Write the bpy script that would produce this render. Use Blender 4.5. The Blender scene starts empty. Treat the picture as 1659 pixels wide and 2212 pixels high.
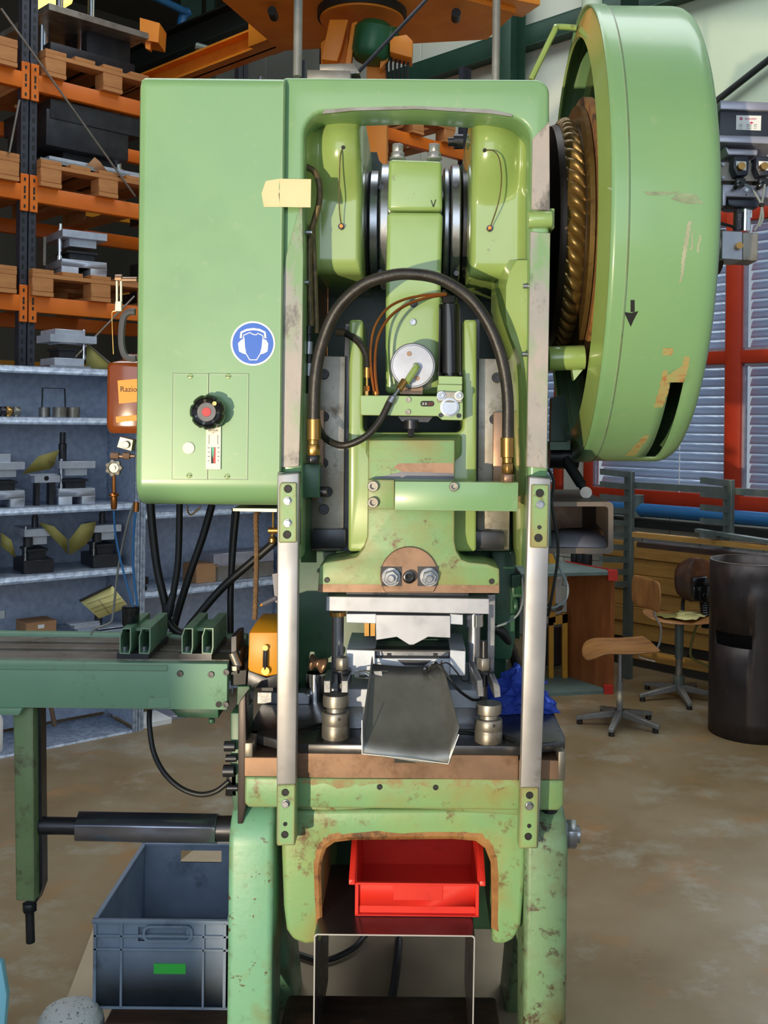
import bpy, bmesh, math, random
from math import sin, cos, pi, radians, atan2, sqrt
from mathutils import Vector, Matrix
random.seed(7)
S = bpy.context.scene
COL = S.collection
# ---------------------------------------------------------------- camera, world, lights, exposure
F, PX, PY, ROLL, H = 2236.0, 905.0, 910.0, 0.0105, 1.64
cd = bpy.data.cameras.new('camera')
cam = bpy.data.objects.new('camera', cd); COL.objects.link(cam)
cd.sensor_fit = 'HORIZONTAL'; cd.sensor_width = 36.0
cd.lens = F / 1659 * 36.0
cd.shift_x = -(PX - 829.5) / 1659
cd.shift_y = -(1106 - PY) / 1659
cd.clip_start = 0.05; cd.clip_end = 200
cam.matrix_world = Matrix.Translation((0, 0, H)) @ Matrix.Rotation(pi / 2, 4, 'X') @ Matrix.Rotation(ROLL, 4, 'Z')
S.camera = cam

world = bpy.data.worlds.new('world'); S.world = world
world.use_nodes = True
bg = world.node_tree.nodes['Background']
bg.inputs[0].default_value = (0.72, 0.86, 1.0, 1); bg.inputs[1].default_value = 0.50

def lamp(name, kind, loc, target, energy, color, **kw):
    d = bpy.data.lights.new(name, kind); d.energy = energy; d.color = color
    for k, v in kw.items(): setattr(d, k, v)
    o = bpy.data.objects.new(name, d); COL.objects.link(o)
    o.location = loc
    o.rotation_euler = (Vector(target) - Vector(loc)).to_track_quat('-Z', 'Y').to_euler()
    return o
# low warm sunlight coming in through the gate behind the photographer, shaped by the gap in an added low wall
lamp('sun_beam', 'SPOT', (-2.75, -4.5, 0.35), (0.03, 2.4, 1.38), 2000, (1.0, 0.83, 0.57), spot_size=radians(20.5), spot_blend=0.1, shadow_soft_size=0.05)
# daylight through the open gate behind the photographer (cool), the roof light above, and outside the window
lamp('gate_daylight', 'AREA', (-0.6, -4.2, 2.9), (0.0, 3.0, 1.0), 115, (0.76, 0.88, 1.0), shape='RECTANGLE', size=5.0, size_y=3.4)
lamp('roof_light', 'AREA', (-0.2, 4.6, 7.2), (0.1, 5.4, 0), 270, (0.90, 0.96, 1.0), shape='RECTANGLE', size=8.0, size_y=2.6)
lamp('window_daylight', 'AREA', (6.4, 11.0, 6.5), (2.6, 6.8, 2.0), 900, (0.80, 0.90, 1.0), shape='RECTANGLE', size=6.0, size_y=3.0)
S.view_settings.view_transform = 'Standard'; S.view_settings.look = 'None'
S.view_settings.exposure = 0.15; S.view_settings.gamma = 1.0; S.view_settings.use_curve_mapping = False

# ---------------------------------------------------------------- helpers
def un(px, py):
    a, b = px - PX, py - PY
    c, s = cos(ROLL), sin(ROLL)
    return (a * c + b * s) / F, -(-a * s + b * c) / F
def P(px, py, Y):
    x, z = un(px, py)
    return Vector((x * Y, Y, H + z * Y))
def PF(px, py, z=0.0):
    x, zz = un(px, py)
    Y = (z - H) / zz
    return Vector((x * Y, Y, z))

class Fr:
    """a vertical frame on the floor: local x runs along it, local y goes away behind it"""
    def __init__(s, ox, oy, rz):
        s.o = Vector((ox, oy, 0)); s.rz = rz
        s.u = Vector((cos(rz), sin(rz), 0)); s.n = Vector((-sin(rz), cos(rz), 0))
    def lp(s, px, py, yo=0.0):
        x, z = un(px, py)
        d = Vector((x, 1, 0)); o = s.o + s.n * yo
        t = o.dot(s.n) / d.dot(s.n)
        w = d * t
        return (w - s.o).dot(s.u), H + z * t
    def pw(s, x, y, z): return s.o + s.u * x + s.n * y + Vector((0, 0, z))

def smooth_path(pts, n=6):
    pts = [Vector(p) for p in pts]
    if len(pts) < 3: return pts
    e = [pts[0] * 2 - pts[1]] + pts + [pts[-1] * 2 - pts[-2]]
    out = []
    for i in range(1, len(e) - 2):
        a, b, c, d = e[i - 1], e[i], e[i + 1], e[i + 2]
        for k in range(n):
            t = k / n
            out.append(0.5 * ((2 * b) + (c - a) * t + (2 * a - 5 * b + 4 * c - d) * t * t + (3 * b - a - 3 * c + d) * t ** 3))
    out.append(pts[-1])
    return out

class B:
    def __init__(s): s.bm = bmesh.new()
    def loft(s, loops, cap0=True, cap1=True, closed=True, wrap=False):
        rows = [[s.bm.verts.new(p) for p in l] for l in loops]
        n = len(rows[0])
        pairs = list(zip(rows, rows[1:]))
        if wrap: pairs.append((rows[-1], rows[0]))
        for a, b in pairs:
            for i in range(n if closed else n - 1):
                j = (i + 1) % n
                try: s.bm.faces.new((a[i], a[j], b[j], b[i]))
                except ValueError: pass
        if cap0 and not wrap: s.bm.faces.new(rows[0])
        if cap1 and not wrap: s.bm.faces.new(rows[-1])
        return s
    def prism(s, pts, vec):
        pts = [Vector(p) for p in pts]; vec = Vector(vec)
        return s.loft([pts, [p + vec for p in pts]])
    def box(s, x0, x1, y0, y1, z0, z1):
        return s.prism([(x0, y0, z0), (x1, y0, z0), (x1, y1, z0), (x0, y1, z0)], (0, 0, z1 - z0))
    def pb(s, a, b, c, d, Y, dep):
        """box whose front face covers pixels a..c, b..d at distance Y"""
        q = [P(a, b, Y), P(c, b, Y), P(c, d, Y), P(a, d, Y)]
        x0 = (q[0].x + q[3].x) / 2; x1 = (q[1].x + q[2].x) / 2
        z1 = (q[0].z + q[1].z) / 2; z0 = (q[2].z + q[3].z) / 2
        return s.box(x0, x1, Y, Y + dep, z0, z1)
    def pp(s, pts, Y, dep):
        return s.prism([P(a, b, Y) for a, b in pts], (0, dep, 0))
    def cyl(s, p0, p1, r, r1=None, n=16, ph=0.0):
        p0, p1 = Vector(p0), Vector(p1); r1 = r if r1 is None else r1
        q = (p1 - p0).normalized().to_track_quat('Z', 'Y')
        c = [q @ Vector((cos(2 * pi * i / n + ph), sin(2 * pi * i / n + ph), 0)) for i in range(n)]
        return s.loft([[p0 + v * r for v in c], [p1 + v * r1 for v in c]])
    def lathe(s, p0, ax, prof, n=24, cap=True):
        p0 = Vector(p0); ax = Vector(ax).normalized(); q = ax.to_track_quat('Z', 'Y')
        c = [q @ Vector((cos(2 * pi * i / n), sin(2 * pi * i / n), 0)) for i in range(n)]
        return s.loft([[p0 + ax * h + v * max(r, 1e-4) for v in c] for r, h in prof], cap, cap)
    def hexa(s, p0, p1, r): return s.cyl(p0, p1, r, n=6, ph=random.random())
    def pd(s, px, py, rpx, Y0, Y1, n=20, r1=None):
        a = P(px, py, Y0); r = rpx * Y0 / F
        return s.cyl(a, (a.x, Y1, a.z), r, None if r1 is None else r1 * Y0 / F, n=n)
    def tube(s, pts, r, n=10, sm=5):
        pts = smooth_path(pts, sm)
        loops = []; prev = None
        for i, p in enumerate(pts):
            t = (pts[min(i + 1, len(pts) - 1)] - pts[max(i - 1, 0)]).normalized()
            if prev is None:
                nrm = t.orthogonal().normalized()
            else:
                nrm = (prev - t * prev.dot(t)).normalized()
            prev = nrm; bn = t.cross(nrm)
            rr = r(i / (len(pts) - 1)) if callable(r) else r
            loops.append([p + (nrm * cos(2 * pi * k / n) + bn * sin(2 * pi * k / n)) * rr for k in range(n)])
        return s.loft(loops)
    def sheet(s, rows):
        return s.loft(rows, False, False, closed=False)

OFF = {}
def obj(name, b, m, par=None, bev=0.0, seg=2, ang=0.7, solid=0.0, sub=0):
    bm = b.bm
    bmesh.ops.remove_doubles(bm, verts=bm.verts, dist=1e-6)
    if par is not None:
        off = OFF.get(par.name, Vector((0, 0, 0)))
        if off.length > 0: bmesh.ops.translate(bm, verts=bm.verts, vec=-off)
    bmesh.ops.recalc_face_normals(bm, faces=bm.faces)
    if bev > 0:
        es = [e for e in bm.edges if len(e.link_faces) == 2 and e.calc_face_angle(0) > ang]
        if es:
            bmesh.ops.bevel(bm, geom=es, offset=bev, segments=seg, profile=0.5, affect='EDGES', clamp_overlap=True)
    for f in bm.faces: f.smooth = True
    for e in bm.edges:
        if len(e.link_faces) == 2 and e.calc_face_angle(0) > 0.62: e.smooth = False
    me = bpy.data.meshes.new(name); bm.to_mesh(me); bm.free()
    me.materials.append(m)
    o = bpy.data.objects.new(name, me); COL.objects.link(o)
    if par is not None:
        o.parent = par; OFF[o.name] = OFF.get(par.name, Vector((0, 0, 0)))
    if solid:
        md = o.modifiers.new('thick', 'SOLIDIFY'); md.thickness = solid; md.offset = 0
    if sub:
        md = o.modifiers.new('sub', 'SUBSURF'); md.levels = sub; md.render_levels = sub
    return o
def tag(o, label=None, cat=None, group=None, kind=None):
    if label: o['label'] = label
    if cat: o['category'] = cat
    if group: o['group'] = group
    if kind: o['kind'] = kind
    return o
def thing(name, label, cat, loc=(0, 0, 0), group=None, rz=None):
    """rz None: its parts are given in world coordinates; else in its own local frame"""
    o = bpy.data.objects.new(name, None); COL.objects.link(o)
    o.empty_display_size = 0.05
    o.location = loc
    OFF[o.name] = Vector(loc) if rz is None else Vector((0, 0, 0))
    if rz is not None: o.rotation_euler = (0, 0, rz)
    return tag(o, label, cat, group)
def copy_tree(o, parent=None):
    c = o.copy(); COL.objects.link(c)
    if parent is not None: c.parent = parent
    for ch in list(o.children): copy_tree(ch, c)
    return c
def dup(o, loc, rz=None, label=None, group=None):
    c = copy_tree(o); c.location = loc
    if rz is not None: c.rotation_euler = (0, 0, rz)
    if label: c['label'] = label
    if group: c['group'] = group
    return c
def cp(src, name=None, loc=None, rot=None, par=None):
    c = src.copy(); COL.objects.link(c)
    if loc is not None: c.location = loc
    if rot is not None: c.rotation_euler = rot
    return c

# ---------------------------------------------------------------- materials
def lin(c):
    f = lambda v: (v / 12.92 if v <= 0.04045 else ((v + 0.055) / 1.055) ** 2.4)
    return tuple(f(v / 255.0) for v in c) + (1.0,)
def mat(name, c, rough=0.5, metal=0.0, c2=None, sc=6.0, lo=0.35, hi=0.65, wear=None, wsc=14.0, wlo=0.60, whi=0.66,
        bump=0.0, bsc=60.0, stretch=(1, 1, 1), wear_metal=0.0, trans=0.0, coat=0.0, emit=None, emit_s=0.0, rvar=0.0, edge=None, wear2=None, w2sc=5.0, w2lo=.55, w2hi=.75):
    m = bpy.data.materials.new(name); m.use_nodes = True
    nt = m.node_tree; N = nt.nodes; L = nt.links
    b = N['Principled BSDF']
    b.inputs['Roughness'].default_value = rough; b.inputs['Metallic'].default_value = metal
    b.inputs['Base Color'].default_value = lin(c)
    if trans: b.inputs['Transmission Weight'].default_value = trans
    if coat: b.inputs['Coat Weight'].default_value = coat; b.inputs['Coat Roughness'].default_value = 0.12
    if emit: b.inputs['Emission Color'].default_value = lin(emit); b.inputs['Emission Strength'].default_value = emit_s
    tc = N.new('ShaderNodeTexCoord'); mp = N.new('ShaderNodeMapping'); mp.inputs['Scale'].default_value = stretch
    L.new(tc.outputs['Object'], mp.inputs['Vector'])
    def noise(scale, det, lo, hi, rough_=0.6):
        t = N.new('ShaderNodeTexNoise'); t.inputs['Scale'].default_value = scale; t.inputs['Detail'].default_value = det
        t.inputs['Roughness'].default_value = rough_
        L.new(mp.outputs[0], t.inputs['Vector'])
        r = N.new('ShaderNodeMapRange'); r.inputs['From Min'].default_value = lo; r.inputs['From Max'].default_value = hi
        L.new(t.outputs['Fac'], r.inputs['Value'])
        return r.outputs['Result'], t.outputs['Fac']
    def mix(fac, a, bb):
        x = N.new('ShaderNodeMix'); x.data_type = 'RGBA'
        L.new(fac, x.inputs['Factor'])
        for v, i in ((a, 6), (bb, 7)):
            if isinstance(v, tuple): x.inputs[i].default_value = v
            else: L.new(v, x.inputs[i])
        return x.outputs[2]
    col = lin(c)
    if c2: col = mix(noise(sc, 5, lo, hi)[0], col, lin(c2))
    if wear2: col = mix(noise(w2sc, 6, w2lo, w2hi)[0], col, lin(wear2))
    if wear:
        fac = noise(wsc, 9, wlo, whi, 0.72)[0]
        col = mix(fac, col, lin(wear))
        if wear_metal:
            mm = N.new('ShaderNodeMath'); mm.operation = 'MULTIPLY'; mm.inputs[1].default_value = wear_metal
            L.new(fac, mm.inputs[0]); L.new(mm.outputs[0], b.inputs['Metallic'])
    if edge:
        ec, er, ea = edge
        bv = N.new('ShaderNodeBevel'); bv.samples = 4; bv.inputs['Radius'].default_value = er
        ge = N.new('ShaderNodeNewGeometry')
        dp = N.new('ShaderNodeVectorMath'); dp.operation = 'DOT_PRODUCT'
        L.new(bv.outputs[0], dp.inputs[0]); L.new(ge.outputs['Normal'], dp.inputs[1])
        nf = noise(30, 5, .3, .7)[0]
        ad = N.new('ShaderNodeMath'); ad.operation = 'MULTIPLY_ADD'; ad.inputs[1].default_value = .10; L.new(nf, ad.inputs[0]); L.new(dp.outputs['Value'], ad.inputs[2])
        r = N.new('ShaderNodeMapRange'); r.inputs['From Min'].default_value = 1.02; r.inputs['From Max'].default_value = .94
        r.inputs['To Max'].default_value = ea; L.new(ad.outputs[0], r.inputs['Value'])
        col = mix(r.outputs[0], col, lin(ec))
    if not isinstance(col, tuple): L.new(col, b.inputs['Base Color'])
    if rvar:
        f = noise(sc * 1.7, 4, 0.3, 0.7)[0]
        r = N.new('ShaderNodeMapRange'); r.inputs['To Min'].default_value = max(0.03, rough - rvar); r.inputs['To Max'].default_value = rough + rvar
        L.new(f, r.inputs['Value']); L.new(r.outputs[0], b.inputs['Roughness'])
    if bump:
        t = N.new('ShaderNodeTexNoise'); t.inputs['Scale'].default_value = bsc; t.inputs['Detail'].default_value = 4
        L.new(mp.outputs[0], t.inputs['Vector'])
        bp = N.new('ShaderNodeBump'); bp.inputs['Strength'].default_value = bump; bp.inputs['Distance'].default_value = 0.004
        L.new(t.outputs['Fac'], bp.inputs['Height']); L.new(bp.outputs[0], b.inputs['Normal'])
    return m
M = {}
M['green'] = mat('machine_green', (124, 166, 118), .34, c2=(130, 170, 116), sc=3, wear=(150, 158, 116), wsc=26, wlo=.70, whi=.74, coat=.25, wear2=(112, 154, 102), w2sc=1.6, edge=((186, 186, 160), .006, .55))
M['green_worn'] = mat('worn_green', (124, 168, 118), .42, c2=(138, 168, 106), sc=6, wear=(112, 84, 52), wsc=15, wlo=.57, whi=.66, wear2=(148, 144, 86), w2sc=4, w2lo=.50, w2hi=.68, bump=.15, edge=((150, 128, 92), .012, .8))
M['green_steel'] = mat('green_worn_to_steel', (126, 162, 112), .4, c2=(160, 156, 152), sc=9, lo=.40, hi=.52, wear=(104, 98, 92), wsc=13, wlo=.54, whi=.66, wear2=(178, 166, 158), w2sc=4, w2lo=.44, w2hi=.56, bump=.1, stretch=(1, 1, .6))
M['olive'] = mat('yellow_green_casting', (148, 170, 92), .22, c2=(154, 178, 108), sc=4, wear=(112, 98, 56), wsc=22, wlo=.64, whi=.74, coat=.6)
M['lime'] = mat('light_green_casting', (146, 176, 102), .24, c2=(156, 184, 118), sc=5, wear=(110, 96, 60), wsc=24, wlo=.64, whi=.74, coat=.5, edge=((176, 170, 126), .005, .5))
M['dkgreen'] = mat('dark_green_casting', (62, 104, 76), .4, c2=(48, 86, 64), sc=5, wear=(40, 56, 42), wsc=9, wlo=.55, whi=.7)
M['teal'] = mat('teal_leg_paint', (116, 172, 142), .4, c2=(126, 176, 136), sc=3, wear=(92, 72, 54), wsc=30, wlo=.615, whi=.64, wear2=(124, 136, 90), w2sc=6, w2lo=.50, w2hi=.66, bump=.12, edge=((92, 76, 56), .016, .9))
M['oily'] = mat('shaded_inner_green', (48, 80, 62), .38, c2=(36, 54, 42), sc=4, wear=(26, 30, 26), wsc=7, wlo=.5, whi=.7)  # shade of the press interior put into the colour, darker than the other greens
M['post'] = mat('post_steel', (172, 170, 172), .42, .5, c2=(158, 155, 156), sc=7, wear=(120, 104, 78), wsc=9, wlo=.62, whi=.78, rvar=.08)
M['leg_worn'] = mat('chipped_leg_paint', (116, 150, 108), .45, c2=(126, 158, 122), sc=5, wear=(80, 66, 50), wsc=26, wlo=.54, whi=.62, wear2=(112, 112, 74), w2sc=5, w2lo=.46, w2hi=.64, bump=.2, edge=((84, 76, 66), .02, .9))
M['feeder_leg'] = mat('dirty_olive_green', (124, 146, 104), .5, c2=(108, 132, 88), sc=5, wear=(84, 72, 54), wsc=12, wlo=.56, whi=.68, edge=((90, 84, 60), .01, .8))
M['hexsteel'] = mat('blued_hex_steel', (176, 180, 200), .22, .95, c2=(156, 160, 180), sc=8)
M['wood_dark'] = mat('dark_plywood', (78, 54, 44), .35, c2=(150, 88, 46), sc=3.2, lo=.42, hi=.62)
M['feeder'] = mat('feeder_green', (118, 158, 130), .42, c2=(126, 166, 136), sc=4, wear=(82, 98, 74), wsc=9, wlo=.58, whi=.74, wear2=(78, 110, 90), w2sc=3, edge=((150, 160, 140), .006, .6))
M['steel'] = mat('bright_steel', (172, 174, 180), .3, .85, c2=(150, 152, 160), sc=9, rvar=.08, bump=.03, bsc=200)
M['steel_flat'] = mat('ground_steel', (178, 180, 190), .42, .55, c2=(162, 164, 174), sc=12, rvar=.1)
M['steel_dirty'] = mat('dull_steel', (158, 154, 146), .42, .7, c2=(128, 120, 108), sc=8, wear=(84, 74, 60), wsc=13, wlo=.56, whi=.7)
M['steel_dark'] = mat('dark_steel', (70, 70, 74), .36, .7, c2=(52, 52, 56), sc=7, rvar=.08)
M['steel_brown'] = mat('oily_brown_steel', (158, 124, 100), .38, .55, c2=(128, 104, 88), sc=5, wear=(98, 70, 48), wsc=7, wlo=.5, whi=.72)
M['tabletop'] = mat('table_steel', (108, 106, 108), .3, .8, c2=(88, 86, 88), sc=6, rvar=.1)
M['duct'] = mat('stained_duct_steel', (116, 104, 94), .5, .4, c2=(96, 84, 76), sc=6, wear=(134, 84, 44), wsc=9, wlo=.58, whi=.7)
M['black'] = mat('black_rubber', (24, 24, 25), .45, c2=(34, 33, 32), sc=12)
M['hose'] = mat('hose_rubber', (30, 28, 27), .42, c2=(52, 47, 42), sc=18, bump=.2, bsc=90)
M['plastic'] = mat('black_plastic', (22, 22, 24), .22, coat=.4)
M['braid'] = mat('braided_hose', (120, 102, 66), .5, .3, c2=(84, 74, 54), sc=60)
M['brass'] = mat('brass', (196, 152, 88), .3, .9, c2=(168, 128, 72), sc=12)
M['copper'] = mat('copper', (196, 122, 60), .28, .9, c2=(170, 100, 50), sc=12)
M['bronze'] = mat('bronze_fins', (132, 108, 58), .36, .6, c2=(110, 82, 46), sc=10, wear=(84, 60, 38), wsc=18, wlo=.55, whi=.7)
M['rust'] = mat('rusty_edge', (138, 88, 44), .7, c2=(168, 122, 70), sc=14, wear=(84, 56, 34), wsc=20, wlo=.5, whi=.62, bump=.4)
M['rust_paint'] = mat('rusty_paint', (136, 160, 106), .5, c2=(148, 126, 82), sc=26, lo=.44, hi=.60)
M['grime'] = mat('grime_mark', (150, 172, 132), .5, c2=(126, 136, 108), sc=22)
M['grey_coat'] = mat('grey_undercoat', (172, 176, 146), .5, c2=(156, 160, 134), sc=20)
M['bare_paint'] = mat('bare_undercoat', (176, 148, 96), .6, c2=(158, 166, 106), sc=16, wear=(168, 116, 70), wsc=22, wlo=.52, whi=.6)
M['white'] = mat('white_print', (240, 240, 238), .5)
M['cream'] = mat('cream_plate', (236, 232, 214), .45)
M['blue_sign'] = mat('sign_blue', (22, 98, 206), .4)
M['ink'] = mat('black_ink', (22, 22, 24), .6)
M['ink_red'] = mat('red_ink', (196, 44, 52), .5)
M['ink_green'] = mat('green_ink', (70, 200, 160), .5)
M['pink'] = mat('magenta_ink', (204, 60, 120), .5)
M['tape'] = mat('masking_tape', (228, 208, 158), .7, c2=(236, 218, 172), sc=9)
M['red'] = mat('red_plastic', (226, 52, 38), .42, c2=(214, 44, 34), sc=6, wear=(110, 24, 20), wsc=6, wlo=.62, whi=.8)
M['crate'] = mat('grey_plastic_crate', (138, 152, 174), .5, c2=(122, 137, 158), sc=8, wear=(78, 88, 104), wsc=7, wlo=.58, whi=.75)
M['tag_green'] = mat('green_tape', (60, 196, 76), .5)
M['orange'] = mat('rack_orange', (242, 124, 24), .45, c2=(232, 112, 20), sc=5)
M['orange2'] = mat('crane_orange', (242, 148, 40), .45, c2=(230, 132, 34), sc=5)
M['yellow'] = mat('machine_yellow', (226, 158, 30), .42, c2=(216, 142, 26), sc=8, wear=(108, 76, 34), wsc=15, wlo=.62, whi=.7)
M['upright'] = mat('rack_upright_blue_grey', (66, 68, 80), .45, .2, c2=(54, 55, 64), sc=8)
M['wood'] = mat('pallet_wood', (206, 142, 84), .7, c2=(188, 122, 68), sc=4, stretch=(1, 1, 6), wear=(150, 94, 54), wsc=9, wlo=.6, whi=.75)
M['wood_panel'] = mat('orange_brown_wood', (176, 106, 56), .5, c2=(150, 84, 42), sc=3, stretch=(6, 6, 1), wear=(104, 60, 34), wsc=5, wlo=.62, whi=.78)
M['wood_seat'] = mat('plywood_seat', (184, 132, 76), .4, c2=(150, 100, 56), sc=4, stretch=(1, 4, 1), wear=(96, 62, 38), wsc=4, wlo=.56, whi=.72)
M['board'] = mat('yellow_board', (190, 146, 74), .6, c2=(172, 128, 62), sc=4, stretch=(1, 1, 8))
M['timber'] = mat('oily_timber', (70, 46, 32), .65, c2=(44, 30, 24), sc=6, stretch=(1, 5, 5), wear=(104, 56, 30), wsc=9, wlo=.58, whi=.72, bump=.3)
M['galv'] = mat('galvanised_sheet', (184, 196, 214), .4, .35, c2=(140, 152, 174), sc=34, lo=.4, hi=.6, wear=(192, 204, 220), wsc=60, wlo=.55, whi=.65)
M['galv_dark'] = mat('galvanised_inside', (188, 200, 222), .5, .1, c2=(164, 176, 200), sc=30)
M['paper_olive'] = mat('yellowed_card', (146, 138, 72), .7, c2=(128, 122, 62), sc=6)
M['paper'] = mat('yellow_form', (226, 218, 148), .7, c2=(218, 208, 138), sc=6)
M['card'] = mat('cardboard', (186, 138, 96), .7, c2=(170, 124, 84), sc=6)
M['sheet'] = mat('tan_floor_board', (186, 168, 140), .6, c2=(172, 154, 128), sc=4)
M['die'] = mat('die_steel', (206, 212, 224), .38, .35, c2=(180, 186, 200), sc=10, rvar=.08)
M['die_dark'] = mat('die_dark_steel', (62, 62, 66), .42, .5, c2=(46, 46, 50), sc=9)
M['chrome'] = mat('chromed_pillar', (226, 228, 232), .12, 1.0)
M['glass_amber'] = mat('amber_plastic', (136, 66, 22), .16, c2=(112, 52, 18), sc=5, coat=.4)
M['label_orange'] = mat('orange_label', (244, 150, 30), .5)
M['grey_handle'] = mat('grey_handle', (84, 84, 88), .4)
M['wallpanel'] = mat('wall_panel_white', (222, 226, 208), .5, c2=(214, 218, 200), sc=2)
M['wallgreen'] = mat('pale_green_panel', (198, 214, 186), .5, c2=(192, 208, 180), sc=2)
M['wallblock'] = mat('white_block_wall', (206, 208, 196), .7, c2=(194, 196, 184), sc=5)
M['walldark'] = mat('dark_wall', (74, 70, 62), .7)
M['girder'] = mat('dark_green_girder', (42, 76, 60), .45, c2=(36, 66, 52), sc=4)
M['beam_black'] = mat('black_green_beam', (24, 30, 28), .5)
M['pipe_grey'] = mat('grey_pipe', (150, 150, 146), .42, .3, c2=(126, 124, 118), sc=9)
M['pipe_blue'] = mat('blue_pipe', (46, 116, 172), .4, c2=(40, 104, 160), sc=5)
M['frame_red'] = mat('window_red', (188, 56, 24), .45, c2=(176, 50, 20), sc=5)
M['blind'] = mat('blind_slat', (216, 226, 238), .4)
_n = M['blind'].node_tree; _t = _n.nodes.new('ShaderNodeBsdfTranslucent'); _t.inputs[0].default_value = lin((200, 214, 234)); _m = _n.nodes.new('ShaderNodeMixShader'); _m.inputs[0].default_value = .5
_n.links.new(_n.nodes['Principled BSDF'].outputs[0], _m.inputs[1]); _n.links.new(_t.outputs[0], _m.inputs[2]); _n.links.new(_m.outputs[0], _n.nodes['Material Output'].inputs[0])
M['rag'] = mat('blue_rag', (44, 78, 188), .75, c2=(34, 60, 160), sc=12)
M['chute'] = mat('oily_sheet_steel', (150, 150, 147), .36, .6, c2=(116, 116, 112), sc=5, rvar=.06, bump=.5, bsc=7)
M['stand'] = mat('bent_sheet_stand', (96, 90, 92), .3, .7, c2=(78, 72, 74), sc=4, rvar=.08)
M['edge'] = mat('bare_sheet_edge', (206, 206, 206), .35, .6)
M['drum_dark'] = mat('hot_rolled_pipe', (74, 66, 64), .42, .6, c2=(52, 46, 46), sc=6, stretch=(1, 1, .35), wear=(128, 104, 84), wsc=16, wlo=.62, whi=.76, rvar=.1)
M['greentop'] = mat('grey_green_bench_top', (112, 132, 126), .5, c2=(98, 118, 112), sc=7)
M['red_trim'] = mat('red_trim', (196, 40, 28), .5)
M['motor'] = mat('green_motor', (22, 92, 50), .35, c2=(18, 78, 42), sc=6)
M['rack_steel'] = mat('grey_green_rack', (112, 124, 118), .45, .3, c2=(94, 106, 100), sc=8)
M['alu'] = mat('cast_aluminium', (186, 184, 196), .4, .6, c2=(166, 164, 178), sc=14)
M['alu_dark'] = mat('grey_liner', (122, 120, 128), .45, .2, c2=(98, 96, 104), sc=8)
M['yellow_plain'] = mat('plain_yellow', (214, 150, 32), .45, c2=(200, 136, 28), sc=6)
M['valve'] = mat('dark_valve_blue', (46, 50, 66), .4, c2=(38, 42, 56), sc=8)
M['skin_blue'] = mat('light_blue_panel', (150, 220, 240), .4)
M['terrazzo'] = mat('speckled_stone', (206, 210, 208), .7, c2=(220, 222, 220), sc=20, wear=(92, 92, 92), wsc=95, wlo=.58, whi=.61, bump=.3)
M['cable_grey'] = mat('grey_cable', (128, 138, 140), .5)
M['rope'] = mat('old_rope', (128, 98, 66), .8, c2=(98, 74, 50), sc=40)
M['hub'] = mat('flywheel_dark', (58, 46, 38), .45, .5, c2=(42, 34, 28), sc=8)
M['concrete'] = mat('floor_concrete', (148, 130, 100), .38, c2=(130, 108, 74), sc=1.4, lo=.38, hi=.62, wear=(164, 158, 142), wsc=2.2, wlo=.52, whi=.68, wear2=(160, 118, 72), w2sc=3.4, w2lo=.56, w2hi=.74, bump=.05, bsc=40, rvar=.12)
M['lamp'] = mat('lamp_glow', (255, 236, 150), .5, emit=(255, 222, 110), emit_s=1.6)
gm = bpy.data.materials.new('window_glass'); gm.use_nodes = True
gb = gm.node_tree.nodes['Principled BSDF']; gb.inputs['Transmission Weight'].default_value = 1.0; gb.inputs['Roughness'].default_value = 0.02; gb.inputs['IOR'].default_value = 1.1
M['glass'] = gm

def text(body, size, m, par, loc, rz=0.0, name='lettering', align='CENTER', spin=0.0, ext=0.0004, sx=1.0):
    """flat lettering standing upright; rz turns it about the vertical, spin within its own plane"""
    c = bpy.data.curves.new(name, 'FONT'); c.body = body; c.size = size; c.align_x = align; c.align_y = 'CENTER'
    c.extrude = ext; c.resolution_u = 2
    t = bpy.data.objects.new(name, c); COL.objects.link(t)
    bpy.context.view_layer.update()
    me = bpy.data.meshes.new_from_object(t.evaluated_get(bpy.context.evaluated_depsgraph_get()))
    bpy.data.objects.remove(t)
    off = OFF.get(par.name, Vector((0, 0, 0))) if par else Vector((0, 0, 0))
    me.transform(Matrix.Translation(Vector(loc) - off) @ Matrix.Rotation(rz, 4, 'Z') @ Matrix.Rotation(pi / 2, 4, 'X') @ Matrix.Rotation(spin, 4, 'Z') @ Matrix.Diagonal((sx, 1, 1, 1)))
    me.materials.clear(); me.materials.append(m)
    o = bpy.data.objects.new(name, me); COL.objects.link(o)
    if par: o.parent = par; OFF[o.name] = off
    return o
def rrect(x0, x1, z0, z1, r, n=5):
    """rounded rectangle in the x/z plane as (x, z) points"""
    out = []
    for cx, cz, a in ((x1 - r, z1 - r, 0), (x0 + r, z1 - r, pi / 2), (x0 + r, z0 + r, pi), (x1 - r, z0 + r, 1.5 * pi)):
        for k in range(n + 1):
            t = a + pi / 2 * k / n
            out.append((cx + r * cos(t), cz + r * sin(t)))
    return out

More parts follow.
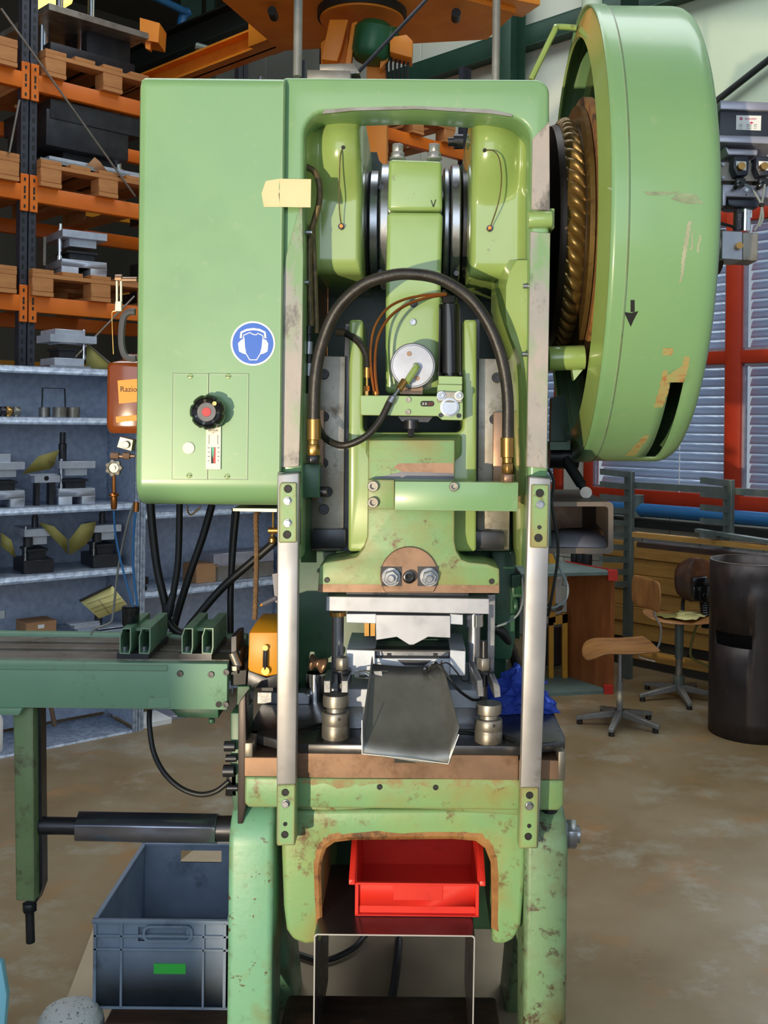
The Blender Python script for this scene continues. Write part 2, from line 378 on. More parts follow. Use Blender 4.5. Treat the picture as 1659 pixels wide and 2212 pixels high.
def split_loose(o):
    """every separate piece of a mesh becomes a part of its own with the same name"""
    bm = bmesh.new(); bm.from_mesh(o.data); bm.verts.ensure_lookup_table()
    seen = [-1] * len(bm.verts); n = 0
    for v in bm.verts:
        if seen[v.index] >= 0: continue
        st = [v]; seen[v.index] = n
        while st:
            a = st.pop()
            for e in a.link_edges:
                w = e.other_vert(a)
                if seen[w.index] < 0: seen[w.index] = n; st.append(w)
        n += 1
    if n > 1:
        for k in range(1, n):
            c = bm.copy(); c.verts.ensure_lookup_table()
            bmesh.ops.delete(c, geom=[v for v in c.verts if seen[v.index] != k], context='VERTS')
            me = bpy.data.meshes.new(o.name); c.to_mesh(me); c.free(); me.materials.append(o.data.materials[0])
            q = o.copy(); q.data = me; COL.objects.link(q)
        bmesh.ops.delete(bm, geom=[v for v in bm.verts if seen[v.index] != 0], context='VERTS')
        bm.to_mesh(o.data)
    bm.free()
# ================================================================ SETTING
def struct(name, b, m, par=None, **k):
    o = obj(name, b, m, par, **k)
    if par is None: tag(o, kind='structure')
    return o
b = B(); b.box(-14, 12, -8, 16, -.1, 0); struct('floor', b, M['concrete'])
b = B(); b.box(-6, -1.67, -1.12, -1.0, 0, .90); b.box(-1.18, 3.5, -1.12, -1.0, 0, .86); struct('wall_light_blocker', b, M['wallblock'])  # unseen low wall added to block light; its gap shapes the warm beam
WB = .55
W = Fr(1.295 + WB * .7071, 6.72 + WB * .7071, -pi / 4)          # window wall: local x runs to the right and nearer
# wall cladding above, block wall below, built round the windows
wall = bpy.data.objects.new('wall_window', None); COL.objects.link(wall); wall.location = W.o; wall.rotation_euler = (0, 0, W.rz); tag(wall, kind='structure'); OFF['wall_window'] = Vector()
xw0, xm1, zs0, ztr, ztp = W.lp(1264, 1080)[0], W.lp(1588, 800)[0], W.lp(1600, 1108)[1], W.lp(1600, 772)[1], W.lp(1600, 452)[1]
WIN = [(-2.2, W.lp(1216, 1000)[0], zs0, ztp), (xw0, 4.4, zs0, ztp)]
ZS, ZT = zs0, ztp
def wpanel(x0, x1, z0, z1, m, name='cladding_panel'):
    b = B(); b.box(x0 + .004, x1 - .004, 0, .12, z0 + .002, z1 - .002); return obj(name, b, m, wall, bev=.004, seg=1)
x = -9.0
while x < 4.2:
    wpanel(x, x + 1.1, ZT, 8.0, M['wallpanel'] if x < -.6 else M['wallgreen']); x += 1.1
x = -9.0
while x < -2.21: wpanel(x, x + .85, 0, ZT, M['wallpanel']); x += .85
wpanel(WIN[0][1], xw0, ZS, ZT, M['wallblock'], 'pier')
z = 0.0
for r in range(5):
    x = -2.2 - (.22 if r % 2 else 0)
    while x < 4.2:
        wpanel(max(x, -2.2), min(x + .45, 4.2), z, z + ZS / 5, M['wallblock'], 'block'); x += .45
    z += ZS / 5
def window(n, x0, x1, z0, z1, mull, trans):
    w = bpy.data.objects.new('window_%d' % n, None); COL.objects.link(w); w.location = W.o; w.rotation_euler = (0, 0, W.rz); tag(w, kind='structure'); OFF[w.name] = Vector()
    t = .085
    def bar(a, c, d, e, nm='window_frame', y0=-.03, y1=.07):
        b = B(); b.box(a, c, y0, y1, d, e); obj(nm, b, M['frame_red'], w, bev=.006)
    bar(x0, x1, z0, z0 + .11); bar(x0, x1, z1 - t, z1)
    bar(x0, x0 + .07, z0, z1)
    bar(x1 - .07, x1, z0, z1)
    for m_ in mull: bar(m_ - .055, m_ + .055, z0, z1, 'window_mullion', -.035)
    bar(x0, x1, trans - .04, trans + .045, 'window_transom', -.025)
    edges = [x0 + .07] + [v for m_ in mull for v in (m_ - .055, m_ + .055)] + [x1 - .07]
    for i in range(0, len(edges), 2):
        a, c = edges[i], edges[i + 1]
        for d, e in ((z0 + .11, trans - .04), (trans + .045, z1 - t)):
            b = B(); b.box(a, c, .012, .018, d, e); obj('window_pane', b, M['glass'], w)
            b = B()
            for s0, s1, q0, q1 in ((a, a + .018, d, e), (c - .018, c, d, e), (a, c, d, d + .018), (a, c, e - .018, e)): b.box(s0, s1, -.005, .03, q0, q1)
            obj('glazing_bead', b, M['alu'], w)
        # outside blind: every slat a piece of its own
        zz = z0 + .13; first = None
        while zz < z1 - t - .02:
            if first is None:
                b = B(); b.sheet([[Vector((a, .10, 0)), Vector((c, .10, 0))], [Vector((a, .106, .020)), Vector((c, .106, .020))], [Vector((a, .118, .042)), Vector((c, .118, .042))], [Vector((a, .136, .060)), Vector((c, .136, .060))]])
                o = obj('blind_slat', b, M['blind'], w, solid=.0012); first = o
            else:
                o = first.copy(); COL.objects.link(o)
            o.location = (0, 0, zz); zz += .063
        b = B(); b.cyl((c - .34, -.012, z0 + .06), (c - .34, -.008, trans - .06), .003, n=6)
        q = z0 + .1
        while q < trans - .08: b.cyl((c - .34, -.012, q), (c - .34, -.012, q + .02), .006, n=6); q += .075
        obj('blind_chain', b, M['white'], w)
window(1, *WIN[0], [-1.4], ztr)
window(2, *WIN[1], [xm1, xm1 + 1.15, xm1 + 2.3], ztr)
b = B(); b.box(-14, 12, -2.5, 16, 8.0, 8.2); struct('ceiling', b, M['walldark'])
# dark hall side far behind the racking, and the floor edge of the wall
b = B(); b.box(-14, 2, 16.0, 16.2, -1, 9); o = struct('wall_far', b, M['walldark'])
WL = Fr(-6.2, 7.0, pi / 4)
b = B(); q = [WL.pw(-9, 0, 0), WL.pw(7, 0, 0), WL.pw(7, .15, 0), WL.pw(-9, .15, 0)]; b.prism(q, (0, 0, 9)); struct('wall_left', b, M['walldark'])
b = B(); q = [WL.pw(-6, -3.2, 0), WL.pw(5.6, -3.2, 0), WL.pw(5.6, 0, 0), WL.pw(-6, 0, 0)]; b.prism([p + Vector((0, 0, 5.6)) for p in q], (0, 0, .3)); struct('trim_gallery', b, M['walldark'])
# green column, girder and pipes on the window wall
def on_wall(name, label, cat, pts, dep, m, y0):
    """pts are local (x, z) corners of a bar standing y0 in front of the wall"""
    t = thing(name, label, cat, W.o, rz=W.rz)
    b = B(); b.prism([(x, y0, z) for x, z in pts], (0, dep, 0)); obj('steel_section', b, m, t, bev=.006); return t
c = W.lp(1102, 100, -.2)[0]
t = on_wall('steel_column', 'dark green steel building column rising behind the press', 'column', [(c - .085, 0), (c + .085, 0), (c + .085, 9), (c - .085, 9)], .012, M['girder'], -.30)
b = B(); b.box(c - .085, c + .085, -.13, -.118, 0, 9); b.box(c - .006, c + .006, -.29, -.125, 0, 9); obj('column_web', b, M['girder'], t)
ZG = W.lp(1000, 122, -.12)[1]
t = on_wall('wall_girder', 'dark green horizontal girder along the white cladding', 'girder', [(-8.5, ZG - .075), (4.0, ZG - .075), (4.0, ZG + .075), (-8.5, ZG + .075)], .012, M['girder'], -.12)
b = B(); b.box(-8.5, 4.0, -.12, -.01, ZG + .065, ZG + .08); b.box(-8.5, 4.0, -.12, -.01, ZG - .08, ZG - .065); obj('girder_flange', b, M['girder'], t)
c2 = W.lp(1393, 20)[0]
t = on_wall('steel_column', 'green steel column at the top edge above the flywheel guard', 'column', [(W.lp(1360, 15)[0], 4.0), (W.lp(1402, 15)[0], 4.0), (W.lp(1402, 15)[0], 9), (W.lp(1360, 15)[0], 9)], .1, M['girder'], -.12)
p0 = W.lp(1302, 10)[0]
t = thing('down_pipe', 'pale green pipe rising behind the top of the flywheel guard', 'pipe', W.o, rz=W.rz); b = B(); b.cyl((p0, -.12, 3.0), (p0, -.12, 9), .08, n=20); obj('pipe_run', b, M['wallgreen'], t)
t = thing('wall_brace', 'thin dark diagonal bar on the wall above the valve unit', 'bar', W.o, rz=W.rz)
a0, a1 = W.lp(1535, 228, -.05), W.lp(1700, 98, -.05)
b = B(); b.cyl((a0[0], -.05, a0[1]), (a1[0], -.05, a1[1]), .022, n=10); obj('bar', b, M['beam_black'], t)
# blue pipe with cable tray under the window
t = thing('wall_pipe', 'blue horizontal pipe below the red window with a dark cable tray', 'pipe', W.o, rz=W.rz)
a0, a1 = W.lp(1390, 1102, -.14), W.lp(1655, 1122, -.14); zpp = (a0[1] + a1[1]) / 2
b = B(); b.cyl((-.6, -.14, zpp), (3.5, -.14, zpp), .045, n=20); obj('pipe_run', b, M['pipe_blue'], t)
b = B(); b.box(-.6, 3.5, -.16, -.01, zpp - .12, zpp - .07); obj('cable_tray', b, M['beam_black'], t)
b = B(); xq = W.lp(1375, 1110, -.14)[0]; b.cyl((xq, -.14, zpp - .05), (xq, -.14, zpp + .10), .05, n=12); b.cyl((xq, -.20, zpp), (xq, -.14, zpp), .012, n=8); obj('pipe_clamp', b, M['rack_steel'], t)

# ================================================================ pallet racking at the left
R = Fr((56 - PX) / F * 5.6, 5.6, pi / 4)
rack = thing('pallet_rack', 'orange and blue-grey pallet racking running away behind the grey shelves', 'racking', R.o, rz=R.rz)
def rz_(px, py): return R.lp(px, py)[1]
L1, L2, L3 = (rz_(75, 162), rz_(75, 195)), (rz_(75, 402), rz_(75, 432)), (rz_(75, 640), rz_(75, 664))
bh = .088
lev = [L1[0], L2[0], L3[0]]
for ux in (0.0, 2.1, 3.5):
    for y0 in (0.0, 1.0):
        for s in (-1, 1):
            b = B(); xx = ux + s * .024; b.box(xx - .020, xx + .020, y0, y0 + .05, 0, 4.4); o = obj('upright', b, M['upright'], rack)
    b = B(); b.box(ux - .03, ux + .03, .05, 1.0, 1.0, 1.04); b.box(ux - .03, ux + .03, .05, 1.0, 3.0, 3.04); obj('side_tie', b, M['upright'], rack)
# punched holes of the front upright
hb = B(); hb.box(-.006, .006, -.0015, .001, -.012, .012); hole = obj('upright_hole', hb, M['beam_black'], rack)
k = 0
z = 1.75
while z < 4.2:
    for s in (-1, 1):
        o = hole if k == 0 else hole.copy()
        if k: COL.objects.link(o)
        o.location = (s * .026, 0, z); k += 1
    z += .05
for z in lev:
    for y0, fy in ((-.012, -1), (1.012, 1)):
        for a, c in ((-2.82, -.045), (.045, 3.46)):
            b = B(); b.box(a, c, y0 - .0, y0 + .05, z - bh, z); o = obj('beam', b, M['orange'], rack, bev=.004)
        if fy < 0:
            for s in (-1, 1):
                b = B(); xx = s * .026; b.box(xx - .022, xx + .022, -.014, -.002, z - .145, z + .055); o = obj('beam_connector', b, M['orange'], rack, bev=.002, seg=1)
                b = B()
                for dz in (-.12, -.07, -.04, -.02, .025): b.box(xx - .005, xx + .005, -.0155, -.013, z + dz - .009, z + dz + .009)
                obj('connector_slots', b, M['beam_black'], o)
zgap = 3.76
for y0 in (-.012, 1.012):
    b = B(); b.box(2.14, 3.46, y0, y0 + .05, zgap - bh, zgap); obj('beam', b, M['orange'], rack, bev=.004)
for z in (2.02, 2.56, 3.14):
    b = B(); b.box(-2.8, 2.8, 1.4, 1.45, z - .07, z); obj('rear_beam', b, M['yellow'], rack)
for p, q in (((2, 18), (292, 424)), ((143, 792), (290, 640)), ((42, 216), (20, 330))):
    a, c = R.lp(*p, -.06), R.lp(*q, -.06)
    b = B(); b.cyl((a[0], -.06, a[1]), (c[0], -.06, c[1]), .006, n=8); obj('tie_bar', b, M['steel_dirty'], rack)

def pallet(label):
    t = thing('euro_pallet', label, 'pallet', (0, 0, 0), 'wooden pallets in the racking', rz=0)
    w, d = .80, 1.15
    for i in range(5):
        x = -w / 2 + i * (w - .12) / 4
        if i == 0:
            b = B(); b.box(0, .12, 0, d, .122, .144); top = obj('deck_board', b, M['wood'], t, bev=.002, seg=1); o = top
        else: o = top.copy(); COL.objects.link(o)
        o.location = (x, 0, 0)
    for i, y in enumerate((0, d / 2 - .05, d - .1)):
        if i == 0: b = B(); b.box(-w / 2, w / 2, 0, .10, .10, .122); st_ = obj('stringer_board', b, M['wood'], t); o = st_
        else: o = st_.copy(); COL.objects.link(o)
        o.location = (0, y, 0)
        for j, x in enumerate((-w / 2, -.06, w / 2 - .12)):
            if i == 0 and j == 0: b = B(); b.box(0, .12, 0, .10, .022, .10); bl = obj('block', b, M['wood'], t, bev=.004, seg=1); o = bl
            else: o = bl.copy(); COL.objects.link(o)
            o.location = (x, y, 0)
    for j, x in enumerate((-w / 2, -.06, w / 2 - .12)):
        if j == 0: b = B(); b.box(0, .12, 0, d, 0, .022); bt = obj('bottom_board', b, M['wood'], t); o = bt
        else: o = bt.copy(); COL.objects.link(o)
        o.location = (x, 0, 0)
    return t
pal = pallet('wooden pallet on the top orange beam under the tall pillar die')
def put_pallet(src, x, z, lab, y=-.05):
    p = R.pw(x, y, z)
    if src is None:
        pal.location = p; pal.rotation_euler = (0, 0, R.rz); return pal
    return dup(pal, p, R.rz, lab)
pxs = lambda px, py: R.lp(px, py, -.05)[0]
xa = pxs(98, 170) + .40
put_pallet(None, xa, lev[0], '')
put_pallet(1, xa - .02, lev[1], 'wooden pallet on the middle orange beam under the black die')
put_pallet(1, xa - .06, lev[2], 'wooden pallet on the lowest orange beam under the small frame die')
put_pallet(1, pxs(38, 140) - .40, lev[0], 'wooden pallet at the left edge, top beam')
put_pallet(1, pxs(42, 400) - .40, lev[1], 'wooden pallet at the left edge, middle beam')
put_pallet(1, pxs(36, 640) - .40, lev[2], 'wooden pallet at the left edge, lowest beam')
put_pallet(1, 1.75, lev[1], 'wooden pallet further along the middle beam behind the press')
put_pallet(1, 2.92, zgap, 'wooden pallet seen through the gap at the top of the press')

# dies: a generic two-plate tool with pillars, each with its own measures
def die(label, fr, x, y, z, w, d, h, top=.18, base=.25, shank=0, feet=True, pm='die', tm='die', twist=0.0, group=None, mid=True, pillars=(.1, .9)):
    t = thing('die_set', label, 'die set', fr.pw(x, y, z), group, rz=fr.rz + twist)
    hb, ht = h * base, h * top
    b = B()
    if feet:
        b.box(-w / 2, w / 2, 0, d, hb * .5, hb); b.box(-w / 2, -w * .13, 0, d, 0, hb * .5); b.box(w * .13, w / 2, 0, d, 0, hb * .5)
    else: b.box(-w / 2, w / 2, 0, d, 0, hb)
    obj('base_plate', b, M[pm], t, bev=.002, seg=1)
    b = B(); b.box(-w / 2, w / 2, -.005, d, h - ht, h); obj('top_plate', b, M[tm], t, bev=.002, seg=1)
    for f in pillars:
        b = B(); xx = -w / 2 + w * f; b.cyl((xx, d * .3, hb * .9), (xx, d * .3, h + .01), w * .05, n=14); b.cyl((xx, d * .3, hb), (xx, d * .3, hb + (h - hb - ht) * .2), w * .075, n=14)
        obj('guide_pillar', b, M['chrome'], t)
    if mid:
        g = h - hb - ht
        b = B(); b.box(-w * .28, w * .28, d * .15, d * .8, hb, hb + g * .34); b.box(-w * .34, w * .34, d * .1, d * .85, hb + g * .34, hb + g * .45); obj('die_block', b, M['die_dark'], t, bev=.001, seg=1)
        b = B(); b.box(-w * .3, w * .3, d * .1, d * .85, h - ht - g * .36, h - ht); obj('punch_block', b, M['die'], t, bev=.001, seg=1)
    if shank:
        b = B(); b.lathe((0 if shank > 0 else -w * .3, d * .4, h), (0, 0, 1), [(w * .11, 0), (w * .11, abs(shank) * .6), (w * .08, abs(shank) * .62), (w * .08, abs(shank)), (0, abs(shank))], n=18); obj('shank', b, M['steel_dark'], t)
    return t
# big pillar die on the top pallet
zt_p = lev[0] + .144
def RX(px, py, y=0.0): return R.lp(px, py, y)
x0_, ztop_ = RX(112, 40, .1)
t = die('large grey pillar die on the pallet on the top orange beam', R, xa - .03, .05, zt_p, .62, .7, RX(140, 25, .1)[1] - zt_p, top=.13, base=.05, feet=False, pm='die_dark', tm='steel_dirty', pillars=(.12, .5), mid=False)
b = B(); b.cyl((-.15, .2, .3), (-.15, .2, .55), .02, n=12); b.cyl((.1, .3, .3), (.1, .3, .55), .02, n=12); obj('guide_pillar', b, M['chrome'], t)
b = B(); b.box(-.25, .28, .1, .5, .02, .12); b.box(-.02, .26, .12, .4, .12, .26); obj('die_block', b, M['die_dark'], t, bev=.004)
# black die with bright base on the middle pallet
zt_p = lev[1] + .144
t = die('big black die on a bright base plate, on the middle pallet', R, xa - .06, .02, zt_p, .56, .6, RX(150, 232, .1)[1] - zt_p, top=.30, base=.12, feet=False, pm='die', tm='die_dark', pillars=(.9,), mid=True)
b = B(); b.box(-.3, .2, .0, .5, .10, .30); obj('die_block', b, M['die_dark'], t, bev=.004)
b = B(); b.sheet([[Vector((-.08, -.012, .01)), Vector((-.02, -.015, .08))], [Vector((.05, -.03, .01)), Vector((.01, -.02, .06))]]); obj('tag_card', b, M['card'], t, solid=.002)
b = B(); b.box(-.34, .2, -.02, .5, .0, .02); obj('foot_plate', b, M['steel'], t)
# small frame die on the lowest pallet
zt_p = lev[2] + .144
xd = RX(183, 560, .0)[0]
t = die('small bright frame die with one tall pillar on the lowest pallet', R, xd, .0, zt_p, RX(228, 560)[0] - RX(137, 560)[0], .3, RX(183, 500)[1] - zt_p, top=.17, base=.34, pillars=(.06,), twist=-.15)
b = B(); b.cyl((-.10, .12, .2), (-.10, .12, RX(140, 475)[1] - zt_p), .012, n=12); obj('guide_pillar', b, M['chrome'], t)
b = B(); b.box(-.20, -.185, .1, .2, .05, .21); obj('side_plate', b, M['steel_dirty'], t)
b = B(); b.box(-.05, .045, -.002, .1, .215, .228); obj('top_pad', b, M['die'], t)
# rows of dark tools deeper in the racking (only their dark outlines show)
for i, (lv_, x, w, h, lab) in enumerate(((0, -.7, .5, .35, 'dark tool block at the left edge, top beam'), (1, -.75, .5, .3, 'dark tool block at the left edge, middle beam'), (2, -.6, .35, .28, 'pale wooden box at the left edge, lowest beam'), (0, 1.9, .5, .3, 'dark tool block far along the top beam'), (1, 1.2, .4, .33, 'dark tool block right of the black die, middle beam'), (2, 1.15, .5, .34, 'dark tool block right of the frame die, lowest beam'))):
    t = thing('tool_block', lab, 'tool', R.pw(x, .2, lev[lv_] + (.144 if i not in (4, 5) else .0)), rz=R.rz)
    b = B(); b.box(-w / 2, w / 2, 0, .5, 0, h * .4); b.box(-w * .35, w * .35, .05, .45, h * .4, h); obj('tool_body', b, M['die_dark'] if i != 2 else M['board'], t, bev=.004)
    b = B(); b.cyl((-w * .3, .1, h * .4), (-w * .3, .1, h * 1.1), .02, n=12); obj('guide_pillar', b, M['steel'], t)

# ================================================================ galvanised shelving
Sh = Fr((0 - PX) / F * 4.96, 4.96, radians(40))
def unit(label, x0, x1, levels, d=.36, lip=.036, side=True):
    t = thing('steel_shelving', label, 'shelving', Sh.o, rz=Sh.rz)
    ztop__ = levels[-1]
    b = B(); b.box(x0, x1, d, d + .004, .03, ztop__); obj('back_panel', b, M['galv_dark'], t)
    for z in levels:
        b = B(); b.box(x0 + .012, x1 - .012, 0, d, z - .004, z); b.box(x0 + .012, x1 - .012, 0, .004, z - lip, z); b.box(x0 + .012, x1 - .012, .004, .02, z - lip, z - lip + .003); obj('shelf', b, M['galv'], t)
    for x in (x0, x1):
        b = B(); b.box(x - .014, x + .014, -.003, .001, 0, ztop__ + .0); b.box(x - .002, x + .002, -.003, .035, 0, ztop__); obj('post', b, M['galv'], t)
        b = B(); b.box(x - .014, x + .014, d - .03, d + .01, 0, ztop__); obj('post', b, M['galv'], t)
        if side:
            b = B(); b.box(x - .002, x + .002, .03, d, .03, ztop__); obj('side_panel', b, M['galv_dark'], t)
    return t
zl_ = lambda px, py, y=0.0: Sh.lp(px, py, y)[1]
xl_ = lambda px, py=1000, y=0.0: Sh.lp(px, py, y)[0]
lv1 = [zl_(100, 1612), zl_(60, 1388), zl_(100, 1240), zl_(100, 1094), zl_(100, 901), zl_(100, 792)]
xpost = xl_(301, 1400)
u1 = unit('left galvanised steel shelving full of small dies', -.75, xpost - .02, lv1)
lv2 = [zl_(400, 1560), zl_(450, 1264), zl_(450, 1100) , zl_(450, 935)]
u2 = unit('right galvanised steel shelving behind the hanging hoses', xpost + .012, xpost + 1.05, lv2)
# perforation of the rear post of the left unit
hb = B(); hb.box(-.004, .004, -.001, .001, -.007, .007); ph0 = obj('post_hole', hb, M['chrome'], u1)
k = 0
for py0, py1 in ((940, 1090), (1110, 1225)):
    za, zc_ = zl_(232, py1, .30), zl_(232, py0, .30)
    z = za
    while z < zc_:
        for s in (-1, 1):
            o = ph0 if k == 0 else ph0.copy()
            if k: COL.objects.link(o)
            o.location = (xpost - .03 - .0, .30 + s * .012, z); o.rotation_euler = (0, 0, pi / 2); k += 1
        z += .03
z2_, z3_, z4_, z5_ = lv1[4], lv1[3], lv1[2], lv1[1]
yo = .05
def sx(px, y=yo): return Sh.lp(px, 1000, y)[0]
def hz(py, px, z, y=yo): return Sh.lp(px, py, y)[1] - z
# top of the shelving: stacked plate die and folded sheet
zt6 = lv1[5]
t = die('flat stacked plate die on top of the grey shelving', Sh, sx(148), .05, zt6, sx(176) - sx(112), .2, hz(712, 150, zt6), top=.16, base=.26, feet=False, pillars=(1.14,), mid=True)
b = B(); w_ = sx(176) - sx(112); b.box(-w_ * .68, w_ * .9, -.01, .18, hz(740, 150, zt6), hz(724, 150, zt6)); obj('middle_plate', b, M['die'], t); b = B(); b.box(-w_ * .68, w_ * .7, -.01, .2, 0, .012); obj('foot_plate', b, M['steel'], t)
t = thing('folded_sheet', 'pale folded sheet leaning by the stacked plate die', 'sheet', Sh.pw(sx(212), .1, zt6), rz=Sh.rz)
hh = hz(742, 205, zt6); b = B(); b.sheet([[Vector((-.05, 0, 0)), Vector((-.045, .0, hh))], [Vector((.10, .03, 0)), Vector((.095, .03, hh * .25))]]); obj('sheet_face', b, M['paper_olive'], t, solid=.002); b = B(); b.tube([(-.045, -.002, hh), (.1, .028, hh * .25)], .004, 6); obj('sheet_edge', b, M['steel_dirty'], t)
# second shelf: three round weights with a wire handle, brass bits
for i, (px, r, lab) in enumerate(((106, 12, 'rearmost dull round weight left of two brighter ones'), (129, 14.5, 'middle one of three round steel weights on the shelf'), (159, 14, 'right one of three round steel weights on the shelf'))):
    z = z2_; c = Sh.pw(sx(px), .06 + (.06 if i == 0 else 0), z); b = B(); b.lathe(c, (0, 0, 1), [(r * 5.2 / F, 0), (r * 5.2 / F, hz(880, px, z)), (r * 5.2 / F * .8, hz(880, px, z) + .001), (0, hz(880, px, z) + .001)], n=28)
    o = obj('round_weight', b, M['steel_dirty']); tag(o, lab, 'weight', 'round weights on the shelf')
t = thing('wire_handle', 'thin upright wire handle behind the round weights', 'handle', Sh.pw(sx(132), .15, z2_), rz=Sh.rz)
w0, w1, h0 = sx(105, .15) - sx(132, .15), sx(157, .15) - sx(132, .15), hz(839, 130, z2_, .15)
b = B(); b.tube([(w0, 0, 0), (w0 + .004, 0, h0)], .004, 6); b.tube([(w1, 0, 0), (w1 - .008, 0, h0)], .004, 6); b.tube([(w0 + .004, 0, h0), (w1 - .008, 0, h0)], .0018, 6); obj('wire_frame', b, M['steel_dark'], t)
for px, w_, lab, m in ((8, .05, 'dark fitting at the left end of the upper shelf', 'steel_dark'), (20, .03, 'small brass valve on the upper shelf', 'brass'), (37, .035, 'dull steel coupling beside the brass valve', 'steel_dirty')):
    t = thing('fitting', lab, 'fitting', Sh.pw(sx(px), .05, z2_), rz=Sh.rz); hh = hz(878, px, z2_)
    b = B(); b.cyl((-w_ / 2, .02, hh * .5), (w_ / 2, .02, hh * .5), hh * .42, n=8); b.cyl((0, .02, 0), (0, .02, hh), hh * .3, n=12); obj('fitting_body', b, M[m], t, bev=.001, seg=1)
# third shelf
z = z3_
t = die('die with a tall stepped shank and olive card on the third shelf', Sh, sx(164), .03, z, sx(202) - sx(127), .2, hz(996, 164, z), top=.17, base=.37, shank=-hz(934, 140, z) + hz(996, 140, z), pillars=(.14,), twist=-.12)
wd = sx(202) - sx(127)
t = die('bright plate die cut by the left picture edge, third shelf', Sh, sx(9), .03, z, wd, .2, hz(998, 20, z), top=.17, base=.37, pillars=(.2,), twist=-.12)
b = B(); b.box(-wd * .3, wd * .15, .02, .15, hz(998, 20, z), hz(980, 20, z)); obj('top_pad', b, M['die'], t)
def card(label, pts, y, name='card_sheet', m='paper_olive', dy=0.03):
    c = Sh.lp(*pts[0], y)
    t = thing(name, label, 'card', Sh.pw(c[0], y, c[1]), rz=Sh.rz)
    q = [Sh.lp(*p, y) for p in pts]; n_ = len(q) // 2
    up, lo_ = q[:n_], q[n_:][::-1]
    b = B(); b.sheet([[Vector((p[0] - c[0], dy * sin(pi * i / max(1, n_ - 1)) * -1, p[1] - c[1])) for i, p in enumerate(r)] for r in (up, lo_)]); o = obj('card_face', b, M[m], t, solid=.0015); return t
card('olive card hanging from the shank die on the third shelf', [(46, 1027), (78, 985), (128, 972), (117, 1004), (105, 1012), (50, 1024)], .02)
t = thing('slotted_rail', 'pale slotted steel rail lying on the third shelf', 'rail', Sh.pw(sx(98), .06, z), rz=Sh.rz)
w0, w1 = sx(68) - sx(98), sx(132) - sx(98); h0, h1 = hz(1043, 98, z), hz(1024, 98, z)
b = B(); b.box(w0 + .02, w1, 0, .05, h0, h1 - .008); b.box(w0, w1 - .01, .01, .06, h1 - .008, h1); obj('rail_body', b, M['die'], t, bev=.001, seg=1)
b = B(); b.box(w0 + .03, w0 + .05, .01, .05, 0, h0); b.box(w1 - .05, w1 - .02, .01, .05, 0, h0); obj('rail_foot', b, M['die_dark'], t)
b = B(); b.cyl((.01, -.002, (h0 + h1) / 2), (.01, .01, (h0 + h1) / 2), .012, n=14); obj('rail_screw', b, M['ink'], t)
# fourth shelf
z = z4_
for i, (px, lab) in enumerate(((85, 'heavy shank die on the fourth shelf, left of the V of two cards'), (232, 'heavy shank die on the fourth shelf, right end behind the blue hoses'), (-42, 'dark die cut by the left edge, fourth shelf'))):
    wd = sx(113) - sx(50)
    t = die(lab, Sh, sx(px), .04, z, wd, .22, hz(1142, 85, z), top=.17, base=.30, shank=hz(1108, 85, z) - hz(1142, 85, z) + .01, feet=False, pillars=(.16,), tm='die', pm='die_dark', twist=-.1)
    b = B(); b.cyl((-wd * .34, .02, hz(1180, 85, z)), (-wd * .34, .02, hz(1160, 85, z) ), wd * .16, n=20); b.cyl((-wd * .34, .04, 0), (-wd * .34, .04, hz(1220, 85, z)), wd * .18, n=20); obj('pillar_bush', b, M['die_dark'], t)
card('olive card left of the V on the fourth shelf', [(82, 1127), (112, 1136), (145, 1165), (146, 1198), (128, 1180), (112, 1160)], .035)
card('olive card right of the V on the fourth shelf', [(148, 1168), (170, 1132), (208, 1126), (200, 1158), (180, 1176), (150, 1200)], .035)
card('olive card at the left edge of the fourth shelf', [(2, 1150), (20, 1165), (31, 1190), (34, 1205), (18, 1195), (2, 1180)], .03)
# fifth shelf, partly behind the feeder
z = z5_
t = thing('cardboard_box', 'brown cardboard box on the shelf behind the feeder beam', 'box', Sh.pw(sx(102), .1, z), rz=Sh.rz)
w0, w1 = sx(68) - sx(102), sx(134) - sx(102); b = B(); b.box(w0, w1, 0, .15, 0, hz(1346, 102, z)); obj('box_body', b, M['card'], t, bev=.002, seg=1); b = B(); b.box(-.02, .012, -.001, 0, hz(1360, 102, z), hz(1352, 102, z)); obj('box_label', b, M['white'], t)
t = thing('slotted_rail', 'slotted steel rail left of the form-tagged die behind the feeder', 'rail', Sh.pw(sx(190), .06, z), rz=Sh.rz)
w0, w1 = sx(167) - sx(190), sx(222) - sx(190); h1 = hz(1346, 190, z)
b = B(); b.box(w0, w1, 0, .06, h1 * .45, h1 * .85); b.box(w0 - .02, w1, .01, .07, h1 * .85, h1); b.box(w0 + .02, w1 - .02, .01, .06, 0, h1 * .45); obj('rail_body', b, M['die'], t, bev=.001, seg=1)
t = die('die tagged with a yellow form behind the feeder tubes', Sh, sx(246), .02, z, sx(286) - sx(216), .2, hz(1352, 246, z), top=.2, base=.3, feet=False, shank=-.10, pillars=(.16,))
card('yellow printed form tilted on the die behind the feeder', [(174, 1300), (205, 1284), (243, 1266), (278, 1310), (250, 1322), (214, 1336)], -.02, 'form_sheet', 'paper', .0)
ft = bpy.context.scene.objects['form_sheet']
c = Sh.lp(174, 1300, -.02)
b = B()
for p, q in (((188, 1305), (256, 1280)), ((196, 1316), (262, 1292)), ((214, 1296), (236, 1326)), ((204, 1322), (268, 1300))):
    a, e = Sh.lp(*p, -.024), Sh.lp(*q, -.024); b.cyl((a[0] - c[0], -.004, a[1] - c[1]), (e[0] - c[0], -.004, e[1] - c[1]), .0009, n=5)
obj('form_lines', b, M['ink'], ft)
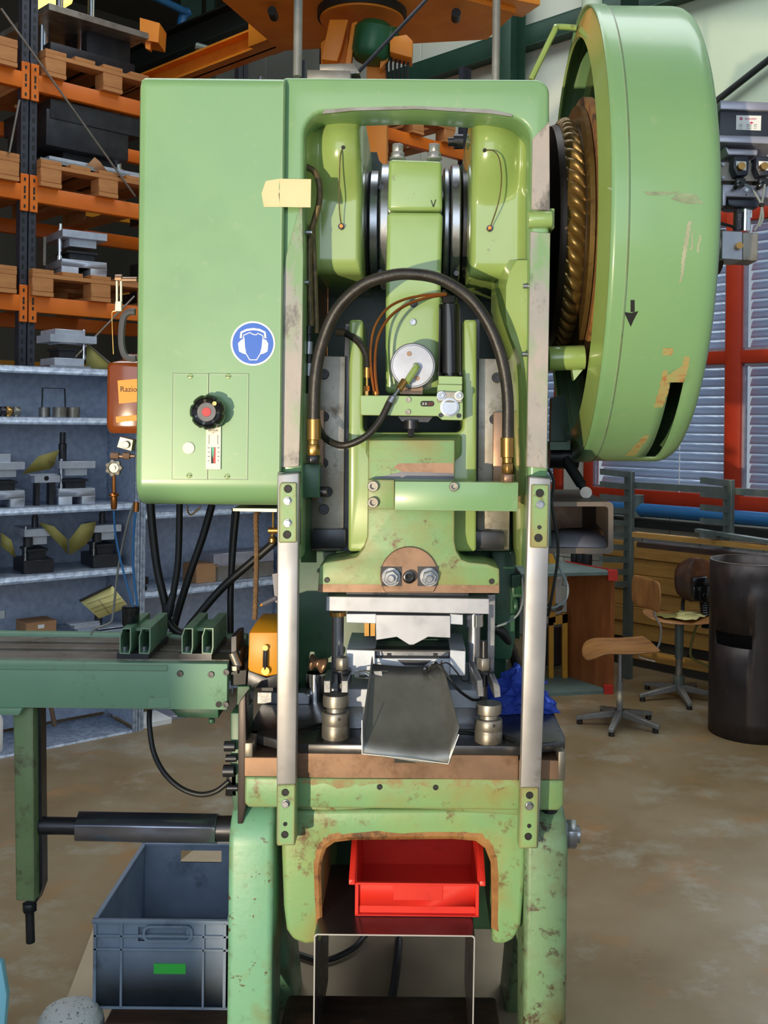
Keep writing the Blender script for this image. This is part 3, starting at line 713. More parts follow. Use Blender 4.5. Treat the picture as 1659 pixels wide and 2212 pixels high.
b = B(); a, e = Sh.lp(173, 1298, -.03), Sh.lp(242, 1264, -.03); b.tube([(a[0] - c[0], -.006, a[1] - c[1]), (e[0] - c[0], -.006, e[1] - c[1])], .007, 8); obj('clip_bar', b, M['steel_dark'], ft)
t = thing('white_canister', 'white plastic canister at the left edge on the bottom shelf', 'canister', Sh.pw(sx(-6), .0, lv1[0]), rz=Sh.rz)
b = B(); hh = hz(1535, 0, lv1[0]); b.lathe((0, .04, 0), (0, 0, 1), [(.025, 0), (.036, .02), (.036, hh * .8), (.02, hh), (0, hh)], n=20); obj('canister_body', b, M['white'], t)
t = thing('paper_note', 'small white paper note on the shelving back panel at the left edge', 'note', Sh.pw(Sh.lp(4, 1328, .35)[0], .35, Sh.lp(4, 1328, .35)[1]), rz=Sh.rz); b = B(); b.box(-.03, .014, 0, .003, -.02, .02); obj('note_sheet', b, M['white'], t)
# right unit
z = lv2[1]
for i, (a, c_, y0, y1, lab, m) in enumerate(((473, 600, 1250, 1222, 'grey flat carton, lower one of two on the right shelving', 'steel_dirty'), (470, 600, 1222, 1196, 'white flat carton, upper one of two on the right shelving', 'alu'), (432, 480, 1250, 1216, 'brown wooden offcut left of the cartons on the right shelving', 'card'))):
    t = thing('flat_carton' if i < 2 else 'wood_offcut', lab, 'carton' if i < 2 else 'offcut', Sh.pw(sx(a), .08, z), rz=Sh.rz)
    b = B(); b.box(0, sx(c_) - sx(a), 0, .16, hz(y0, 500, z) if i == 1 else 0, hz(y1, 500, z)); obj('carton_body', b, M[m], t, bev=.003, seg=1)
t = thing('black_knob_stack', 'stack of small black and brass knobs on the post of the right shelving', 'knobs', Sh.pw(sx(312), .05, z), rz=Sh.rz)
b = B(); b.lathe((0, 0, 0), (0, 0, 1), [(.012, 0), (.022, .004), (.022, .02), (.012, .022), (.012, .03), (.028, .034), (.028, .07), (.014, .075)], n=18); obj('knob_stack', b, M['plastic'], t)
z = lv2[0]
for i, (a, c_, h_, lab) in enumerate(((308, 372, .03, 'white slab lying on the bottom of the right shelving'), (372, 430, .022, 'grey slab beside the white slab on the bottom shelf'))):
    t = thing('slab', lab, 'slab', Sh.pw(sx(a), .02 + i * .05, z), rz=Sh.rz); b = B(); b.box(0, sx(c_) - sx(a), 0, .2, 0, h_); obj('slab_body', b, M['white'] if i == 0 else M['alu'], t, bev=.002, seg=1)
b = B(); a = Sh.lp(112, 1535, .2); c_ = Sh.lp(118, 1568, .2); b.cyl(Sh.pw(a[0] - .02, .2, a[1] + .1), Sh.pw(c_[0], .2, c_[1]), .012, n=10); o = obj('steel_rod', b, M['steel_brown']); tag(o, 'brown steel rod leaning on the bottom shelf behind the feeder leg', 'rod')

# ================================================================ crane and overhead beams
crn = thing('pillar_crane', 'orange pillar crane with round slewing ring above the press', 'crane', (-.41, 6.3, 0))
Yc_ = 6.3
for q, nm in (([(693, 92), (735, 60), (752, 60), (752, 240), (693, 240)], 'pillar_leg'), ([(792, 70), (836, 66), (832, 240), (792, 240)], 'pillar_leg')):
    b = B(); b.pp(q, Yc_ - .05, .3); zlow = P(760, 240, Yc_).z; xs_ = [P(x_, 200, Yc_ - .05).x for x_, _ in q]; b.box(min(xs_), max(xs_), Yc_ - .05, Yc_ + .25, 0, zlow + .02); obj(nm, b, M['orange2'], crn, bev=.004)
for q in ([(694, 128), (712, 42), (752, 42), (738, 100), (728, 132)], [(760, 50), (772, 45), (756, 150), (742, 160)], [(828, 62), (852, 55), (838, 128), (820, 150)]):
    b = B(); b.pp(q, Yc_ - .14, .08); obj('pillar_rib', b, M['orange2'], crn, bev=.003)
c = P(780, 52, Yc_); zc0 = P(780, 42, Yc_ + .1).z
b = B(); b.cyl((c.x, Yc_ + .1, zc0), (c.x, Yc_ + .1, zc0 + .05), 98 * Yc_ / F, n=48); obj('slewing_ring', b, M['beam_black'], crn)
b = B(); b.cyl((c.x, Yc_ + .1, zc0 - .012), (c.x, Yc_ + .1, zc0 + .0), 92 * Yc_ / F, n=48); obj('ring_plate', b, M['orange2'], crn)
zb0 = zc0 + .05
b = B(); q = [(c.x - 1.0, Yc_ - .62), (c.x - .25, Yc_ - .62), (c.x + .95, Yc_ + .1), (c.x + .80, Yc_ + .55), (c.x - .6, Yc_ + .8)]
b.prism([(x, y, zb0) for x, y in q], (0, 0, .03)); obj('top_plate', b, M['orange2'], crn)
b = B()
for p, q in (((c.x - .95, Yc_ - .75), (c.x + 1.05, Yc_ + .15)), ((c.x - .75, Yc_ + .9), (c.x + .95, Yc_ - .7))):
    d = Vector((q[0] - p[0], q[1] - p[1], 0)).normalized(); nn = Vector((-d.y, d.x, 0)) * .11
    b.prism([Vector((p[0], p[1], zb0 + .03)) + nn, Vector((p[0], p[1], zb0 + .03)) - nn, Vector((q[0], q[1], zb0 + .03)) - nn, Vector((q[0], q[1], zb0 + .03)) + nn], (0, 0, .22))
obj('cross_beam', b, M['orange2'], crn, bev=.004)
for px, py in ((590, 30), (985, 34)):
    b = B(); p = P(px, py, Yc_); b.cyl(p + Vector((0, -.05, 0)), p + Vector((0, .05, 0)), .028, n=18); obj('trolley_wheel', b, M['beam_black'], crn)
b = B(); m0 = P(806, 50, Yc_ - .18); b.lathe(P(800, 138, Yc_ - .1), P(812, 50, Yc_ - .1) - P(800, 138, Yc_ - .1), [(.05, 0), (.10, .02), (.125, .06), (.125, .20), (.09, .24), (0, .25)], n=28); obj('slewing_motor', b, M['motor'], crn)
b = B(); b.cyl(P(830, 70, Yc_ - .1), P(838, 105, Yc_ - .1), .085, n=20); obj('motor_cap', b, M['motor'], crn)
b = B(); b.pp([(842, 80), (878, 74), (892, 88), (890, 125), (842, 112)], Yc_ - .2, .16); obj('terminal_box', b, M['orange2'], crn, bev=.006)
b = B()
for i in range(6):
    a = P(840 + i * 9, 114 + i * 1.6, Yc_ - .1); b.tube([a, a + Vector((-.012, 0, -.06)), a + Vector((-.008, .02, -.16))], .008, 6, 4)
obj('box_cables', b, M['black'], crn)
def level_beam(name, label, cat, pa, pb_, z, w, h, m, flange=True):
    ends = []
    for p in (pa, pb_):
        x, zz = un(*p); Y = (z - H) / zz; ends.append(Vector((x * Y, Y, z)))
    d = (ends[1] - ends[0]).normalized(); nn = Vector((-d.y, d.x, 0)) * w / 2
    ends[0] -= d * 1.5; ends[1] += d * (.8 if z > 4.4 else .05)
    t = thing(name, label, cat, ends[0]); up = Vector((0, 0, 1))
    b = B()
    if flange:
        b.prism([ends[0] + nn, ends[0] - nn, ends[1] - nn, ends[1] + nn], up * .015); b.prism([ends[0] + nn + up * h, ends[0] - nn + up * h, ends[1] - nn + up * h, ends[1] + nn + up * h], up * -.015)
        nn *= .12
    b.prism([ends[0] + nn, ends[0] - nn, ends[1] - nn, ends[1] + nn], up * h)
    obj('steel_section', b, M[m], t); return t
level_beam('runway_beam', 'black steel runway beam running back over the racking', 'beam', (300, 160), (615, 36), 4.55, .18, .22, 'beam_black')
level_beam('crane_girder', 'orange crane girder running back from the slewing ring', 'girder', (420, 168), (690, 66), 4.2, .16, .15, 'orange2')
t = thing('beam_clamp', 'grey beam clamp hanging under the black runway beam', 'clamp', P(450, 110, 7.8)); b = B(); b.cyl(P(424, 100, 7.8), P(478, 116, 7.8), .03, n=10); b.cyl(P(452, 105, 7.8), P(452, 135, 7.8), .015, n=8); obj('clamp_body', b, M['rack_steel'], t)
t = thing('corner_pipe', 'blue pipe with an elbow rising behind the racking', 'pipe', P(395, 160, 8.6)); b = B(); b.tube([P(390, 175, 8.6), P(391, 100, 8.6), P(392, 50, 8.6), P(398, 32, 8.6), P(412, 24, 8.6)], .036, 12); b.cyl(P(405, 27, 8.6), P(330, -8, 8.2), .03, n=12); obj('pipe_run', b, M['pipe_blue'], t)
b = B(); b.cyl(P(391, 66, 8.6), P(391, 74, 8.6), .05, n=14); obj('pipe_collar', b, M['white'], t)
t = thing('back_column', 'dark green steel column behind the blue pipe', 'column', (P(424, 100, 9.0).x, 9.0, 0)); b = B(); x_ = P(412, 100, 9.0).x; b.box(x_ - .09, x_ + .09, 9.0, 9.02, 0, 9); b.box(x_ + .13, x_ + .2, 9.0, 9.1, 0, 9); obj('steel_section', b, M['girder'], t)
t = thing('ceiling_lamp', 'lit yellow lamp panel at the top left corner', 'lamp', P(110, 5, 7.6)); b = B(); b.prism([P(72, -30, 7.6), P(160, -30, 7.6), P(150, 2, 7.6), P(112, 26, 7.6), P(74, 14, 7.6)], (.0, .05, .0)); obj('lamp_panel', b, M['lamp'], t)
t = thing('orange_trolley', 'orange hoist trolley hanging behind the big pillar die', 'trolley', P(320, 70, 7.4)); b = B(); b.pp([(302, 38), (345, 50), (342, 92), (302, 84)], 7.4, .2); b.pp([(314, 88), (326, 90), (324, 108), (314, 104)], 7.42, .05); obj('trolley_body', b, M['orange2'], t)
wl = thing('crane_cable', 'thin dark steel cable slanting across in front of the pillar crane', 'cable', P(830, 120, 5.8)); b = B(); b.cyl(P(925, -5, 5.8), P(770, 160, 5.8), .011, n=8); obj('cable_run', b, M['steel_dark'], wl)

# ================================================================ right background
# rod rack with short arms
def rod_rack(label, px, top, base, arms, step, low=.55):
    zt_ = 0
    p0 = W.lp(px, 1300, -.55)[0]
    t = thing('rod_rack', label, 'rack', W.pw(p0, -.55, 0), 'rod rack posts', rz=W.rz)
    zt_ = W.lp(px, top, -.55)[1]
    b = B(); b.box(-.028, .028, -.02, .02, 0, zt_); obj('post', b, M['rack_steel'], t, bev=.002, seg=1)
    z = zt_ - .03; a0 = None
    while z > low:
        if a0 is None: b = B(); b.prism([(-.02, -.30, .018), (.012, -.30, .018), (.012, .0, -.012), (-.02, .0, -.012)], (0, 0, .036)); a0 = obj('arm', b, M['rack_steel'], t); o = a0
        else: o = a0.copy(); COL.objects.link(o)
        o.location = (0, 0, z); z -= step
    return t, zt_, p0
ra, zra, xa_ = rod_rack('grey-green rod rack post left of the window mullion', 1357, 1018, 1340, 10, .078)
rb, zrb, xb_ = rod_rack('grey-green rod rack post right, behind the dark steel pipe', 1572, 1036, 1340, 10, .078, W.lp(1572, 1186, -.55)[1])
t = thing('rack_rail', 'grey-green rail joining the two rod rack posts', 'rail', W.pw(xa_, -.52, zra - .09), rz=W.rz); b = B(); b.box(0, xb_ - xa_ + .9, 0, .03, -.02, .02); obj('rail_bar', b, M['rack_steel'], t)
for i, (p, q, lab, m) in enumerate((((1500, 1150), (1670, 1180), 'grey rod lying slanted on the right rod rack', 'rack_steel'), ((1365, 1160), (1600, 1172), 'long tan board lying across the rod racks', 'board'), ((1375, 1182), (1590, 1195), 'dark brown plank under the tan board', 'timber'))):
    a, e = W.lp(*p, -.72), W.lp(*q, -.72); b = B(); t = thing('stock_bar', lab, 'bar', W.pw(a[0], -.72, a[1]), rz=W.rz)
    b.prism([(0, 0, 0), (e[0] - a[0] + (1.2 if i else .3), 0, (e[1] - a[1]) * 1.2 if i == 0 else 0), (e[0] - a[0] + (1.2 if i else .3), .06 if i < 2 else .12, (e[1] - a[1]) * 1.2 if i == 0 else 0), (0, .06 if i < 2 else .12, 0)], (0, 0, .02 if i == 0 else .03)); obj('bar_body', b, M[m], t)
# stacked yellow boards standing behind the chairs
bs = thing('board_stack', 'stack of yellow-brown boards on edge behind the two chairs', 'boards', W.pw(-.3, -.2, 0), rz=W.rz)
zb_, zt_ = W.lp(1400, 1385, -.2)[1], W.lp(1450, 1180, -.2)[1]
xb0 = W.lp(1300, 1300, -.2)[0] + .3
n_ = 6
for i in range(n_):
    z0 = zb_ + (zt_ - zb_) * i / n_; b = B(); b.box(xb0, 3.0, -.01 * (i % 2), .06, z0 + .003, zb_ + (zt_ - zb_) * (i + 1) / n_); obj('board', b, M['board'], bs, bev=.003, seg=1)
b = B(); b.box(xb0, 3.0, -.02, .17, 0, zb_ - .12); obj('plinth', b, M['walldark'], bs)
b = B(); b.box(xb0, 3.0, -.05, .1, zb_ - .12, zb_ - .06); obj('bottom_board', b, M['board'], bs)
b = B(); b.box(xb0, 3.0, .0, .17, zb_ - .06, zb_); obj('spacer', b, M['black'], bs)
# bench with a brown wood end panel
bc = thing('workbench', 'low workbench with brown wood end panel and grey-green top', 'bench', PF(1275, 1490))
c1, c2 = PF(1222, 1466), PF(1318, 1498)     # foot of the end panel
d12 = (c2 - c1); d12.z = 0; nb_ = Vector((-d12.y, d12.x, 0)).normalized()
zk = H + un(1270, 1232)[1] * ((c1.y + c2.y) / 2)
lf = (W.u * 1).copy()
b = B(); b.prism([c1, c2, c2 + nb_ * .03, c1 + nb_ * .03], (0, 0, zk)); obj('end_panel', b, M['wood_panel'], bc, bev=.002, seg=1)
e1 = c2 - d12 * .0; left = Vector((-1.15, -.25, 0))
b = B(); up = Vector((0, 0, zk)); b.prism([c2 + up + d12.normalized() * .03, c1 + up - d12.normalized() * .6, c1 + up + left - d12.normalized() * .6, c2 + up + left + d12.normalized() * .02], (0, 0, .025)); obj('bench_top', b, M['greentop'], bc, bev=.003, seg=1)
b = B(); q = c2 + up + d12.normalized() * .035; b.prism([q + Vector((-.045, -.012, -.03)), q + Vector((.012, -.012, -.03)), q + Vector((.012, .03, -.03)), q + Vector((-.045, .03, -.03))], (0, 0, .062)); q = c2 + d12.normalized() * .01; b.prism([q + Vector((-.045, -.012, 0)), q + Vector((.008, -.012, 0)), q + Vector((.008, .03, 0)), q + Vector((-.045, .03, 0))], (0, 0, .05)); obj('corner_cap', b, M['red_trim'], bc)
b = B(); b.prism([c1 + up + Vector((0, 0, .026)) - d12.normalized() * .02, c2 + up + Vector((0, 0, .026)), c2 + up + Vector((0, 0, .026)) + nb_ * .01, c1 + up + Vector((0, 0, .026)) + nb_ * .01 - d12.normalized() * .02], (0, 0, .006)); obj('red_edge', b, M['red_trim'], bc)
b = B(); b.prism([c2 + Vector((0, 0, .0)), c1, c1 + left, c2 + left], (0, 0, .02)); obj('bottom_shelf', b, M['greentop'], bc)
# yellow machine frame and dark can inside the bench
yf = thing('yellow_machine_stand', 'yellow steel machine stand under the grey-green bench top', 'frame', PF(1210, 1480) + Vector((0, .1, .02)))
Yy = PF(1210, 1480).y + .1
b = B()
for a in (((1186, 1196), (1200, 1196), (1200, 1345), (1186, 1345)), ((1186, 1335), (1226, 1325), (1226, 1345), (1186, 1352)), ((1215, 1325), (1226, 1325), (1226, 1470), (1215, 1470)), ((1186, 1345), (1196, 1345), (1196, 1470), (1186, 1470))): b.pp(a, Yy, .05)
obj('frame_bars', b, M['yellow_plain'], yf)
b = B(); b.pp([(1200, 1250), (1212, 1250), (1212, 1345), (1200, 1345)], Yy + .1, .03); obj('frame_panel', b, M['white'], yf)
t = thing('paint_can', 'dark dented can standing inside the low workbench', 'can', PF(1198, 1452) + Vector((0, .12, .02))); b = B(); p = PF(1200, 1452) + Vector((0, .15, .02)); r = 22 * p.y / F; b.lathe(p, (0, 0, 1), [(r, 0), (r * 1.03, .01), (r, .02), (r, .24), (r * 1.03, .25), (r, .26), (0, .255)], n=24); obj('can_body', b, M['drum_dark'], t)
t = thing('bowl', 'shallow grey metal bowl on the yellow frame', 'bowl', P(1195, 1308, Yy - .1)); b = B(); b.lathe(P(1193, 1320, Yy + .02), (0, 0, 1), [(.03, 0), (.06, .01), (.075, .035), (.07, .035), (.05, .012), (0, .008)], n=28, cap=False); obj('bowl_body', b, M['steel'], t)
# small boxes on top of the bench
for i, (px, lab, m) in enumerate(((1243, 'dark tin at the left on the bench top', 'die_dark'), (1256, 'dark tin in the middle on the bench top', 'steel_dark'), (1269, 'black tin at the right on the bench top', 'black'))):
    base = c1 + Vector((0, 0, zk + .032)); xx, _ = un(px, 1200); Y = base.y - .06 * i; b = B(); b.lathe((xx * Y, Y, zk + .025), (0, 0, 1), [(.028, 0), (.03, .004), (.03, .07), (.02, .08), (0, .08)], n=16); o = obj('tin', b, M[m]); tag(o, lab, 'tin', 'tins on the bench')
# chairs
def star(t, c, r, ang, m, cap, rz0=.045):
    for k in range(5):
        a = ang + 2 * pi * k / 5; d = Vector((cos(a), sin(a), 0)); n_ = Vector((-d.y, d.x, 0))
        b = B(); b.loft([[c + d * .025 + n_ * s * .019 + Vector((0, 0, z)) for s, z in ((-1, .045), (1, .045), (1, .085), (-1, .085))], [c + d * r + n_ * s * .013 + Vector((0, 0, z)) for s, z in ((-1, .022), (1, .022), (1, .042), (-1, .042))]])
        leg_ = obj('leg', b, M[m], t, bev=.003, seg=1)
        b = B(); b.cyl(c + d * (r - .02), c + d * (r - .02) + Vector((0, 0, .024)), .017, n=12); obj('glide', b, M[cap], leg_)
cc = PF(1338, 1566)
ch1 = thing('swivel_stool', 'plywood swivel chair on a grey five-star base, nearer the press', 'chair', cc)
star(ch1, cc, .235, radians(176), 'pipe_grey', 'plastic')
zseat = H + un(1338, 1400)[1] * cc.y
b = B(); b.cyl(cc + Vector((0, 0, .05)), cc + Vector((0, 0, .24)), .017, n=16); obj('column', b, M['pipe_grey'], ch1)
b = B(); b.cyl(cc + Vector((0, 0, .22)), cc + Vector((0, 0, zseat - .02)), .012, n=14); obj('spindle', b, M['steel'], ch1)
def seat_sheet(px_rows, th=.012):
    return px_rows
def ply(t, name, rows, m, th=.012):
    b = B(); b.sheet(rows); o = obj(name, b, M[m], t, solid=th); o.modifiers.new('sub', 'SUBSURF').render_levels = 2; o.modifiers['sub'].levels = 1; return o
rows = []
for v in range(7):
    y = -.20 + .40 * v / 6; row = []
    for u in range(9):
        s_ = u / 8 * 2 - 1
        wx = .20 * (1 - .16 * abs(y / .2) ** 3)
        x_ = s_ * wx
        z = zseat + .012 * (1 - abs(y / .2) ** 2) * -1 + .02 * max(0, x_ / .2) ** 2 - (.045 * max(0, (-x_ - .12) / .08) if x_ < -.12 else 0) + .015 * abs(y / .2) ** 2
        row.append(cc + Vector((x_ + .0, y, z)))
    rows.append(row)
ply(ch1, 'seat', rows, 'wood_seat')
bkc = P(1392, 1282, cc.y); rows = []
for v in range(5):
    z = -.085 + .17 * v / 4; rows.append([bkc + Vector((-.018 * abs(w_) + .02 + .012 * (w_ < 0), .17 * w_ * (1 - .12 * abs(z / .085) ** 3), z)) + Vector((-.05 * w_ * 0 , 0, 0)) for w_ in (-1, -.7, -.35, 0, .35, .7, 1)])
rows = [[bkc + Matrix.Rotation(radians(13), 3, 'Z') @ (p - bkc) for p in r] for r in rows]
ply(ch1, 'backrest', rows, 'wood_seat', .014)
b = B(); b.tube([cc + Vector((.05, 0, zseat - .01)), cc + Vector((.19, 0, zseat - .01)), P(1428, 1360, cc.y), P(1415, 1330, cc.y), P(1411, 1300, cc.y), P(1408, 1275, cc.y)], .006, 8); obj('back_spring', b, M['steel'], ch1)
b = B(); b.cyl(P(1402, 1278, cc.y), P(1414, 1276, cc.y), .022, n=14); b.cyl(P(1410, 1277, cc.y), P(1418, 1276, cc.y), .014, n=6); obj('back_clamp', b, M['chrome'], ch1)
b = B(); b.tube([cc + Vector((.10, -.03, zseat - .012)), cc + Vector((.10, -.03, zseat - .04)), cc + Vector((.18, -.05, zseat - .06))], .003, 6); obj('height_lever', b, M['steel'], ch1)
cc2 = PF(1466, 1508)
ch2 = thing('swivel_stool', 'swivel chair with paper-strewn seat and dark oval backrest, beside the dark steel pipe', 'chair', cc2)
star(ch2, cc2, .265, radians(270), 'pipe_grey', 'plastic')
zseat2 = H + un(1466, 1335)[1] * cc2.y
b = B(); b.cyl(cc2 + Vector((0, 0, .05)), cc2 + Vector((0, 0, .26)), .02, n=16); obj('column', b, M['steel_dirty'], ch2)
b = B(); b.cyl(cc2 + Vector((0, 0, .24)), cc2 + Vector((0, 0, zseat2 - .02)), .026, n=16); b.cyl(cc2 + Vector((0, 0, .08)), cc2 + Vector((0, 0, .14)), .034, n=16); obj('column_sleeve', b, M['rack_steel'], ch2)
rows = []
for v in range(7):
    y = -.21 + .42 * v / 6; rows.append([cc2 + Vector((.21 * s_ * (1 - .2 * abs(y / .21) ** 3), y, zseat2 + .015 * s_ * s_)) for s_ in (-1, -.7, -.35, 0, .35, .7, 1)])
ply(ch2, 'seat', rows, 'wood_seat')
Yb2 = cc2.y + .16; rows = []
for v in range(9):
    tt = v / 8; py = 1300 - tt * 96; hw = 42 * sqrt(max(.02, 1 - abs(2 * tt - 1) ** 3.2)) + 4
    rows.append([P(1502 + hw * s_, py, Yb2 - .05 * (1 - s_ * s_) + .05) for s_ in (-1, -.7, -.35, 0, .35, .7, 1)])
ply(ch2, 'backrest', rows, 'wood_dark', .012)
b = B(); b.tube([cc2 + Vector((.02, .1, zseat2 - .02)), cc2 + Vector((.08, .24, zseat2 - .02)), cc2 + Vector((.09, .25, zseat2 + .08)), P(1505, 1260, Yb2 + .04)], .012, 8); obj('back_bar', b, M['steel_dark'], ch2)
for i, (dx, dy, a, lab) in enumerate(((-.06, -.04, .3, 'yellowed paper sheet on the left of the chair seat'), (.08, .02, -.4, 'crumpled paper sheet on the right of the chair seat'), (.02, -.10, .9, 'loose paper sheet at the front of the chair seat'))):
    z = zseat2 + .022 + .002 * i; rows = []
    for v in range(4): rows.append([cc2 + Vector((dx, dy, z + .006 * sin(3 * u + 2 * v + i))) + Matrix.Rotation(a, 3, 'Z') @ Vector(((u - 1.5) * .055, (v - 1.5) * .045, 0)) for u in range(4)])
    b = B(); b.sheet(rows); o = obj('paper_sheet', b, M['paper_olive'] if i == 0 else M['paper'], solid=.001); tag(o, lab, 'paper')
# black nozzle arm hanging at the second chair
nz = thing('suction_nozzle', 'black ribbed suction nozzle hung over the second chair backrest', 'nozzle', P(1515, 1360, cc2.y - .02))
Yn = cc2.y - .02
b = B(); b.pp([(1497, 1250), (1528, 1246), (1534, 1258), (1532, 1266), (1498, 1268)], Yn, .06); b.pp([(1498, 1266), (1512, 1266), (1512, 1300), (1497, 1298)], Yn + .01, .05); obj('nozzle_head', b, M['plastic'], nz, bev=.005)
b = B(); b.pp([(1510, 1268), (1534, 1266), (1533, 1300), (1512, 1302)], Yn - .01, .05); b.pd(1524, 1287, 6, Yn - .02, Yn, n=16); obj('nozzle_body', b, M['plastic'], nz, bev=.003)
b = B(); b.tube([P(1522, 1300, Yn + .02), P(1524, 1320, Yn + .02), P(1526, 1340, Yn + .02), P(1526, 1356, Yn + .02)], lambda t: .030 + .0035 * sin(t * 75), 14, 12); obj('ribbed_hose', b, M['plastic'], nz)
b = B(); b.tube([P(1512, 1338, Yn + .05), P(1502, 1360, Yn + .03), P(1492, 1400, Yn), P(1494, 1420, Yn), P(1515, 1432, Yn), P(1535, 1442, Yn)], .008, 6); obj('ribbon', b, M['paper_olive'], nz)
# dark steel pipe section with a cut-out, standing on the floor
pc = PF(1622, 1606); Rp = .225
pcx = Vector((pc.x + .075, pc.y + Rp * .9, 0))
pp_ = thing('steel_pipe_section', 'large dark steel pipe section with a slot, standing on the floor at right', 'pipe', pcx)
hp = H + un(1600, 1222)[1] * (pcx.y - Rp)
b = B(); NN = 72
zsl0, zsl1 = H + un(1560, 1400)[1] * (pcx.y - Rp * .8), H + un(1560, 1370)[1] * (pcx.y - Rp * .8)
zs_ = [0, .1, .3, zsl0, zsl1, (zsl1 + hp) / 2, hp]
rows = [[b.bm.verts.new((pcx.x + Rp * cos(2 * pi * i / NN), pcx.y + Rp * sin(2 * pi * i / NN), z)) for i in range(NN)] for z in zs_]
for j in range(len(zs_) - 1):
    for i in range(NN):
        a = 360 * (i + .5) / NN
        if j == 3 and 196 < a < 252: continue
        q = (i + 1) % NN; b.bm.faces.new((rows[j][i], rows[j][q], rows[j + 1][q], rows[j + 1][i]))
obj('pipe_wall', b, M['drum_dark'], pp_, solid=.012)
b = B(); b.lathe((pcx.x, pcx.y, hp), (0, 0, 1), [(Rp - .006, 0), (Rp + .0065, 0), (Rp + .0065, .002), (Rp - .006, .002)], n=72, cap=False); obj('pipe_rim', b, M['steel_dirty'], pp_)

# ================================================================ pneumatic valve unit beside the flywheel guard
vu = thing('valve_unit', 'dark valve unit with white brand plate hanging right of the flywheel guard', 'valve', P(1600, 580, 2.75))
Yv = 2.72
b = B(); b.pp([(1557, 217), (1690, 222), (1690, 312), (1552, 302)], Yv, .16); obj('silencer_body', b, M['valve'], vu, bev=.003)
b = B(); b.pp([(1556, 216), (1690, 222), (1690, 240), (1556, 236)], Yv - .012, .18); b.pp([(1553, 291), (1690, 295), (1690, 312), (1552, 307)], Yv - .012, .18); obj('silencer_cap', b, M['alu'], vu, bev=.003)
b = B(); b.pp([(1590.5, 249), (1644.5, 250), (1643.5, 282), (1590, 280)], Yv - .0015, .001); bp_ = obj('brand_plate', b, M['white'], vu)
text('NORGREN', .0062, M['pink'], bp_, P(1621.5, 257, Yv - .002)); b = B(); b.pd(1601, 256, 3.4, Yv - .0022, Yv - .0015, n=18); b.pp([(1619, 265), (1623.5, 262.5), (1628, 265), (1623.5, 267.6)], Yv - .0022, .0006); obj('plate_emblem', b, M['pink'], bp_)
text('UT', .004, M['white'], bp_, P(1601, 256, Yv - .0026), name='emblem_lettering')
b = B()
for x0_, x1_ in ((1596, 1604), (1612, 1624), (1628, 1635)):
    for y_ in (268, 270.5, 273, 276.5): b.pp([(x0_, y_), (x1_, y_ + .1), (x1_, y_ + .9), (x0_, y_ + .8)], Yv - .002, .0004)
obj('plate_text', b, M['pipe_grey'], bp_)
b = B(); b.pp([(1566, 315), (1574, 320), (1638, 323), (1636, 336), (1573, 335)], Yv + .01, .1); obj('valve_neck', b, M['alu'], vu, bev=.004)
b = B(); b.pp([(1553, 350), (1690, 352), (1690, 392), (1551, 390)], Yv + .03, .1); obj('valve_plate', b, M['steel_dirty'], vu)
for py in (355, 383):
    b = B(); b.pd(1563, py, 3.6, Yv + .024, Yv + .03, n=14); obj('plate_screw', b, M['steel'], vu)
for px in (1602, 1651):
    b = B(); b.pp([(px - 17, 337), (px + 14, 337), (px + 17, 350), (px + 14, 378), (px - 10, 380), (px - 18, 362)], Yv - .01, .1); sol = obj('solenoid', b, M['valve'], vu, bev=.003)
    b = B(); b.pp([(px - 12, 348), (px + 10, 349), (px + 10, 368), (px - 11, 367)], Yv - .0115, .003); obj('solenoid_face', b, M['white'], sol)
    b = B(); b.pd(px + 1, 358, 8, Yv - .03, Yv - .01, n=20); obj('solenoid_cap', b, M['brass'], sol)
    b = B(); b.pp([(px - 11, 384), (px + 10, 385), (px + 8, 402), (px - 10, 401)], Yv - .01, .06); b.cyl(P(px - 6, 404, Yv), P(px - 12, 398, Yv), .014, n=14); obj('plug', b, M['plastic'], sol, bev=.002)
b = B(); b.pp([(1561, 398), (1690, 402), (1690, 428), (1569, 424), (1568, 444), (1561, 444)], Yv + .02, .1); obj('manifold', b, M['alu'], vu, bev=.002)
b = B(); b.pp([(1572, 430), (1640, 432), (1638, 448), (1586, 446), (1574, 442)], Yv + .03, .08); obj('manifold_lower', b, M['valve'], vu, bev=.002)
b = B(); b.pd(1613, 410, 4, Yv + .014, Yv + .02, n=14); b.pd(1612, 420.5, 2, Yv + .018, Yv + .02, n=10); obj('manifold_screw', b, M['chrome'], vu)
b = B(); b.pp([(1592, 452), (1604, 452), (1600, 498), (1590, 498)], Yv + .03, .03); cyl_ = obj('cylinder_face', b, M['die_dark'], vu)
b = B(); b.cyl(P(1609, 450, Yv + .06), P(1608, 500, Yv + .06), .016, n=20); b.cyl(P(1621, 450, Yv + .06), P(1621, 470, Yv + .06), .005, n=10); obj('cylinder', b, M['chrome'], vu)
text('ENOTS', .0125, M['pipe_grey'], vu, P(1597, 478, Yv + .0295), spin=-pi / 2)
b = B(); b.pp([(1560, 498), (1604, 500), (1604, 562), (1559, 559)], Yv, .09); obj('bracket_block', b, M['steel_flat'], vu, bev=.0015, seg=1)
b = B(); b.pp([(1604, 502), (1638, 503), (1637, 564), (1604, 562)], Yv + .004, .08); obj('bracket_cap', b, M['steel_dirty'], vu, bev=.0015, seg=1)
b = B(); b.pd(1598, 530, 7.5, Yv - .02, Yv, n=18); obj('bracket_pin', b, M['brass'], vu)
b = B(); b.cyl(P(1545, 532, Yv + .05), P(1561, 532, Yv + .05), .045, n=28); obj('rotary_joint', b, M['steel_dirty'], vu)
b = B(); b.cyl(P(1532, 545, Yv + .08), P(1552, 545, Yv + .08), .06, n=28); obj('shaft_end', b, M['hub'], vu)
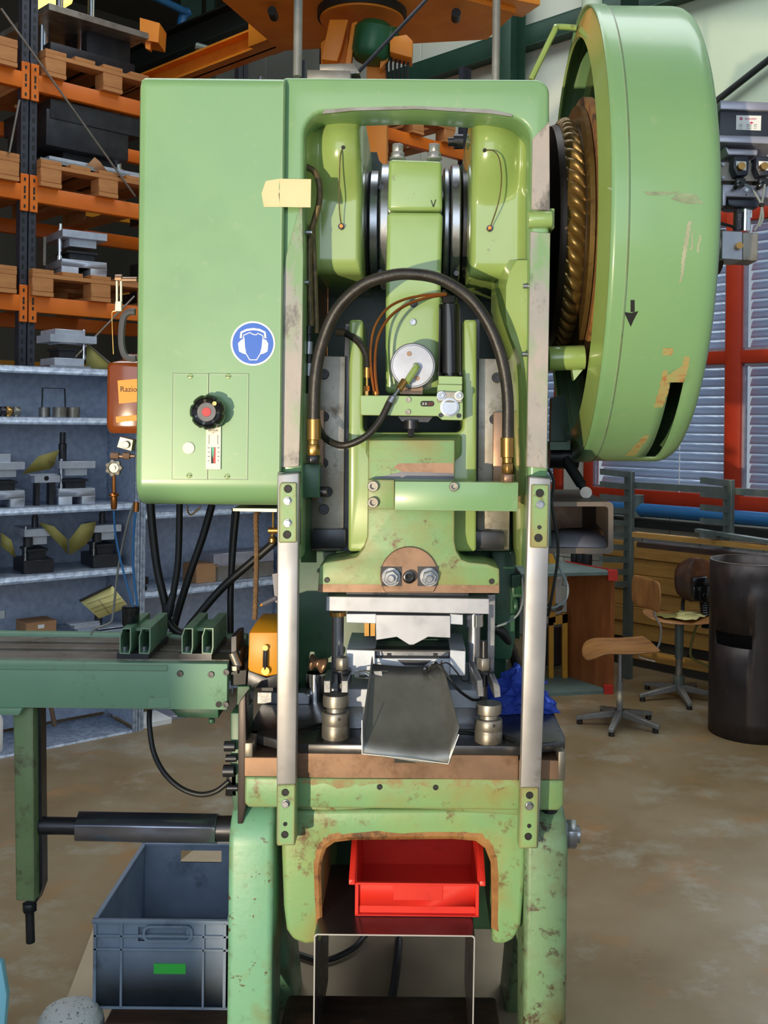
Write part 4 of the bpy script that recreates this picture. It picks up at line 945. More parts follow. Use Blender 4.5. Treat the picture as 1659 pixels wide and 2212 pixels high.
for q in ([(1608, 398), (1620, 404), (1632, 418), (1642, 436), (1646, 446), (1640, 480), (1630, 498)], [(1652, 398), (1650, 420), (1646, 440), (1648, 470), (1640, 490)]):
    b = B(); b.tube([P(x, y, Yv - .01) for x, y in q], .0032, 8); obj('valve_cable', b, M['cable_grey'], vu)
b = B(); b.cyl(P(1641, 442, Yv - .01), P(1650, 444, Yv - .01), .006, n=10); obj('cable_tie', b, M['black'], vu)
b = B(); b.tube([P(1550, 478, Yv + .03), P(1562, 484, Yv + .03), P(1578, 488, Yv + .03), P(1590, 494, Yv + .03)], .004, 8); obj('valve_hose', b, M['black'], vu)
# ================================================================ PUNCH PRESS
YF = 2.36
press = thing('punch_press', 'green open-front eccentric press with big round flywheel guard, centre of the workshop', 'press', (0.0, 2.6, 0.0))
def xw(px, Y): return P(px, 910, Y).x
def zw(py, Y, px=890): return P(px, py, Y).z
def arc(cx, cy, rx, ry, a0, a1, n=6):
    return [(cx + rx * cos(radians(a0 + (a1 - a0) * k / n)), cy - ry * sin(radians(a0 + (a1 - a0) * k / n))) for k in range(n + 1)]

# --- frame: inverted U casting
b = B()
out = [(607, 1212), (609, 166)] + arc(1157, 200, 30, 30, 90, 0) + [(1187, 400), (1183, 1235), (1136, 1240), (1144, 900), (1146, 320)]
out += arc(1098, 300, 48, 46, 0, 80) + [(1050, 246), (900, 236), (760, 240)] + arc(705, 292, 48, 50, 95, 180) + [(655, 700), (650, 1212)]
b.pp(out, YF, 0.13)
frame = obj('frame', b, M['green'], press, bev=.010, seg=3, ang=.5)
b = B()
xl, xr, xil, xir = xw(610, YF) + .002, xw(1185, YF) - .002, xw(652, YF), xw(1146, YF)
zt, zb = zw(172, YF), zw(1210, YF)
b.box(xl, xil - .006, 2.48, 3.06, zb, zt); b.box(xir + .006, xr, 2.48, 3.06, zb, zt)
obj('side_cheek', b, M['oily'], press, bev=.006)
# back wall with a hollowed top edge
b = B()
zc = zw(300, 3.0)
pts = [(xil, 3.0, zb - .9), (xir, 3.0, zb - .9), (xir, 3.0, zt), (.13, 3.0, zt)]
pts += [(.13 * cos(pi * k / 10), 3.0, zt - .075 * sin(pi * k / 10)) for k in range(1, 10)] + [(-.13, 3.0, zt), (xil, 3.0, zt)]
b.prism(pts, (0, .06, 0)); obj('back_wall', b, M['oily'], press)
# bearing housings
def housing(pxa, pxb, pya, pyb, Y, bx, by, br, name, m, flare):
    x0, x1 = xw(pxa, Y), xw(pxb, Y); z1, z0 = zw(pya, Y), zw(pyb, Y)
    N = 22; rows = []
    hx, hz = P(bx, by, Y).x, P(bx, by, Y).z; r0 = br * Y / F
    b = B()
    for j in range(49):
        v = j / 48; z = z0 + (z1 - z0) * v
        row = []
        for i in range(N * 2 + 1):
            u = i / (2 * N); x = x0 + (x1 - x0) * u
            d = sqrt((x - hx) ** 2 + ((z - hz) * .8) ** 2) / r0
            y = Y - .062 * max(0, 1 - d * d) ** 1.7 if d < 1 else Y
            e = min(u, 1 - u, ) * 2
            q = min((u if flare > 0 else 1 - u) / .12, v / .10)
            if q < 1: y += .035 * (1 - sqrt(max(0, 1 - (1 - q) ** 2)))
            w = ((1 - u) if flare > 0 else u)
            if w < .22: y -= .085 * (1 - sin(w / .22 * pi / 2))
            if v > .86: y -= .05 * (1 - cos((v - .86) / .14 * pi / 2))
            row.append(Vector((x, y, z)))
        rows.append(row)
    b.sheet(rows)
    # sides back to the rear
    inner = [r[0] if flare > 0 else r[-1] for r in rows]
    b.sheet([inner, [Vector((p.x, 3.0, p.z)) for p in inner]])
    bot = rows[0]; b.sheet([bot, [Vector((p.x, 3.0, p.z)) for p in bot]])
    return obj(name, b, m, press)
housing(662, 777, 236, 592, 2.50, 738, 325, 92, 'bearing_housing', M['olive'], -1)
housing(1011, 1140, 236, 598, 2.50, 1058, 325, 98, 'bearing_housing', M['olive'], 1)
# flared green casting running down inside the right cheek
b = B()
rows = []
for k in range(25):
    t = k / 24; py = 562 + t * 660
    kx = [(560, 1092), (600, 1068), (690, 1066), (735, 1080), (775, 1099), (1000, 1106), (1230, 1110)]
    c = next(a[1] + (e[1] - a[1]) * (py - a[0]) / (e[0] - a[0]) for a, e in zip(kx, kx[1:]) if py <= e[0])
    rows.append([P(c - 6, py, 2.66), P(c + 2, py, 2.56), P(c + 10, py, 2.49), P(c + 26, py, 2.44), P(1150, py, 2.42)])
b.sheet(rows); obj('inner_rib', b, M['olive'], press)
b = B()
rows = []
for k in range(9):
    t = k / 8; py = 575 + t * 640
    rows.append([P(650, py, 2.40), P(662, py, 2.46), P(674, py, 2.56), P(684, py, 2.7)])
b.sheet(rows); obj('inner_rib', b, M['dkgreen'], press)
# small boss breaking the right cheek edge
b = B(); b.cyl(P(1140, 475, 2.36), P(1192, 474, 2.36), .020, n=20)
b.box(xw(1150, 2.4), xw(1190, 2.4), 2.37, 2.45, zw(495, 2.4), zw(452, 2.4))
obj('cheek_boss', b, M['lime'], press, bev=.003)
# bare machined strips on the cheeks
for pts in ([(604, 1010), (608, 640), (616, 560), (640, 470), (653, 430), (655, 560), (653, 760), (646, 1008)],
            [(1146, 500), (1189, 503), (1181, 1012), (1138, 1008)], [(1150, 300), (1187, 262), (1188, 455), (1148, 452)]):
    b = B(); b.pp(pts, 2.3535, .012); obj('cheek_strip', b, M['green_steel'], press, bev=.0012, seg=1)
b = B(); b.pp([(700, 237), (760, 232), (900, 229), (1060, 236), (1104, 246), (1108, 252), (1060, 245), (900, 235), (760, 239), (696, 246)], 2.3565, .006)
obj('lintel_edge', b, M['steel_dirty'], press)

# --- column behind the throat, and lower body
b = B()
b.pp([(602, 1190), (1098, 1190), (1103, 1420), (1094, 1425), (1092, 1700), (602, 1700)], 2.80, .24)
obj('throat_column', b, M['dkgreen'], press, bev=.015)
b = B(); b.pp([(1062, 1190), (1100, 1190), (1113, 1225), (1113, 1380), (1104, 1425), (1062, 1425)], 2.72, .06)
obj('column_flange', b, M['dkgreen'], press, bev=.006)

# --- crank, connecting rod
cz_ = zw(492, 2.78)
def xdisc(name, pa, pb_, r, m, Yc=2.78, Yp=2.62):
    b = B(); x0, x1 = xw(pa, Yp), xw(pb_, Yp)
    b.lathe((x0, Yc, cz_), (1, 0, 0), [(r - .006, 0), (r, .004), (r, x1 - x0 - .004), (r - .006, x1 - x0)], n=64)
    return obj(name, b, m, press)
xdisc('crank_web', 778, 790, .150, M['steel_dark']); d1 = xdisc('eccentric_ring', 790, 812, .148, M['steel']); d2 = xdisc('eccentric_ring', 814, 836, .166, M['steel'])
xdisc('eccentric_ring', 954, 968, .158, M['steel']); xdisc('eccentric_ring', 970, 992, .166, M['steel']); xdisc('crank_web', 994, 1010, .150, M['steel_dark'])
for px, py, Y in ((824, 404, 2.63), (800, 425, 2.65), (984, 398, 2.63), (822, 588, 2.66), (986, 590, 2.66)):
    b = B(); b.pd(px, py, 6, Y, Y + .03, n=14); obj('ring_screw', b, M['steel_dark'], press)
b = B(); b.cyl((xw(770, 2.62), 2.78, cz_), (xw(1020, 2.62), 2.78, cz_), .10, n=32); obj('crankshaft', b, M['steel_dark'], press)
b = B(); b.pp([(840, 343), (954, 347), (956, 455), (837, 454)], 2.56, .30); obj('rod_cap', b, M['lime'], press, bev=.010, seg=3)
b = B(); b.pp([(836, 457), (957, 458), (953, 600), (950, 852), (832, 850), (833, 620)], 2.555, .26); obj('connecting_rod', b, M['lime'], press, bev=.012, seg=4)
for px in (859, 938):
    b = B(); b.hexa(P(px, 344, 2.66), P(px, 330, 2.66), .018); b.hexa(P(px, 330, 2.66), P(px, 312, 2.66), .0155); b.cyl(P(px, 345, 2.66), P(px, 341, 2.66), .021)
    obj('rod_nut', b, M['steel_flat'], press, bev=.001, seg=1)
b = B(); b.cyl(P(968, 306, 2.8), P(980, 306, 2.8), .012); b.cyl(P(980, 306, 2.8), P(1000, 306, 2.8), .02); obj('grease_plug', b, M['steel_dark'], press)
def socket(par, px, py, r, Y, m='steel_dark', dep=.006, name='socket_screw'):
    a = P(px, py, Y); R = r * Y / F
    b = B(); b.lathe(a, (0, -1, 0), [(R, -.004), (R, dep - .001), (R * .9, dep), (R * .56, dep), (R * .52, dep * .2), (0, dep * .2)], n=18, cap=False)
    return obj(name, b, M[m], par)
def hexbolt(par, px, py, r, Y, m='steel', h=.008, name='hex_bolt'):
    a = P(px, py, Y); R = r * Y / F
    b = B(); b.lathe(a, (0, -1, 0), [(R * 1.25, -.003), (R * 1.25, .0015), (0, .0015)], n=18)
    b.hexa(a, a + Vector((0, -h, 0)), R)
    return obj(name, b, M[m], par, bev=.0006, seg=1)
socket(press, 892, 696, 7, 2.554, 'steel'); socket(press, 893, 655, 9, 2.554, 'steel_dark', .003)
for p0, p1, sx in (((931, 432), (936, 447), 1), ((941, 431), (936, 447), 1)):
    b = B(); a, c = P(*p0, 2.5565), P(*p1, 2.5565); b.cyl(a, c, .0009, n=5); obj('pen_mark', b, M['ink'], press)

# --- slide guides (gibs)
for pts in ([(676, 768), (746, 770), (742, 1148), (738, 1190), (672, 1190)], [(1034, 774), (1106, 776), (1100, 1190), (1030, 1190)]):
    b = B(); b.pp(pts, 2.555, .06); obj('slide_guide', b, M['steel_dirty'], press, bev=.002)
for pts in ([(676, 1143), (747, 1143), (746, 1184), (674, 1186)], [(1010, 1146), (1090, 1150), (1089, 1187), (1010, 1187)]):
    b = B(); b.pp(pts, 2.53, .03); obj('guide_stop', b, M['steel_dark'], press, bev=.002)
for px, py in ((700, 808), (700, 900), (698, 1000), (1073, 816), (1068, 906), (700, 1100), (708, 1062)):
    socket(press, px, py, 11, 2.554)
b = B(); b.pp([(747, 700), (758, 700), (756, 1190), (738, 1190), (744, 770)], 2.57, .14); b.pp([(1024, 690), (1036, 690), (1032, 1190), (1020, 1190)], 2.57, .14)
obj('guide_rail', b, M['steel_dark'], press)
b = B(); b.pp([(1066, 890), (1106, 890), (1104, 1100), (1064, 1100)], 2.53, .03); b.pp([(672, 885), (700, 885), (698, 1080), (672, 1080)], 2.53, .03)
obj('guide_clamp', b, M['steel_brown'], press, bev=.002)

# --- slide (ram)
b = B()
b.pp([(754, 690), (784, 690), (784, 895)] + arc(795, 920, 11, 14, 180, 270) + arc(985, 920, 14, 14, 270, 360) + [(1000, 690), (1030, 690), (1029, 1192), (752, 1192)], 2.49, .22)
slide = obj('slide', b, M['olive'], press, bev=.008, seg=3)
b = B()
b.pp([(796, 950), (983, 950), (982, 1168), (986, 1190), (997, 1208), (1012, 1214), (1052, 1218), (1079, 1228), (1080, 1282), (686, 1280), (690, 1222), (702, 1215), (745, 1208), (770, 1203), (784, 1185), (793, 1160)], 2.415, .16)
b.prism([P(796, 950, 2.417), P(983, 950, 2.417), P(1000, 938, 2.50), P(790, 936, 2.50)], (0, 0, -.05))
ram = obj('ram_head', b, M['green_worn'], press, bev=.005, seg=2)
b = B(); b.pp([(690, 1262), (1078, 1264), (1078, 1281), (687, 1279)], 2.4145, .01); obj('ram_rust_edge', b, M['steel_brown'], press)
b = B(); b.pp([(860, 1001), (980, 1000), (980, 1022), (868, 1019), (850, 1010)], 2.4146, .004); obj('bare_patch', b, M['steel_brown'], press)
b = B(); b.pp([(866, 1019), (980, 1022), (980, 1036), (800, 1034), (830, 1028)], 2.4146, .004); obj('bare_patch', b, M['alu_dark'], press)
for px, py in ((706, 1253), (1062, 1256)): socket(press, px, py, 6, 2.4135, 'black', .002, 'bolt_hole')
# clamp bar across the slide
b = B(); b.pp([(795, 1036), (852, 1037), (852, 1101), (795, 1100)], 2.375, .05); cb = obj('clamp_block', b, M['green_worn'], press, bev=.002)
b = B(); b.pp([(853, 1040), (1120, 1042), (1119, 1105), (852, 1102)], 2.352, .05); cbar = obj('clamp_bar', b, M['green'], press, bev=.002)
for px, py in ((806, 1050), (806, 1085)): socket(press, px, py, 12, 2.375, 'steel_dirty', .012)
socket(press, 980, 1051, 10, 2.352, 'steel_dirty', .012)
# tool clamp disc with two nuts
a = P(884, 1245, 2.412)
b = B()
pts = [(884 + 63 * cos(radians(t)), 1244 - 63 * sin(radians(t))) for t in range(-34, 215, 8)]
b.pp(pts, 2.408, .02); cl = obj('shank_clamp', b, M['steel_brown'], press, bev=.0015, seg=1)
b = B(); b.pp([(822, 1224), (868, 1224), (868, 1266), (826, 1266)], 2.4065, .004); b.pp([(902, 1224), (946, 1224), (944, 1266), (902, 1266)], 2.4065, .004)
obj('nut_recess', b, M['steel_dark'], press)
for px in (845, 927):
    a = P(px, 1246, 2.406)
    b = B(); b.lathe(a, (0, -1, 0), [(.0215, 0), (.0215, .004), (0, .004)], n=24); obj('washer', b, M['steel'], press)
    b = B(); b.cyl(a + Vector((0, -.004, 0)), a + Vector((0, -.022, 0)), .0175, n=6, ph=.3); b.cyl(a + Vector((0, -.02, 0)), a + Vector((0, -.032, 0)), .0085); obj('clamp_nut', b, M['steel'], press, bev=.0012, seg=1)
socket(press, 884, 1245, 14, 2.408, 'plastic', .014)

# --- stroke counter block, adjuster and cylinder
b = B(); b.pp([(778, 854), (1000, 856), (1000, 908), (955, 907), (945, 899), (779, 897)], 2.425, .06); obj('adjuster_bar', b, M['lime'], press, bev=.0015, seg=1)
b = B(); b.pp([(945, 830), (999, 831), (998, 858), (944, 857)], 2.43, .06); obj('adjuster_block', b, M['lime'], press, bev=.0015, seg=1)
b = B(); b.pp([(947, 812), (999, 813), (999, 832), (947, 831)], 2.44, .05); obj('adjuster_block', b, M['lime'], press, bev=.0015, seg=1)
b = B(); b.pp([(945, 845), (998, 847), (998, 870), (945, 868)], 2.418, .012); obj('adjuster_plate', b, M['steel_dirty'], press, bev=.001, seg=1)
for px, m in ((953, 'steel'), (991, 'white')):
    a = P(px, 855, 2.418); b = B(); b.lathe(a, (0, -1, 0), [(.0105, 0), (.0105, .004), (0.007, .004)], n=20, cap=False); obj('washer', b, M[m], press)
    socket(press, px, 855, 6.5, 2.414, 'steel', .008)
b = B(); b.lathe(P(971, 880, 2.425), (0, -1, 0), [(.022, 0), (.022, .008), (.017, .0085), (.017, .006), (0, .006)], n=28, cap=False); obj('adjuster_cap', b, M['steel'], press)
for px, py in ((952, 897), (991, 898)): socket(press, px, py, 5, 2.423, 'steel_dark', .003)
for px, py in ((882, 863), (881, 890)): socket(press, px, py, 6, 2.424, 'steel_dirty', .005)
b = B(); pts = rrect(908, 938, 866, 878, 5.5, 4); b.pp(pts, 2.4235, .006); obj('counter_window', b, M['ink'], press)
for px, ch, m in ((914, '0', 'white'), (920, '0', 'white'), (927, '3', 'ink_red'), (933, '7', 'ink_red')):
    text(ch, .0085, M[m], press, P(px, 872.5, 2.4228), name='counter_digit')
b = B(); b.pd(892, 790, 48, 2.47, 2.50, n=48); b.pd(892, 790, 45, 2.466, 2.48, n=48); disc = obj('pressure_disc', b, M['steel_flat'], press, bev=.0015, seg=1)
b = B(); b.pd(892, 790, 49.3, 2.475, 2.52, n=48); obj('disc_rim', b, M['steel_dark'], press)
for px, py in ((884, 764), (901, 817)):
    b = B(); b.pd(px, py, 5.5, 2.4645, 2.47, n=16); obj('disc_hole', b, M['steel_brown'], press)
b = B(); b.pp([(864, 826), (913, 828), (913, 852), (864, 851)], 2.50, .05); obj('disc_foot', b, M['steel_brown'], press)
b = B(); b.lathe(P(972, 812, 2.50), P(970, 645, 2.50) - P(972, 812, 2.50), [(.020, 0), (.020, .006), (.0255, .006), (.0255, .172), (.02, .176), (.02, .188)], n=32); obj('air_cylinder', b, M['plastic'], press)
for px in (948, 995):
    b = B(); b.cyl(P(px, 810, 2.47), P(px + (3 if px < 960 else -2), 668, 2.47), .0022, n=8); b.cyl(P(px, 812, 2.47), P(px, 803, 2.47), .0045, n=8); obj('tie_rod', b, M['steel_dark'], press)
b = B(); b.cyl(P(970, 655, 2.48), P(970, 640, 2.48), .016, n=6); b.cyl(P(970, 642, 2.48), P(958, 630, 2.46), .006, n=10); obj('cylinder_fitting', b, M['steel_dark'], press)
b = B(); b.pp([(860, 900), (935, 900), (925, 912), (868, 910)], 2.45, .04); b.cyl(P(888, 908, 2.45), P(888, 926, 2.45), .017, n=20); b.cyl(P(888, 926, 2.45), P(888, 942, 2.45), .009, n=6); obj('adjuster_spindle', b, M['steel_dark'], press)
# --- hoses on the slide
def hose(name, pts, r, m, par=press, n=12, sm=6):
    b = B(); b.tube([P(*p) for p in pts], r, n, sm); return obj(name, b, M[m], par)
hose('hydraulic_hose', [(678, 912, 2.36), (681, 820, 2.355), (695, 745, 2.35), (727, 670, 2.34), (780, 618, 2.33), (840, 596, 2.325), (890, 592, 2.325), (950, 603, 2.325), (1010, 640, 2.33), (1052, 695, 2.335), (1081, 765, 2.34), (1096, 850, 2.345), (1097, 952, 2.35)], .0138, 'hose', sm=8)
def fitting(px, a, segs, Y):
    for i, (y0, y1, r, hexa_, m) in enumerate(segs):
        b = B()
        p0, p1 = P(px[0], y0, Y), P(px[1], y1, Y)
        (b.hexa if hexa_ else b.cyl)(p0, p1, r)
        obj('hose_fitting', b, M[m], press, bev=.0008, seg=1)
fitting((678, 678), 0, [(905, 950, .0155, 0, 'brass')], 2.36)
fitting((677, 677), 0, [(950, 960, .012, 0, 'brass'), (960, 984, .0145, 1, 'brass'), (984, 1000, .017, 1, 'steel_dark')], 2.36)
fitting((1096, 1096), 0, [(945, 988, .0155, 0, 'brass'), (988, 1000, .012, 0, 'brass'), (1000, 1022, .0145, 1, 'brass'), (1024, 1041, .017, 1, 'steel_brown')], 2.35)
hose('pressure_hose', [(842, 868, 2.41), (820, 910, 2.40), (790, 943, 2.395), (745, 962, 2.40), (710, 952, 2.42), (690, 928, 2.45), (684, 900, 2.47)], .0082, 'hose')
b = B(); b.cyl(P(849, 858, 2.413), P(842, 870, 2.41), .0095); b.cyl(P(862, 840, 2.42), P(849, 858, 2.413), .004); obj('hose_fitting', b, M['steel'], press)
b = B(); b.cyl(P(874, 822, 2.43), P(862, 842, 2.42), .0085, n=10); obj('hose_fitting', b, M['brass'], press)
b = B(); b.tube([P(898, 790, 2.468), P(899, 794, 2.45), P(890, 808, 2.44), P(878, 826, 2.43)], .0085, 10); obj('disc_elbow', b, M['olive'], press)
hose('short_hose', [(730, 718, 2.52), (752, 722, 2.50), (778, 742, 2.48), (792, 770, 2.47), (793, 798, 2.46)], .009, 'hose')
b = B(); b.cyl(P(793, 794, 2.46), P(793, 816, 2.46), .0085); b.cyl(P(793, 816, 2.46), P(793, 836, 2.46), .0035); b.hexa(P(792, 834, 2.46), P(792, 845, 2.46), .008); b.hexa(P(792, 845, 2.46), P(792, 855, 2.46), .0065); obj('hose_fitting', b, M['brass'], press)
hose('copper_tube', [(809, 852, 2.45), (802, 800, 2.45), (801, 750, 2.45), (810, 705, 2.45), (835, 668, 2.45), (870, 648, 2.45), (915, 638, 2.45), (962, 634, 2.45)], .0032, 'copper', n=8)
hose('copper_tube', [(816, 852, 2.445), (810, 795, 2.445), (815, 735, 2.445), (836, 692, 2.445), (870, 663, 2.445), (915, 645, 2.445), (965, 636, 2.447)], .0036, 'copper', n=8)
b = B(); b.cyl(P(812, 854, 2.45), P(812, 846, 2.45), .008); obj('tube_fitting', b, M['copper'], press)
# oil lines on the bearing housings
hose('oil_line', [(741, 318, 2.445), (735, 340, 2.43), (733, 400, 2.45), (733, 450, 2.47), (737, 486, 2.485)], .0016, 'braid', n=6)
hose('oil_line', [(1047, 324, 2.44), (1066, 326, 2.42), (1079, 345, 2.42), (1083, 390, 2.44), (1076, 440, 2.46), (1060, 488, 2.485)], .0016, 'braid', n=6)
for px, py in ((741, 318), (1047, 324)):
    b = B(); b.pd(px, py, 4, 2.436, 2.46, n=10); obj('oil_port', b, M['ink'], press)
for px, py in ((737, 489), (1058, 493)):
    b = B(); b.pd(px, py, 7, 2.494, 2.51, n=12); obj('oil_port', b, M['steel_dark'], press)
    b = B(); b.pd(px, py - 1, 4, 2.482, 2.50, n=12); obj('oil_nipple', b, M['copper'], press)
hose('braided_hose', [(662, 360, 2.43), (680, 372, 2.425), (690, 400, 2.42), (689, 440, 2.425), (678, 480, 2.43), (669, 520, 2.435), (669, 620, 2.44), (672, 705, 2.44)], .0075, 'braid')
hose('braided_hose', [(676, 485, 2.45), (679, 560, 2.45), (682, 640, 2.45), (684, 720, 2.45)], .006, 'braid')
for y0, y1, r, m in ((705, 722, .0085, 'steel_dark'), (724, 738, .007, 'steel_dark'), (738, 765, .0095, 'steel'), (765, 785, .006, 'steel_dark'), (785, 812, .0085, 'steel'), (812, 850, .006, 'steel_dark')):
    b = B(); b.cyl(P(668, y0, 2.44), P(667, y1, 2.44), r, n=12); obj('hose_coupling', b, M[m], press)
for px, py in ((668, 502), (661, 610), (1137, 618), (1135, 765)):
    b = B(); b.cyl(P(px - 7, py, 2.40), P(px + 6, py, 2.40), .006, n=12); obj('stop_pin', b, M['steel'], press)
b = B(); b.pp([(648, 1003), (690, 1003), (690, 1075), (648, 1075)], 2.39, .07); obj('limit_switch_box', b, M['dkgreen'], press, bev=.002)
b = B(); b.cyl(P(690, 1062, 2.42), P(706, 1062, 2.42), .012, n=12); b.box(xw(690, 2.44), xw(700, 2.44), 2.42, 2.47, zw(1085, 2.44), zw(1010, 2.44)); obj('limit_switch_plunger', b, M['steel_dark'], press)

# --- left side cover with control panel
YC = 2.335
x0, x1 = xw(292, YC), xw(607, YC) ; zt_, zb_ = zw(164, YC, 450), zw(1094, YC, 450)
def cover_prof(inset, zi=0):
    rt, rb = .022, .055; pr = []
    yb = 2.95
    pr.append((yb, zb_ + zi))
    for k in range(9):
        t = pi / 2 * k / 8; pr.append((YC + inset + rb - rb * sin(t), zb_ + zi + rb - rb * cos(t)))
    pr.append((YC + inset, zb_ + zi + rb + .006)); pr.append((YC + inset, zt_ - zi - rt - .004))
    for k in range(9):
        t = pi / 2 * k / 8; pr.append((YC + inset + rt - rt * cos(t), zt_ - zi - rt + rt * sin(t)))
    pr.append((yb, zt_ - zi))
    return pr
b = B(); sk = -.0105
def cov(x, inset, zi): return [(x + (z - zb_) * .0, y, z) for y, z in cover_prof(inset, zi)]
b.loft([cov(x0, .012, .01), cov(x0 + .004, .004, .003), cov(x0 + .012, 0, 0), cov(x0 + .018, 0, 0), cov(x1 - .008, 0, 0), cov(x1 - .003, 0, 0), cov(x1, .004, .002)])
cover = obj('side_cover', b, M['green'], press)
for (a, c) in ((373, 449.3), (450.3, 536)):
    b = B(); b.pb(a - .7, 806.3, c + .7, 1035.7, YC - .0004, .002); obj('plate_seam', b, M['girder'], press)
    b = B(); b.pb(a + .3, 807.2, c - .3, 1034.8, YC - .0008, .0015); pnl = obj('control_plate', b, M['green'], press)
for px, py in ((411, 813), (493, 813), (409, 1027), (491, 1029)):
    a = P(px, py, YC - .0006); b = B(); R = .0062
    b.lathe(a, (0, -1, 0), [(R, 0), (R, .0014), (R * .8, .002), (0, .002)], n=16); o = obj('plate_screw', b, M['lime'], press)
    b = B(); b.box(a.x - R, a.x + R, a.y - .0026, a.y - .0018, a.z - .0006, a.z + .0006); obj('screw_slot', b, M['ink'], o)
    o.children[0].rotation_euler = (0, 0, 0)
b = B(); b.pd(407, 968, 13, YC - .0045, YC, n=28); obj('blanking_plug', b, M['cream'], press, bev=.0008, seg=1)
# star knob
kc = P(446, 890, YC - .05); R = .0395
b = B(); loops = []
for r, h in ((.3, .048), (.34, .040), (.94, .030), (1, .024), (1, .010), (.95, .004), (.82, -.002), (.72, .002), (.45, .004), (.44, .001)):
    l = []
    for k in range(72):
        t = 2 * pi * k / 72
        notch = 1 - (.10 * max(0, cos(7 * t + .4)) ** 6 if r > .8 else 0)
        rr = R * r * notch
        l.append((kc.x + rr * cos(t), kc.y + h, kc.z + rr * sin(t)))
    loops.append(l)
b.loft(loops); knob = obj('star_knob', b, M['plastic'], press)
b = B(); b.lathe(kc + Vector((0, .0035, 0)), (0, -1, 0), [(.021, 0), (.0205, .003), (0, .003)], n=32); obj('knob_disc', b, M['steel_dark'], knob)
b = B(); b.lathe(kc + Vector((0, .0005, 0)), (0, -1, 0), [(.0105, 0), (.010, .0015), (0, .0015)], n=24); obj('knob_badge', b, M['ink_red'], knob)
b = B(); b.lathe(kc + Vector((.018, .002, .019)), (0, -1, 0), [(.0045, 0), (.0045, .005), (.0025, .005), (.0025, .002), (0, .002)], n=14, cap=False); obj('knob_index', b, M['brass'], knob)
b = B(); b.cyl((kc.x, kc.y + .03, kc.z), (kc.x, YC, kc.z), .013, n=20); obj('knob_spindle', b, M['plastic'], press)
# scale plate
b = B(); b.pb(444.5, 920, 477, 1014, YC - .006, .004); scale = obj('scale_plate', b, M['cream'], press, bev=.0006, seg=1)
Yt = YC - .0063
text('BEUTLER', .0055, M['ink'], scale, P(460.5, 930, Yt)); text('LYSS', .003, M['ink_red'], scale, P(460.5, 934.5, Yt))
for px in (451.5, 470.5):
    b = B()
    for k in range(7): b.pb(px - .8, 940 + k * 2.9, px + .8, 942 + k * 2.9, Yt, .0004)
    obj('scale_text', b, M['ink'], scale)
b = B(); b.pb(456, 966, 465.6, 1001, Yt, .0005); obj('scale_slot', b, M['ink'], scale)
b = B(); b.pp([(457.6, 966.5), (462.3, 966.5), (462, 982), (460.4, 990), (458.6, 984)], Yt - .0003, .0004); obj('scale_green', b, M['ink_green'], scale)
b = B(); b.pp([(462.6, 966.5), (465.6, 966.5), (465.6, 1001), (461, 1001), (460.5, 992)], Yt - .0003, .0004); obj('scale_red', b, M['ink_red'], scale)
for k, tx in enumerate(('200', '150', '100', '50')):
    for px in (450.6, 471.4): text(tx, .0038, M['ink'], scale, P(px, 967.5 + k * 9.3, Yt), name='scale_number')
# ear-protection sign
sc = P(546.5, 742, YC - .0006)
b = B(); b.lathe(sc, (0, -1, 0), [(.0502, 0), (.0502, .0008), (0, .0008)], n=64); sign = obj('ear_protection_sign', b, M['white'], press)
b = B(); b.lathe(sc + Vector((0, -.0008, 0)), (0, -1, 0), [(.0462, 0), (.0462, .0004), (0, .0004)], n=64); obj('sign_disc', b, M['blue_sign'], sign)
def SG(x, y): return (220 + .2486 * x, 600 + .2486 * y)
Ys = YC - .0024
def strip(pts, w, Y):
    b = B(); q = [P(*SG(*p), Y) for p in pts]
    L_, R_ = [], []
    for i, p in enumerate(q):
        t = (q[min(i + 1, len(q) - 1)] - q[max(i - 1, 0)]).normalized(); nn = Vector((-t.z, 0, t.x)) * w
        L_.append(p + nn); R_.append(p - nn)
    b.loft([[l, r, r + Vector((0, .0003, 0)), l + Vector((0, .0003, 0))] for l, r in zip(L_, R_)])
    return b
arcp = [(1207, 525), (1212, 475), (1260, 453), (1315, 446), (1370, 453), (1416, 475), (1421, 525)]
obj('sign_headband', strip([(x, y) for x, y in arcp], .0024, Ys), M['white'], sign)
obj('sign_face_line', strip([(1235, 520), (1240, 600), (1250, 655), (1285, 713), (1345, 713), (1380, 655), (1393, 600), (1400, 520)], .0011, Ys), M['white'], sign)
obj('sign_hair_line', strip([(1228, 525), (1234, 497), (1255, 490), (1285, 476), (1310, 490), (1340, 497), (1355, 483), (1375, 492), (1395, 500), (1404, 525)], .001, Ys), M['white'], sign)
for pts in ([(1205, 545), (1230, 528), (1238, 600), (1252, 665), (1225, 658), (1192, 640), (1183, 570)], [(1398, 530), (1428, 540), (1446, 572), (1440, 640), (1408, 658), (1380, 664), (1394, 600)]):
    b = B(); b.pp([SG(*p) for p in pts], Ys - .0002, .0004); obj('sign_earmuff', b, M['white'], sign)
# masking tape across the seam
for pts in ([(565, 418), (574, 391), (604, 386), (603, 405), (605, 447), (570, 447)], [(603.5, 386), (672, 387), (671, 448), (605.5, 447), (602, 420), (605, 405)]):
    b = B(); b.pp(pts, YC - .0012, .0008); obj('masking_tape', b, M['tape'], press)
# plate hanging beneath the cover
b = B(); b.pp([(503, 1098), (598, 1099), (598, 1106), (503, 1104)], 2.40, .2); obj('cable_tray', b, M['steel_dirty'], press)

